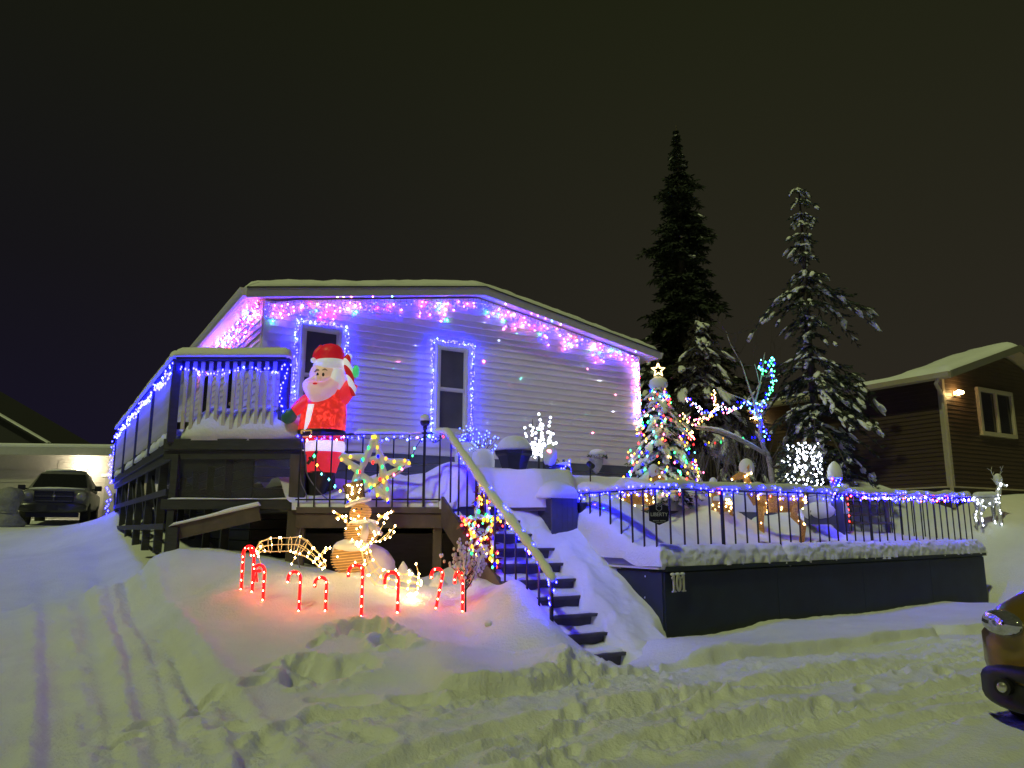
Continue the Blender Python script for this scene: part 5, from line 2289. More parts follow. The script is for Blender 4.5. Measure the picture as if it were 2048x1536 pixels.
def conifer(name, label, base, H_, rad, seed, nlev, nbr, snow, droop=.25, m_=M_NEED, leaf=.16, lw=.018, dens=1.0, lowz=.05, trunk_r=.12, group=None, extra=(), snow_r=.09):
    rnd = random.Random(seed)
    t = thing(name, label, 'tree', base, group)
    mb = MB()
    ps = [base + V((.04 * math.sin(i * 1.1) * H_ * .06, .03 * math.cos(i * 1.7) * H_ * .06, H_ * i / 8 - (.3 if i == 0 else 0))) for i in range(9)]
    mb.tube(ps, [trunk_r * (1 - i / 8.3) + .01 for i in range(9)], 8)
    mb.build('trunk', M_BARK, t, smooth=True)
    cr, sn, br = MB(), MB(), MB()
    todo = []
    for i in range(nlev):
        f = lowz + (1 - lowz) * (i + rnd.uniform(-.4, .4)) / nlev
        f = min(max(f, lowz), .985)
        r_ = rad(f)
        for j in range(nbr):
            if rnd.random() < .12:
                continue
            todo.append((f, rnd.uniform(0, 6.283), r_ * rnd.uniform(.45, 1.1) * (1.5 if rnd.random() < .08 else 1)))
    for e in extra:
        todo.append(e)
    for f, a, L_ in todo:
        o = base + UP * (H_ * f)
        out = V((math.cos(a), math.sin(a), 0))
        nseg = 5
        P_ = []
        dz = rnd.uniform(.6, 1.4) * droop
        for q in range(nseg + 1):
            u = q / nseg
            P_.append(o + out * (L_ * u) + UP * (L_ * (-dz * u * u * 1.2 + .12 * u + .18 * dz * u ** 4)))
        br.tube(P_, [.018 * (1 - .8 * q / nseg) * (.4 + L_) for q in range(nseg + 1)], 3, cap=False)
        sd_ = V((-out.y, out.x, 0))
        leaf_ = min(leaf, .07 + .3 * L_)
        nn = max(3, int((4 + L_ * 9) * dens))
        for q in range(nn):
            u = (q + rnd.random()) / nn
            u = .12 + .88 * u
            k0 = min(int(u * nseg), nseg - 1)
            p = P_[k0].lerp(P_[k0 + 1], u * nseg - k0)
            for s_ in (-1, 1):
                tl = L_ * .42 * (1.05 - u) * rnd.uniform(.6, 1.2) + leaf_ * .5
                d_ = (out * .75 + sd_ * s_ * rnd.uniform(.5, 1.1) - UP * rnd.uniform(.1, .7) * (.4 + droop)).normalized()
                m2 = max(1, int(tl / (leaf_ * .55)))
                for w_ in range(m2):
                    needles(cr, p + d_ * (tl * w_ / m2), d_, leaf_, lw, rnd, 3)
            for _ in range(2 if rnd.random() < snow else 0):
                w_ = snow_r * rnd.uniform(.35, 1.1) * (.5 + .4 * min(1, L_))
                ln = w_ * rnd.uniform(1.3, 2.8)
                d_ = (P_[k0 + 1] - P_[k0]).normalized()
                s2 = d_.cross(UP).normalized()
                u2 = s2.cross(d_)
                c_ = p + sd_ * rnd.uniform(-.4, .4) * L_ * .4 * (1 - u * .6) + UP * w_ * .25
                d_ = (d_ + sd_ * rnd.uniform(-.9, .9) - UP * rnd.uniform(0, .5)).normalized()
                s2 = d_.cross(UP).normalized()
                u2 = s2.cross(d_)
                sn.ell(c_, (ln, w_, w_ * rnd.uniform(.3, .5)), 7, 4, (d_, s2, u2), .25, rnd)
    cr.build('crown', m_, t, kind='stuff')
    br.build('branches', M_BARK, t, kind='stuff')
    if snow > 0:
        sn.build('snow_pads', SNOW, t, smooth=True, kind='stuff')
    return t


def prof(pts):
    xs = [p[0] for p in pts]
    ys = [p[1] for p in pts]
    return lambda f: float(np.interp(f, xs, ys))


# tall dark spruce behind the house
b0 = V((5.55, 24.0, 1.9))
conifer('spruce_tree', 'tall dark narrow spruce rising behind the right end of the house', b0, 13.1,
        prof([(0, 3.0), (.2, 2.9), (.33, 2.3), (.40, 1.15), (.46, 1.3), (.55, 1.3), (.63, .85), (.70, 1.1), (.76, .6), (.83, .75), (.87, .34), (.93, .22), (.97, .10), (1, .03)]), 3, 64, 11, .010, .30, M_NEED, .26, .03, .9, .05, .2, 'tall spruces', snow_r=.12)
# snow-laden spruce right of the birch
b0 = V((6.85, 17.2, 1.9))
conifer('spruce_tree', 'broad snow-laden spruce with a ragged top in front of the brown house', b0, 7.75,
        prof([(0, 1.0), (.15, 1.25), (.3, 1.35), (.40, 1.2), (.46, .6), (.56, .55), (.62, 1.0), (.68, .6), (.74, .4), (.80, .62), (.86, .28), (.92, .46), (.96, .22), (1, .25)]), 8, 27, 7, .50, .7, M_NEED2, .15, .017, .58, .06, .13, 'tall spruces',
        extra=[(.66, .15, 1.75), (.655, -.1, 1.5), (.63, .3, 1.4), (.66, 3.0, 1.35), (.645, 3.4, 1.2), (.44, .2, 1.5), (.40, -.2, 1.5), (.45, 3.2, 1.6), (.42, 2.9, 1.5), (.3, .1, 1.6), (.3, 3.5, 1.5)], snow_r=.085)
# drooping snowy spruce between them
b0 = V((4.9, 19.5, 1.9))
conifer('spruce_tree', 'drooping brownish spruce dusted with snow behind the lit birch', b0, 5.1,
        prof([(0, 1.6), (.3, 1.7), (.6, 1.3), (.85, .7), (1, .1)]), 15, 24, 10, .22, .85, mat('needles_brown', (.05, .042, .038), .85, var=.3, vscale=4), .22, .018, .8, .05, .1, 'tall spruces', snow_r=.13)
b0 = V((3.55, 20.0, 1.9))
conifer('spruce_tree', 'dark low spruce between the house corner and the lit birch', b0, 4.4,
        prof([(0, 1.5), (.4, 1.4), (.8, .7), (1, .1)]), 19, 20, 9, .2, .7, M_NEED, .24, .02, .8, .05, .1, 'tall spruces', snow_r=.12)


# ================================================================== bare shrubs
def bare(mb, p, d, L_, r_, depth, rnd, spread=.5):
    n = 4
    P_ = [p]
    dd = d.normalized()
    for i in range(n):
        dd = (dd + V((rnd.uniform(-.18, .18), rnd.uniform(-.18, .18), rnd.uniform(-.08, .16)))).normalized()
        P_.append(P_[-1] + dd * L_ / n)
    mb.tube(P_, [r_ * (1 - .5 * i / n) for i in range(n + 1)], 3 if depth < 3 else 5, cap=False)
    if depth > 0:
        for i in range(rnd.choice([2, 3, 3])):
            q = P_[rnd.choice([2, 3, 4])]
            nd = (dd + V((rnd.uniform(-1, 1), rnd.uniform(-1, 1), rnd.uniform(-.3, .6))) * spread).normalized()
            bare(mb, q, nd, L_ * rnd.uniform(.55, .8), r_ * .55, depth - 1, rnd, spread)


for (x, D, h_, sd, lab, n_) in ((1275, 22, 4.6, 3, 'bare leafless tree left of the tall dark spruce', 7), (1465, 25, 6.3, 5, 'bare leafless tree right of the tall dark spruce', 8),
                                (1440, 18.5, 1.9, 7, 'tangle of bare twigs behind the lit birch', 12), (1345, 17.5, 1.5, 9, 'tangle of bare twigs beside the house corner', 9),
                                (1400, 16.6, 2.3, 11, 'frosted bare shrub behind the tip of the long birch limb', 11), (1490, 16.8, 2.6, 13, 'frosted bare shrub directly behind the birch trunk', 12)):
    q = at(x, 900, D)
    b0 = V((q.x, q.y, 2.0))
    t = thing('bare_shrub', lab, 'shrub', b0)
    mb = MB()
    rnd = random.Random(sd)
    for i in range(n_):
        a = rnd.uniform(0, 6.28)
        bare(mb, b0 + V((rnd.uniform(-.4, .4), rnd.uniform(-.3, .3), -.1)), V((math.cos(a) * .35, math.sin(a) * .3, 1)), h_ * rnd.uniform(.3, .42), .04 if h_ > 3 else .014, 5 if h_ > 3 else 3, rnd, .45)
    mb.build('branches', mat('frosted_twigs', (.17, .15, .15), .9, var=.3) if 'frosted' in lab else M_TWIG, t, kind='stuff')

# ================================================================== birch with lights
BI = 14.3
bi = thing('birch_tree', 'small pale-barked birch wound with string lights, its long limb reaching left', 'tree', at(1545, 985, BI))
M_BIRCH = mat('birch_bark', (.30, .28, .25), .75, var=.35, vscale=14, bump=.3, bscale=20, stretch=(1, 1, 4))


def bl_(pts, r0, r1, name='limb', n=8):
    P_ = smooth_path([at(x, y, BI + (q[0] if q else 0)) for x, y, *q in pts], 4)
    mb = MB()
    N = len(P_)
    mb.tube(P_, [.72 * lerp(r0, r1, i / (N - 1)) * (1 + .1 * math.sin(i * 1.9)) for i in range(N)], n)
    return mb.build(name, M_BIRCH, bi, smooth=True), P_


bl_([(1548, 990), (1543, 950), (1537, 915), (1533, 905)], .075, .06, 'trunk')
_, PL = bl_([(1533, 908), (1505, 893, -.1), (1470, 876, -.2), (1430, 862, -.3), (1392, 857, -.35)], .062, .018)
_, PU = bl_([(1537, 912), (1527, 893), (1520, 870), (1521, 845), (1514, 822), (1510, 806)], .06, .04)
bl_([(1510, 806), (1500, 780), (1492, 755, .1), (1482, 725, .2), (1462, 690, .3), (1452, 662, .4)], .03, .008)
bl_([(1510, 806), (1518, 775), (1523, 752), (1527, 720), (1530, 705)], .03, .012)
bl_([(1512, 815), (1490, 800), (1465, 790), (1440, 778), (1420, 770)], .022, .006)
bl_([(1520, 775), (1514, 745), (1509, 728)], .016, .006)
bl_([(1523, 752), (1540, 752), (1552, 750)], .012, .005)
for q in range(14):
    rnd = random.Random(q + 60)
    mb = MB()
    x0_, y0_ = rnd.choice([(1455, 668), (1527, 712), (1425, 772), (1480, 722), (1400, 858), (1509, 730)])
    bare(mb, at(x0_, y0_, BI + .2), V((rnd.uniform(-1, 1), rnd.uniform(-.5, .5), rnd.uniform(-.2, 1))), rnd.uniform(.3, .6), .006, 2, rnd, .6)
    mb.build('twig', M_TWIG, bi)
mb = MB()
snowcap(mb, [p + UP * .035 for p in PL[2:]], .05, .03, 4, rough=.4)
mb.build('limb_snow', SNOW, bi, smooth=True)
rb = random.Random(77)
for lab, pts, cols, n_, spread, k in (
        ('green and blue light strand at the top of the birch', [(1527, 722), (1523, 735), (1526, 745), (1545, 720), (1548, 735), (1546, 752), (1548, 765), (1540, 775), (1535, 788), (1528, 800)], ['green', 'aqua', 'blue', 'green', 'aqua'], 60, .05, 14),
        ('blue light strand twisted down the trunk of the birch', [(1478, 800), (1495, 812), (1512, 815), (1520, 818), (1525, 805), (1510, 825), (1520, 845), (1527, 865), (1535, 882)], ['blue', 'blue', 'aqua', 'cool'], 70, .07, 18),
        ('bright white and pink light strand swagged left from the birch', [(1372, 800), (1388, 808), (1400, 820), (1415, 825), (1430, 824), (1445, 812), (1455, 825), (1465, 818), (1480, 812)], ['cool', 'white', 'pink', 'blue', 'white'], 64, .05, 15),
        ('warm light strand looped under the white strand left of the birch', [(1362, 832), (1376, 840), (1390, 846), (1405, 838), (1420, 832), (1433, 815), (1427, 795), (1430, 778)], ['warm', 'amber', 'warm', 'pink'], 50, .04, 15),
        ('warm bulbs dangling at the tip of the long birch limb', [(1372, 858), (1384, 865), (1380, 872), (1388, 880)], ['warm', 'amber', 'red'], 16, .04, 20)):
    P_ = smooth_path([at(x, y, BI - .25) for x, y in pts], 4)
    tot = sum((P_[i + 1] - P_[i]).length for i in range(len(P_) - 1))
    lights('tree_lights', lab, 'string lights', [(jit(p, spread, rb), rb.choice(cols)) for p in along(P_, tot / n_)], .0135, k, [P_])

# ================================================================== lit Christmas tree
XB = at(1325, 992, 12.7)
xt = conifer('christmas_tree', 'snow-covered Christmas tree full of coloured bulbs with a lit star on top', XB, 1.92,
             prof([(0, .78), (.2, .68), (.5, .44), (.8, .24), (1, .06)]), 33, 17, 11, .9, .55, mat('fir_needles', (.03, .05, .03), .7, var=.4), .10, .012, 1.2, .02, .04, snow_r=.085)
mb = MB()
mb.ell(XB + UP * 1.86, (.16, .16, .13), 16, 9, jit=.04, rnd=rb)
mb.build('top_snow', SNOW, xt, smooth=True)
mb = MB()
tp = XB + UP * 2.10
sp5 = []
for i in range(11):
    a = math.pi / 2 + i * math.pi / 5
    r_ = .115 if i % 2 == 0 else .048
    sp5.append(tp + V((r_ * math.cos(a), -.02, r_ * math.sin(a))))
mb.tube(sp5, .013, 6)
mb.build('star_topper', glow('warm', 7), xt)
bl = []
for i in range(230):
    f = rb.random() ** 1.25
    a = rb.uniform(math.pi * .95, 2.05 * math.pi)
    r_ = lerp(.80, .12, f) * rb.uniform(.8, 1.08)
    bl.append((XB + V((r_ * math.cos(a), r_ * math.sin(a), .05 + f * 1.75 - .1 * r_)), rb.choice(['green', 'green', 'red', 'blue', 'blue', 'gold', 'amber', 'warm', 'pink', 'aqua'])))
lights('tree_lights', 'coloured bulbs all over the snow-covered Christmas tree', 'string lights', bl, .0155, 10)

# ================================================================== white net-lit bush
WB = at(1603, 985, 13.6)
wb_ = thing('lit_bush', 'leafy bush densely netted with white lights beside the birch', 'shrub', WB)
mb = MB()
rnd = random.Random(5)
for i in range(14):
    a = rnd.uniform(0, 6.28)
    bare(mb, WB + V((math.cos(a) * .1, math.sin(a) * .1, -.05)), V((math.cos(a) * .4, math.sin(a) * .4, 1)), .42, .012, 3, rnd, .5)
mb.build('branches', M_TWIG, wb_)
mb, bl = MB(), MB()
for i in range(520):
    a = rnd.uniform(0, 6.28)
    z_ = rnd.uniform(0, 1)
    r_ = .36 * math.sqrt(rnd.random()) * math.sqrt(max(.04, 1 - (z_ * 1.6 - .7) ** 2 * .55))
    p = WB + V((r_ * math.cos(a) + .05 * (z_ - .5), r_ * math.sin(a), z_ * .82 + .02))
    needles(mb, p, V((math.cos(a), math.sin(a), .2)), .09, .02, rnd, 2)
for i in range(190):
    a = rnd.uniform(0, 2 * math.pi)
    z_ = rnd.uniform(0, 1)
    r_ = .37 * math.sqrt(max(.04, 1 - (z_ * 1.6 - .7) ** 2 * .55)) * math.sqrt(rnd.uniform(.0, 1.05))
    bl.octa(WB + V((r_ * math.cos(a) + .05 * (z_ - .5), -.05 - .3 * math.sqrt(max(0, 1 - (r_ * math.cos(a) / .38) ** 2)) * rnd.uniform(.7, 1), z_ * .82 + .02)), .0145, .018)
mb.build('leaves', mat('bush_leaves', (.03, .045, .028), .7, var=.3), wb_, kind='stuff')
bl.build('white_bulbs', glow('white', 11), wb_, kind='stuff')

# ================================================================== lit deer
M_GMESH = mat('gold_mesh_glow', (.24, .13, .035), .4, var=.85, vscale=60, emit=(1, .45, .08), estr=.10, bump=.8, bscale=60)  # emission puts the light of the inner bulbs into the mesh
M_WMESH = mat('white_mesh', (.55, .55, .56), .4, var=.4, vscale=45)


def deer(name, label, base, yaw, sc_, m_, col, k, snow, antl=True, lay=False, nb=46, group=None, seed=1, glowr=.013):
    t = thing(name, label, 'decoration', base, group)
    X = V((math.cos(yaw), math.sin(yaw), 0))
    Y = V((-X.y, X.x, 0))
    rnd = random.Random(seed)

    def lp(x, y, z):
        return base + (X * x + Y * y + UP * z) * sc_
    lz = .28 if lay else .62
    mb = MB()
    pts = []
    rings = []
    for x, z, r_ in ((-.42, lz + .05, .03), (-.38, lz + .02, .10), (-.25, lz, .145), (-.05, lz - .01, .14), (.15, lz, .15), (.28, lz + .03, .13), (.35, lz + .08, .07)):
        ring = [lp(x, r_ * .8 * math.cos(a), z + r_ * math.sin(a)) for a in [2 * math.pi * j / 14 for j in range(14)]]
        rings.append(ring)
        pts += ring
    mb.loft(rings)
    mb.build('body', m_, t, smooth=True)
    mb = MB()
    nk = [lp(.26, 0, lz + .02), lp(.36, 0, lz + .16), lp(.42, 0, lz + .32), lp(.44, 0, lz + .42)]
    mb.tube(nk, [.11 * sc_, .085 * sc_, .062 * sc_, .055 * sc_], 10)
    nk_ = mb.build('neck', m_, t, smooth=True)
    pts += [p + V((rnd.uniform(-.06, .06) * sc_, -.06 * sc_, 0)) for p in nk for _ in range(3)]
    mb = MB()
    hd = [lp(.38, 0, lz + .45), lp(.44, 0, lz + .46), lp(.54, 0, lz + .43), lp(.64, 0, lz + .39), lp(.67, 0, lz + .38)]
    mb.tube(hd, [.05 * sc_, .075 * sc_, .058 * sc_, .036 * sc_, .02 * sc_], 10)
    h_ = mb.build('head', m_, t, smooth=True)
    pts += [p + V((0, -.06 * sc_, rnd.uniform(-.03, .03) * sc_)) for p in hd for _ in range(2)]
    for s_ in (-1, 1):
        mb = MB()
        mb.loft([[lp(.40, s_ * .05, lz + .50), lp(.42, s_ * .05, lz + .50), lp(.41, s_ * .07, lz + .49)], [lp(.38, s_ * .11, lz + .55), lp(.42, s_ * .11, lz + .56), lp(.40, s_ * .14, lz + .54)],
                 [lp(.38, s_ * .17, lz + .60), lp(.385, s_ * .17, lz + .60), lp(.38, s_ * .175, lz + .60)]])
        mb.build('ear', m_, h_)
        if antl:
            mb = MB()
            mb.tube([lp(.43, s_ * .03, lz + .52), lp(.38, s_ * .10, lz + .66), lp(.40, s_ * .16, lz + .80), lp(.46, s_ * .17, lz + .90)], [.012 * sc_, .01 * sc_, .008 * sc_, .004 * sc_], 6)
            mb.tube([lp(.385, s_ * .11, lz + .68), lp(.46, s_ * .13, lz + .76)], .007 * sc_, 5)
            mb.tube([lp(.40, s_ * .16, lz + .79), lp(.33, s_ * .2, lz + .86)], .006 * sc_, 5)
            mb.build('antler', m_, h_)
    for x, s_, fr in ((.24, 1, 1), (.24, -1, 1), (-.30, 1, 0), (-.30, -1, 0)):
        mb = MB()
        if lay:
            P_ = [lp(x, s_ * .08, lz - .05), lp(x + (.16 if fr else .1), s_ * .13, .08), lp(x - .02, s_ * .15, .03)]
        elif fr:
            P_ = [lp(x, s_ * .08, lz - .05), lp(x + .02, s_ * .09, .32), lp(x, s_ * .09, .05), lp(x + .02, s_ * .09, -.05)]
        else:
            P_ = [lp(x + .02, s_ * .08, lz - .02), lp(x + .06, s_ * .09, .42), lp(x - .07, s_ * .09, .27), lp(x - .03, s_ * .09, .05), lp(x - .02, s_ * .09, -.05)]
        mb.tube(P_, [lerp(.062, .022, i / (len(P_) - 1)) * sc_ for i in range(len(P_))], 8)
        mb.build('leg', m_, t, smooth=True)
        pts += [p + V((0, -.03, 0)) for p in along(P_, .09 * sc_)]
    mb = MB()
    mb.tube([lp(-.41, 0, lz + .07), lp(-.46, 0, lz + .12)], [.03 * sc_, .012 * sc_], 6)
    mb.build('tail', m_, t, smooth=True)
    mb = MB()
    for i in range(nb):
        p = rnd.choice(pts)
        mb.octa(p + V((rnd.uniform(-.01, .01), -.012, rnd.uniform(-.02, .02))), glowr, glowr * 1.3)
    mb.build('bulbs', glow(col, k), t, kind='stuff')
    if snow:
        mb = MB()
        snowcap(mb, [lp(-.4, 0, lz + .10), lp(0, 0, lz + .11), lp(.26, 0, lz + .13)], .22 * sc_, .12 * sc_, seed, step=.05)
        mb.ell(lp(.42, 0, lz + .56), (.12 * sc_, .1 * sc_, .15 * sc_), 12, 8, (X, Y, UP))
        mb.build('snow_cap', SNOW, t, smooth=True)
    return t


G = 'golden lit deer on the terrace'
deer('lit_deer', 'large golden lit deer with a snow-capped head under the birch', at(1556, 1047, 11.9) - UP * .30, math.radians(165), .98, M_GMESH, 'warm', 22, True, False, False, 70, G, 3)
deer('lit_deer', 'golden lit deer lying low in the snow left of the large golden deer', at(1445, 1035, 11.6), math.radians(100), .62, M_GMESH, 'warm', 22, True, False, True, 40, G, 5)
deer('lit_deer', 'golden lit deer lying under the Christmas tree behind the railing', at(1275, 1022, 11.3), math.radians(20), .70, M_GMESH, 'warm', 20, True, False, True, 44, G, 7)
deer('lit_deer', 'white lit reindeer standing in the neighbouring yard at the far right', at(1980, 1052, 17), math.radians(15), .86, M_WMESH, 'white', 12, True, True, False, 60, None, 9, .015)

# tall posts, snow-covered chest, garden steps
pp_ = at(1676, 1030, 13.2)
t = thing('terrace_post', 'grey round terrace post with a tall snow cap and blue lights', 'post', pp_)
mb = MB()
mb.tube([pp_ - UP * .4, pp_ + UP * .62], .095, 14)
mb.build('shaft', M_GREYW, t, smooth=True)
mb = MB()
mb.loft([[pp_ + V((r_ * math.cos(a), r_ * math.sin(a), z_)) for a in [2 * math.pi * j / 16 for j in range(16)]] for r_, z_ in ((.10, .60), (.125, .64), (.12, .74), (.085, .84), (.03, .90), (.005, .91))])
mb.build('snow_cap', SNOW, t, smooth=True)
bl = [(pp_ + V((.10 * math.cos(a), .10 * math.sin(a), .25 + .42 * i / 26)), rb.choice(['blue', 'blue', 'blue', 'red', 'aqua'])) for i, a in enumerate([(-2.8 + 2.4 * ((j * .37) % 1)) for j in range(26)])]
lights('post_lights', 'blue bulbs wound around the snow-capped terrace post', 'string lights', bl, .0125, 26)
sb = at(1640, 1045, 12.8)
t = thing('storage_chest', 'low chest under rounded snow beside the terrace post', 'chest', sb)
mb = MB()
mb.box(sb + UP * .08, (.40, .3, .22))
mb.build('body', M_GREYW, t)
mb = MB()
mb.ell(sb + UP * .17, (.27, .22, .16), 16, 9, jit=.05, rnd=rb)
mb.build('snow_cap', SNOW, t, smooth=True)
gs = at(1735, 1048, 15.2)
t = thing('garden_steps', 'small open wooden garden steps beyond the right end of the terrace', 'steps', gs)
for i in range(4):
    mb = MB()
    mb.box(gs + V((.05, .25 * i, .02 + .17 * i)), (.75, .26, .05))
    mb.build('tread', M_DECKB, t)
for s_ in (-.36, .44):
    mb = MB()
    mb.box(gs + V((s_, .1, .2)), (.07, .07, .95))
    mb.build('post', M_DECKB, t)
bl = [(gs + V((-.36, -.03, .05 + .11 * i)), 'red') for i in range(5)]
lights('step_lights', 'red bulbs running down the post of the garden steps', 'string lights', bl, .016, 16)
# snowy garland lying at the left end of the terrace
P_ = smooth_path([at(1172, 1018, 10.9), at(1190, 1012, 10.8), at(1205, 1022, 10.6), at(1225, 1005, 10.9), at(1243, 993, 11.2)], 5)
t = thing('garland', 'snowy green garland with coloured bulbs at the left end of the terrace', 'garland', P_[0])
mb, bl = MB(), MB()
for p in along(P_, .012):
    needles(mb, jit(p, .03, rb), V((rb.uniform(-1, 1), rb.uniform(-1, 1), rb.uniform(-1, 1))), .07, .008, rb, 2)
mb.build('needles', MATS['fir_needles'], t, kind='stuff')
mb = MB()
mb.tube([p + UP * .03 for p in P_], [.035 * (1 + .5 * math.sin(i * 1.7)) for i in range(len(P_))], 8)
mb.build('snow_cap', SNOW, t, smooth=True)
lights('garland_lights', 'coloured bulbs on the snowy garland at the left end of the terrace', 'string lights',
       [(jit(p, .04, rb) + V((0, -.05, 0)), rb.choice(['green', 'warm', 'pink', 'aqua', 'amber'])) for p in along(P_, .06)], .014, 14)
# small black pot at the end of that garland
q = at(1164, 1015, 10.75)
mb = MB()
mb.loft([octring(q + UP * z_, r_, 12, 0) for z_, r_ in ((-.1, .05), (.04, .07), (.05, .08), (.07, .08))])
tag(mb.build('flower_pot', M_POT, None, smooth=True), 'small black flower pot behind the left end of the terrace railing', 'pot')

# ================================================================== picket fence in the dark behind
fn = thing('picket_fence', 'dark picket fence hung with a few coloured bulbs behind the birch', 'fence', at(1450, 960, 18.5))
f0, f1 = at(1385, 930, 18.0), at(1545, 925, 20.0)
o0 = None
for i in range(26):
    p = f0.lerp(f1, i / 25)
    p.z = 2.6
    if o0 is None:
        mb = MB()
        mb.box(p, (.075, .02, 1.3))
        o0 = mb.build('picket', mat('fence_wood', (.05, .04, .035), .8, var=.2), fn)
        p0 = p
    else:
        inst(o0, p - p0)
for z_ in (2.2, 2.95):
    mb = MB()
    mb.beam(V((f0.x, f0.y + .03, z_)), V((f1.x, f1.y + .03, z_)), .04, .08)
    mb.build('rail', MATS['fence_wood'], fn)
bl = [(at(x, y, 17.9), c) for x, y, c in ((1411, 889, 'blue'), (1418, 885, 'gold'), (1430, 886, 'red'), (1442, 884, 'green'), (1446, 876, 'amber'), (1486, 877, 'green'), (1504, 875, 'blue'), (1510, 875, 'blue'), (1387, 889, 'red'))]
lights('fence_lights', 'sparse coloured bulbs along the top of the dark picket fence', 'string lights', bl, .025, 4, [[p for p, c in bl[:7]]])

# ================================================================== neighbouring house at the right
NL = at(1892, 860, 18.0)
NL.z = 0


def nb(s, b, z):
    return NL + ER * s + EB * b + UP * z


nh = thing('house', 'brown-sided house with pale corner trim and a lit wall lamp at the far right', 'house', nb(2.9, 0, 2.0))
M_BROWN = mat('brown_siding', (.060, .038, .025), .5, var=.08, vscale=4)
M_FOUND = mat('foundation_brown', (.06, .045, .035), .8, var=.2)
NW, NRS, NRZ, NTZ, NBZ = 6.0, 2.95, 6.10, 5.12, 2.50
NSL = (NRZ - NTZ) / (NRS + .25)
ntop = lambda s: NRZ - .1 - NSL * abs(s - NRS)
mb = MB()
mb.prism([nb(0.02, .03, 1.6), nb(NW - .02, .03, 1.6), nb(NW - .02, .03, ntop(NW)), nb(NRS, .03, ntop(NRS)), nb(.02, .03, ntop(0))], EB * .75)
mb.prism([nb(0.02, .78, 1.6), nb(NW - .02, .78, 1.6), nb(NW - .02, .78, ntop(NW)), nb(.02, .78, ntop(0))], EB * 9.2)
nwall = mb.build('wall', M_FOUND, nh)
z = NBZ
while z < ntop(NRS) - .06:
    z1 = min(z + .102, ntop(NRS) - .03)
    a0 = .07 + max(0, (z - ntop(0)) / NSL)
    a1 = .07 + max(0, (z1 - ntop(0)) / NSL)
    b0_ = NW - .07 - max(0, (z - ntop(NW)) / NSL)
    b1_ = NW - .07 - max(0, (z1 - ntop(NW)) / NSL)
    if b1_ - a1 > .1:
        mb = MB()
        f = lambda s, zz, o: nb(s, -o, zz)
        mb.add([f(a0, z, .02), f(b0_, z, .02), f(b1_, z1, .004), f(a1, z1, .004), f(a0, z, -.02), f(b0_, z, -.02), f(b1_, z1, -.02), f(a1, z1, -.02)],
               [(0, 1, 2, 3), (7, 6, 5, 4), (0, 4, 5, 1), (1, 5, 6, 2), (2, 6, 7, 3), (3, 7, 4, 0)])
        mb.build('siding_board', M_BROWN, nwall)
    if z1 < ntop(0) - .01:
        mb = MB()
        f = lambda b, zz, o: nb(-o, b, zz)
        mb.add([f(10, z, .02), f(.07, z, .02), f(.07, z1, .004), f(10, z1, .004), f(10, z, -.02), f(.07, z, -.02), f(.07, z1, -.02), f(10, z1, -.02)],
               [(0, 1, 2, 3), (7, 6, 5, 4), (0, 4, 5, 1), (1, 5, 6, 2), (2, 6, 7, 3), (3, 7, 4, 0)])
        mb.build('siding_board', M_BROWN, nwall)
    z = z1
M_TAN = mat('tan_trim', (.42, .36, .27), .5, var=.05)
mb = MB()
mb.box(nb(.03, -.012, (NBZ + ntop(0)) / 2), (.1, .05, ntop(0) - NBZ), (ER, EB, UP))
mb.box(nb(-.013, .045, (NBZ + ntop(0)) / 2), (.03, .1, ntop(0) - NBZ), (ER, EB, UP))
mb.build('corner_trim', M_TAN, nwall)
mb = MB()
mb.box(nb(NW / 2, -.02, NBZ - .012), (NW, .04, .035), (ER, EB, UP))
mb.build('base_strip', M_TAN, nwall)
mb = MB()
mb.box(nb(-.02, 5, NBZ - .012), (.04, 10, .035), (ER, EB, UP))
mb.build('base_strip', M_TAN, nwall)
# roof
rfz = lambda s: NRZ - NSL * abs(s - NRS)
mb = MB()
for a, b in ((-.35, NRS), (NRS, NW + .35)):
    mb.prism([nb(a, -.45, rfz(a) - .06), nb(b, -.45, rfz(b) - .06), nb(b, -.45, rfz(b) + .02), nb(a, -.45, rfz(a) + .02)], EB * 1.35)
rlow = lambda s: rfz(-.35) + .035 * (min(s, NW - s) + .35)
for a, b in ((-.35, NW / 2), (NW / 2, NW + .35)):
    mb.prism([nb(a, .92, rlow(a) - .06), nb(b, .92, rlow(b) - .06), nb(b, .92, rlow(b) + .02), nb(a, .92, rlow(a) + .02)], EB * 9.4)
nroof = mb.build('roof', M_TAN, nh)
for a, b in ((-.37, NRS - .001), (NRS + .001, NW + .37)):
    mb = MB()
    mb.prism([nb(a, -.49, rfz(a) - .12), nb(b, -.49, rfz(b) - .12), nb(b, -.49, rfz(b) + .05), nb(a, -.49, rfz(a) + .05)], EB * .038)
    mb.build('fascia_board', mat('fascia_olive', (.16, .15, .12), .5), nroof)
mb = MB()
mb.prism([nb(-.37, -.45, rfz(-.37) - .13), nb(-.49, -.45, rfz(-.37) - .10), nb(-.49, -.45, rfz(-.37) + .02), nb(-.37, -.45, rfz(-.37) + .02)], EB * 10.7)
mb.build('gutter', M_TAN, nroof)
mb = MB()
gp = [nb(-.43, -.2, rfz(-.4) - .08), nb(-.40, -.1, rfz(-.4) - .2), nb(-.1, -.04, rfz(-.4) - .42), nb(-.07, -.03, rfz(-.4) - .6), nb(-.06, -.03, 2.0)]
mb.tube(gp, .045, 6)
mb.build('downspout', M_TAN, nh)
ns_, nb__ = 40, 40
mb = MB()
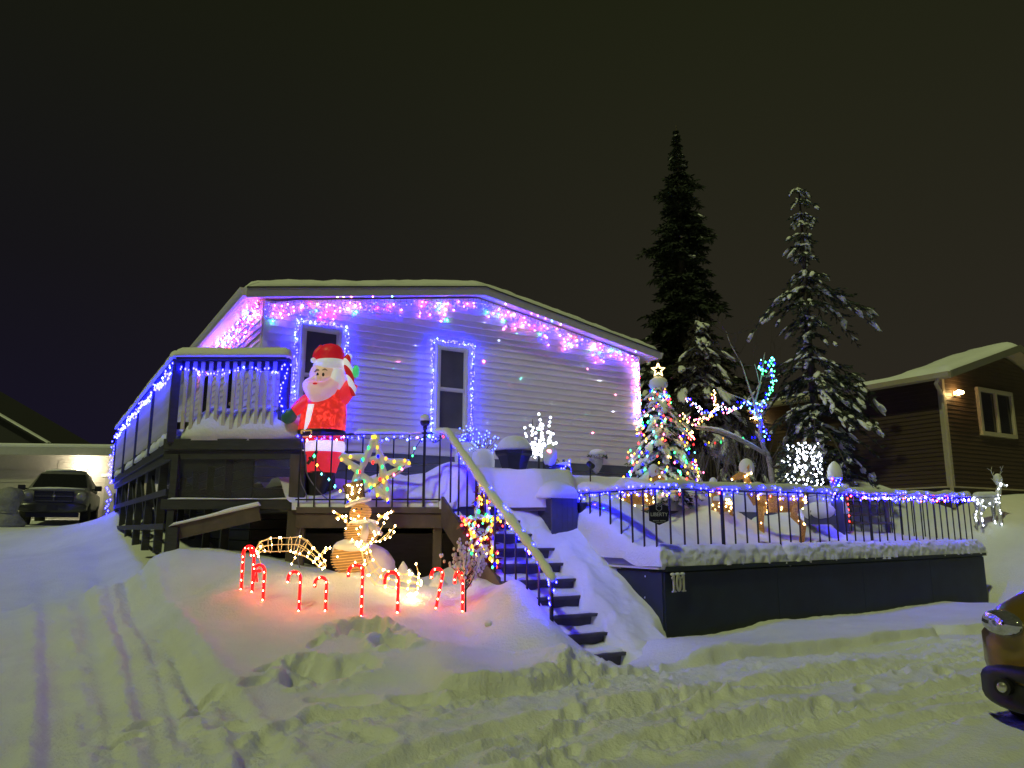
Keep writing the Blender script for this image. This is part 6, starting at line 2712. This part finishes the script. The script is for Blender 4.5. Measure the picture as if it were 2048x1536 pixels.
for j in range(nb__):
    for i in range(ns_):
        s_ = lerp(-.42, NW + .42, i / (ns_ - 1))
        b_ = lerp(-.42, 10.2, (j / (nb__ - 1)) ** 1.5)
        ed = min(s_ + .42, NW + .42 - s_, b_ + .42)
        th_ = .16 * math.sqrt(min(1, ed / .25)) + .03 * float(vnoise(s_ * 1.5, b_ * 1.5, 3)) * min(1, ed * 4)
        g_ = float(sstep(.75, 1.1, b_))
        mb.v.append(tuple(nb(s_, b_, lerp(rfz(s_), rlow(s_), g_) + .03 + th_)))
for j in range(nb__ - 1):
    for i in range(ns_ - 1):
        a = j * ns_ + i
        mb.f.append((a, a + 1, a + ns_ + 1, a + ns_))
mb.build('roof_snow', SNOW, nroof, smooth=True)
# slider window
s0, s1, z0, z1 = 1.44, 3.08, 3.78, 4.98
mb = MB()
for a, b, c, d in ((s0, s1, z1 - .1, z1), (s0, s1, z0, z0 + .1), (s0, s0 + .1, z0 + .1, z1 - .1), (s1 - .1, s1, z0 + .1, z1 - .1), ((s0 + s1) / 2 - .04, (s0 + s1) / 2 + .04, z0 + .1, z1 - .1)):
    mb.box(nb((a + b) / 2, -.05, (c + d) / 2), (b - a, .09, d - c), (ER, EB, UP))
nw_ = mb.build('window', M_TAN, nh, bevel=.006)
for a, b in ((s0 + .1, (s0 + s1) / 2 - .04), ((s0 + s1) / 2 + .04, s1 - .1)):
    mb = MB()
    mb.box(nb((a + b) / 2, -.03, (z0 + z1) / 2), (b - a, .01, z1 - z0 - .2), (ER, EB, UP))
    mb.build('pane', M_GLASS, nw_)
# wall lamps
for nm, q, lab, kk_ in (('wall_lamp', nb(.48, -.16, 4.72), 'bright twin-head wall lamp near the corner of the brown house', 90),
                        ('wall_lamp', nb(-.16, 5.6, 4.75), 'wall lamp on the shaded side of the brown house, half hidden by the spruce', 50)):
    side_ = 'hidden' in lab
    t = thing(nm, lab, 'lamp', q)
    mb = MB()
    c_ = q + (ER * .14 if side_ else EB * .14)
    mb.box(c_, (.12, .03, .12) if not side_ else (.03, .12, .12), (ER, EB, UP))
    mb.build('back_plate', M_TAN, t)
    for s_ in (-1, 1):
        mb = MB()
        o_ = (EB if side_ else ER) * s_ * .06
        mb.ell(q + o_ + UP * .02, (.055, .055, .045), 10, 7)
        mb.build('lamp_head', glow('warm', kk_), t, smooth=True)
    mb = MB()
    mb.tube([c_ - UP * .04, q - UP * .07], .025, 8)
    mb.build('sensor', M_TAN, t)

# ================================================================== garage and second roof at the left
GC = at(110, 1040, 31.0)
GF = V((-GC.x, -GC.y, 0)).normalized()
GXv = V((-GF.y, GF.x, 0))
GXv = V((1, .12, 0)).normalized()
GNv = V((GXv.y, -GXv.x, 0))


def gp_(x, o, z):
    return V((GC.x, GC.y, 0)) + GXv * x + GNv * o + UP * z


ga = thing('garage', 'pale low garage with a wide door at the top of the driveway', 'garage', gp_(0, 0, 1.8))
M_GAR = mat('garage_siding', (.42, .40, .36), .6, var=.05)
mb = MB()
mb.box(gp_(0, -3.5, 3.15), (9, 7, 2.9), (GXv, GNv, UP))
gw = mb.build('wall', M_GAR, ga)
for i in range(9):
    mb = MB()
    mb.box(gp_(2.2, .012, 3.42 + .1 * i), (4.6, .02, .085), (GXv, GNv, UP))
    mb.build('siding_board', M_GAR, gw)
for i in range(4):
    mb = MB()
    mb.box(gp_(-1.1, .02, 2.05 + .52 * i), (4.6, .03, .5), (GXv, GNv, UP))
    mb.build('door_panel', mat('garage_door', (.36, .35, .33), .55, var=.04), gw)
mb = MB()
mb.box(gp_(2.35, .02, 2.75), (1.2, .03, 1.7), (GXv, GNv, UP))
mb.build('door', mat('grey_door', (.30, .29, .27), .55), gw)
mb = MB()
mb.box(gp_(2.35, .03, 3.67), (1.5, .05, .12), (GXv, GNv, UP))
mb.build('door_head', M_TRIM, gw)
mb = MB()
mb.box(gp_(0, -3.4, 4.62), (9.6, 7.9, .16), (GXv, GNv, UP))
gr_ = mb.build('roof', M_FASC, ga)
mb = MB()
mb.box(gp_(0, .58, 4.56), (9.6, .04, .3), (GXv, GNv, UP))
mb.build('fascia_board', M_FASC, gr_)
mb = MB()
mb.box(gp_(0, -3.3, 4.78), (9.7, 7.6, .2), (GXv, GNv, UP))
mb.build('roof_snow', SNOW, gr_, bevel=.06)
q = gp_(1.0, .5, 4.0)
t = thing('garage_lamp', 'glaring white flood lamp on the garage wall above the parked truck', 'lamp', q)
for s_ in (-.12, .12):
    mb = MB()
    mb.ell(q + GXv * s_ + UP * s_ * .2, (.16, .16, .13), 12, 8)
    mb.build('lamp_head', glow('floodlamp', 100), t, smooth=True)
mb = MB()
mb.box(q - GNv * .2 - UP * .05, (.16, .1, .16), (GXv, GNv, UP))
mb.build('back_plate', M_TRIM, t)
rl = at(-10, 870, 42)
t = thing('house', 'dark gabled neighbour house behind the garage at the far left', 'house', V((rl.x, rl.y, 2)))
mb = MB()
e0, e1 = at(-160, 740, 42), at(104, 893, 42)
e1.z = at(104, 893, 42).z
mb.prism([e0, e1, V((e1.x - .5, e1.y, 2)), V((e0.x, e0.y, 2))], V((0, 6, 0)))
mb.build('wall', mat('dark_gable', (.02, .02, .025), .7), t)
mb = MB()
mb.beam(e0 + UP * .08 + V((0, 2.9, 0)), e1 + UP * .08 + V((0, 2.9, 0)), 6.6, .12)
mb.build('roof', mat('dark_roof', (.02, .02, .024), .8), t)
mb = MB()
mb.beam(e0 + UP * .17 + V((0, -.3, 0)), e1 + UP * .17 + V((0, -.3, 0)), .3, .08)
mb.build('roof_snow', SNOW, t)

# ================================================================== pickup truck
TB = at(102, 1049, 25.5)
TB.z = gz(TB.x, TB.y) - .02
ty = V((-TB.x, -TB.y, 0)).normalized()         # facing the camera
ty = (ty + V((-.12, 0, 0))).normalized()
tx = V((-ty.y, ty.x, 0))


def tp_(x, y, z):
    """x to the truck's left as seen from the front, y forward"""
    return TB + tx * x + ty * y + UP * z


tk = thing('pickup_truck', 'dark pickup truck facing out in front of the garage', 'truck', TB)
M_TRK = mat('truck_paint', (.13, .13, .14), .5, coat=.2, var=.25, vscale=3)
M_CHR = mat('chrome', (.55, .55, .58), .12, 1.0)
M_BLK = mat('black_plastic', (.01, .01, .012), .5)
M_TYRE = mat('tyre_rubber', (.012, .012, .012), .85)


def sect(y, hw, z0, z1, n=20, sq=.35, hwb=None):
    out = []
    for k in range(n):
        a = 2 * math.pi * (k + .5) / n
        ca, sa = math.cos(a), math.sin(a)
        cx_ = math.copysign(abs(ca) ** sq, ca)
        sz_ = math.copysign(abs(sa) ** sq, sa)
        w_ = hw if sz_ > 0 else (hwb or hw)
        out.append(tp_(cx_ * w_, y, (z0 + z1) / 2 + sz_ * (z1 - z0) / 2))
    return out


mb = MB()
mb.loft([sect(y, hw, z0, z1) for y, hw, z0, z1 in ((0.0, .80, .62, 1.08), (-.06, .92, .58, 1.16), (-.3, .98, .55, 1.22), (-1.3, 1.0, .5, 1.28), (-1.6, 1.0, .5, 1.30), (-5.4, 1.0, .55, 1.30), (-5.6, .98, .6, 1.28))])
tbody = mb.build('body', M_TRK, tk, smooth=True)
mb = MB()
mb.loft([sect(y, hw, 1.22, z1, 20, .5, .98) for y, hw, z1 in ((-1.25, .92, 1.26), (-1.6, .86, 1.55), (-2.1, .80, 1.93), (-2.6, .79, 1.99), (-3.6, .79, 1.98), (-4.0, .82, 1.5), (-4.1, .9, 1.26))])
mb.build('cab', M_TRK, tk, smooth=True)
mb = MB()
mb.prism([tp_(-.82, -1.38, 1.32), tp_(.82, -1.38, 1.32), tp_(.68, -2.0, 1.80), tp_(-.68, -2.0, 1.80)], ty * .05 + UP * .03)
mb.build('windshield', M_GLASS, tk)
mb = MB()
mb.box(tp_(0, .02, .98), (1.15, .06, .34), (tx, ty, UP))
gr2 = mb.build('grille', M_BLK, tk, bevel=.02)
mb = MB()
mb.box(tp_(0, .06, 1.15), (1.2, .03, .03), (tx, ty, UP))
mb.box(tp_(0, .06, .82), (1.05, .03, .03), (tx, ty, UP))
mb.box(tp_(0, .055, .98), (1.1, .03, .035), (tx, ty, UP))
mb.box(tp_(0, .05, .98), (.04, .03, .32), (tx, ty, UP))
mb.build('grille_bar', mat('dark_chrome', (.2, .2, .22), .25, 1.0), gr2)
mb = MB()
mb.ell(tp_(0, .08, 1.0), (.05, .02, .06), 10, 6, (tx, ty, UP))
mb.build('emblem', M_CHR, gr2, smooth=True)
for s_ in (-1, 1):
    mb = MB()
    mb.ell(tp_(s_ * .77, -.02, .98), (.17, .09, .15), 12, 8, (tx, ty, UP))
    mb.build('headlight', mat('headlight_glass', (.25, .25, .27), .1, spec=.8), tk, smooth=True)
    mb = MB()
    mb.box(tp_(s_ * .70, .10, .60), (.22, .03, .13), (tx, ty, UP))
    mb.build('fog_lamp', mat('fog_glass', (.4, .4, .4), .2), tk)
    mb = MB()
    mb.box(tp_(s_ * 1.16, -1.55, 1.32), (.22, .1, .18), (tx, ty, UP))
    mb.beam(tp_(s_ * .9, -1.55, 1.28), tp_(s_ * 1.1, -1.55, 1.28), .05, .05)
    mb.build('mirror', M_BLK, tk, bevel=.02)
    for yy in (-.95, -4.5):
        wl_ = thing if False else None
        mb = MB()
        c_ = tp_(s_ * .88, yy, .40)
        rings = []
        for dx, r_ in ((-.13, .30), (-.13, .38), (-.08, .40), (.08, .40), (.13, .38), (.13, .30)):
            rings.append([c_ + tx * dx + (ty * math.cos(a) + UP * math.sin(a)) * r_ for a in [2 * math.pi * j / 20 for j in range(20)]])
        mb.loft(rings)
        wh = mb.build('wheel', M_TYRE, tk, smooth=True)
        mb = MB()
        mb.loft([[c_ + tx * (s_ * dx) + (ty * math.cos(a) + UP * math.sin(a)) * r_ for a in [2 * math.pi * j / 16 for j in range(16)]] for dx, r_ in ((.08, .26), (.12, .25), (.10, .08))])
        mb.build('rim', M_CHR, wh)
mb = MB()
mb.loft([sect(y, hw, .46, .76, 20, .4) for y, hw in ((-.2, .99), (.08, .97), (.15, .90), (.16, .4))])
mb.build('bumper', mat('bumper_dark', (.06, .06, .07), .3, .6), tk, smooth=True)
mb = MB()
mb.box(tp_(0, .165, .60), (.32, .02, .17), (tx, ty, UP))
mb.build('licence_plate', M_BLK, tk)
mb = MB()
mb.box(tp_(0, -.1, .38), (1.5, .2, .16), (tx, ty, UP))
mb.build('air_dam', M_BLK, tk)
mb = MB()
mb.ell(tp_(0, -.75, 1.24), (.85, .5, .07), 16, 8, (tx, ty, UP), .05, rr)
mb.ell(tp_(0, -2.9, 1.97), (.68, .8, .07), 16, 8, (tx, ty, UP), .05, rr)
mb.build('snow_dusting', SNOW, tk, smooth=True, kind='stuff')
# wrapped bundle at the left edge
q = at(12, 1046, 24.0)
q.z = gz(q.x, q.y)
t = thing('covered_bundle', 'pale tarp-wrapped bundle beside the dark pickup truck at the left edge', 'bundle', q)
mb = MB()
mb.loft([[q + V((r_ * math.cos(a) * (1 + .2 * math.sin(3 * a + z_ * 5)), r_ * .8 * math.sin(a), z_)) for a in [2 * math.pi * j / 18 for j in range(18)]] for r_, z_ in
         ((.42, -.05), (.5, .1), (.34, .35), (.28, .5), (.40, .72), (.44, .95), (.3, 1.15), (.05, 1.22))])
mb.build('tarp', mat('grey_tarp', (.22, .22, .21), .6, var=.15, bump=.8, bscale=4, bdist=.1), t, smooth=True)
mb = MB()
mb.tube([q + V((.31 * math.cos(a), .26 * math.sin(a), .43)) for a in [2 * math.pi * j / 16 for j in range(17)]], .025, 5)
mb.build('tie_rope', M_CABLE, t)

# ================================================================== car at the right edge
CB = V((3.74, 4.99, 0))
CB.z = gz(4.0, 5.4) - .01
cyv = V((-.83, -.56, 0)).normalized()          # the way the car faces
cxv = V((-cyv.y, cyv.x, 0))                    # to its left


def cp2(x, y, z):
    return CB + cxv * x + cyv * y + UP * z


car = thing('parked_car', 'gold hatchback with black lower bumper, only its front corner in view at the right', 'car', CB)
M_GOLD, n_, l_, b_ = bsdf('gold_car_paint')
b_.inputs['Base Color'].default_value = (.19, .125, .008, 1)
b_.inputs['Metallic'].default_value = .25
b_.inputs['Roughness'].default_value = .32
b_.inputs['Coat Weight'].default_value = .8
b_.inputs['Coat Roughness'].default_value = .05


def csec(y, hw, z0, z1, sq=.45, bulge=1.0, n=28):
    out = []
    for k in range(n):
        a = 2 * math.pi * (k + .5) / n
        ca, sa = math.cos(a), math.sin(a)
        cx_ = math.copysign(abs(ca) ** sq, ca)
        sz_ = math.copysign(abs(sa) ** sq, sa)
        w_ = hw * (bulge if sz_ > .4 else 1)
        out.append(cp2(cx_ * w_, y - .17 * abs(cx_) ** 3 * (1 if y > -.6 else 0), (z0 + z1) / 2 + sz_ * (z1 - z0) / 2))
    return out


mb = MB()
mb.loft([csec(y, hw, z0, z1, sq, bu) for y, hw, z0, z1, sq, bu in ((.03, .70, .44, .66, .5, .9), (.015, .82, .38, .74, .45, .95), (-.05, .89, .34, .84, .42, .97), (-.2, .92, .33, .93, .40, .95), (-.5, .93, .34, 1.01, .4, .92),
                                                                    (-.95, .93, .34, 1.08, .4, .9), (-1.3, .93, .34, 1.12, .4, .9), (-3.6, .92, .36, 1.12, .4, .9), (-3.9, .86, .4, 1.0, .45, .9))])
mb.build('body', M_GOLD, car, smooth=True)
mb = MB()
mb.loft([csec(y, hw, .98, z1, .5, .85) for y, hw, z1 in ((-1.15, .80, 1.06), (-1.7, .76, 1.38), (-2.1, .72, 1.52), (-3.0, .72, 1.52), (-3.6, .74, 1.40), (-3.85, .76, 1.06))])
mb.build('cabin', M_GLASS, car, smooth=True)
# lower bumper, grille, lamps (both front corners)
mb = MB()
mb.loft([csec(y, hw, z0, z1, .5, 1) for y, hw, z0, z1 in ((.075, .66, .22, .42), (.055, .82, .20, .47), (-.01, .91, .18, .50), (-.2, .945, .18, .52), (-.42, .945, .20, .46))])
mb.build('lower_bumper', mat('car_black_trim', (.012, .012, .014), .45), car, smooth=True)
mb = MB()
mb.box(cp2(0, .015, .56), (.85, .1, .16), (cxv, cyv, UP))
mb.build('grille', M_BLK, car, bevel=.03)
for s_ in (-1, 1):
    mb = MB()
    ax3 = ((cxv * .78 + cyv * -.50 * s_ * 1.0).normalized(), (cyv * .80 + cxv * s_ * .5).normalized(), UP)
    mb.ell(cp2(s_ * .70, -.135, .765), (.21, .075, .095), 18, 10, ax3)
    hl = mb.build('headlight', mat('clear_lens', (.55, .55, .62), .05, .85, var=.2, vscale=20), car, smooth=True)
    mb = MB()
    mb.ell(cp2(s_ * .64, -.065, .765), .045, 12, 8)
    mb.build('reflector', M_CHR, hl, smooth=True)
    mb = MB()
    f0_ = cp2(s_ * .70, -.055, .35)
    mb.tube([f0_ - cyv * .03 * 1, f0_ + cyv * .03], .055, 16)
    fg = mb.build('fog_lamp', M_BLK, car, smooth=False)
    mb = MB()
    mb.ell(f0_ + cyv * .03, (.036, .02, .036), 12, 8, (cxv, cyv, UP))
    mb.build('lens', mat('fog_lens', (.6, .6, .55), .08, .7), fg, smooth=True)
    for yy in (-.75, -3.1):
        c_ = cp2(s_ * .80, yy, .31)
        mb = MB()
        mb.loft([[c_ + cxv * dx + (cyv * math.cos(a) + UP * math.sin(a)) * r_ for a in [2 * math.pi * j / 24 for j in range(24)]] for dx, r_ in
                 ((-.11, .22), (-.115, .29), (-.08, .32), (.08, .32), (.115, .29), (.11, .22))])
        wh = mb.build('wheel', M_TYRE, car, smooth=True)
        mb = MB()
        mb.loft([[c_ + cxv * (s_ * dx) + (cyv * math.cos(a) + UP * math.sin(a)) * r_ for a in [2 * math.pi * j / 20 for j in range(20)]] for dx, r_ in ((.08, .215), (.115, .205), (.10, .06))])
        mb.build('rim', M_CHR, wh)

# ================================================================== laser light projector speckling the wall
LASER = 2.0
LPJ = V((1.15, 11.35, 2.45))
lj = thing('laser_projector', 'small dark laser light projector on a stake beside the garden chair', 'projector', LPJ - UP * .4)
mb = MB()
mb.tube([LPJ - UP * .45, LPJ - UP * .05], .01, 6)
mb.build('stake', M_RAIL, lj)
mb = MB()
ldir = (hp(4.2, 0, 4.4) - LPJ).normalized()
mb.tube([LPJ - ldir * .08, LPJ + ldir * .04], .04, 12)
mb.build('housing', M_BLK, lj)
LC = {'r': (1, .04, .10), 'g': (.05, 1, .35), 'w': (.6, .8, 1)}
for kind, pts in (('r', [(1007, 657), (1019, 770), (1173, 737), (1185, 866), (1030, 872), (795, 722), (813, 810), (1091, 708), (968, 722), (1060, 690), (1120, 650), (1230, 790), (880, 640), (745, 690)]),
                  ('g', [(938, 695), (1041, 756), (1165, 731), (949, 775), (957, 849), (1170, 829), (1050, 840), (785, 736), (1034, 667), (1147, 690)]),
                  ('w', [(1080, 749), (1117, 742), (998, 681), (968, 644), (975, 845), (1104, 806), (1226, 823), (830, 690), (905, 650), (1060, 720), (1140, 800), (1200, 760), (760, 700), (1095, 880), (990, 800)])):
    for px, py in pts:
        q = onpl(px, py, HL, NF)
        d_ = (q - LPJ).normalized()
        la = bpy.data.lights.new('laser_beam', 'AREA')
        la.shape = 'DISK'
        la.size = .034 if kind == 'r' else .02
        la.spread = math.radians(.15)
        la.energy = LASER * (.7 if kind == 'r' else .6)
        la.color = LC[kind]
        lo = bpy.data.objects.new('laser_beam', la)
        C.objects.link(lo)
        lo.parent = lj
        lo.location = LPJ + d_ * .06 - WO[lj.name]
        lo.rotation_euler = d_.to_track_quat('-Z', 'Y').to_euler()
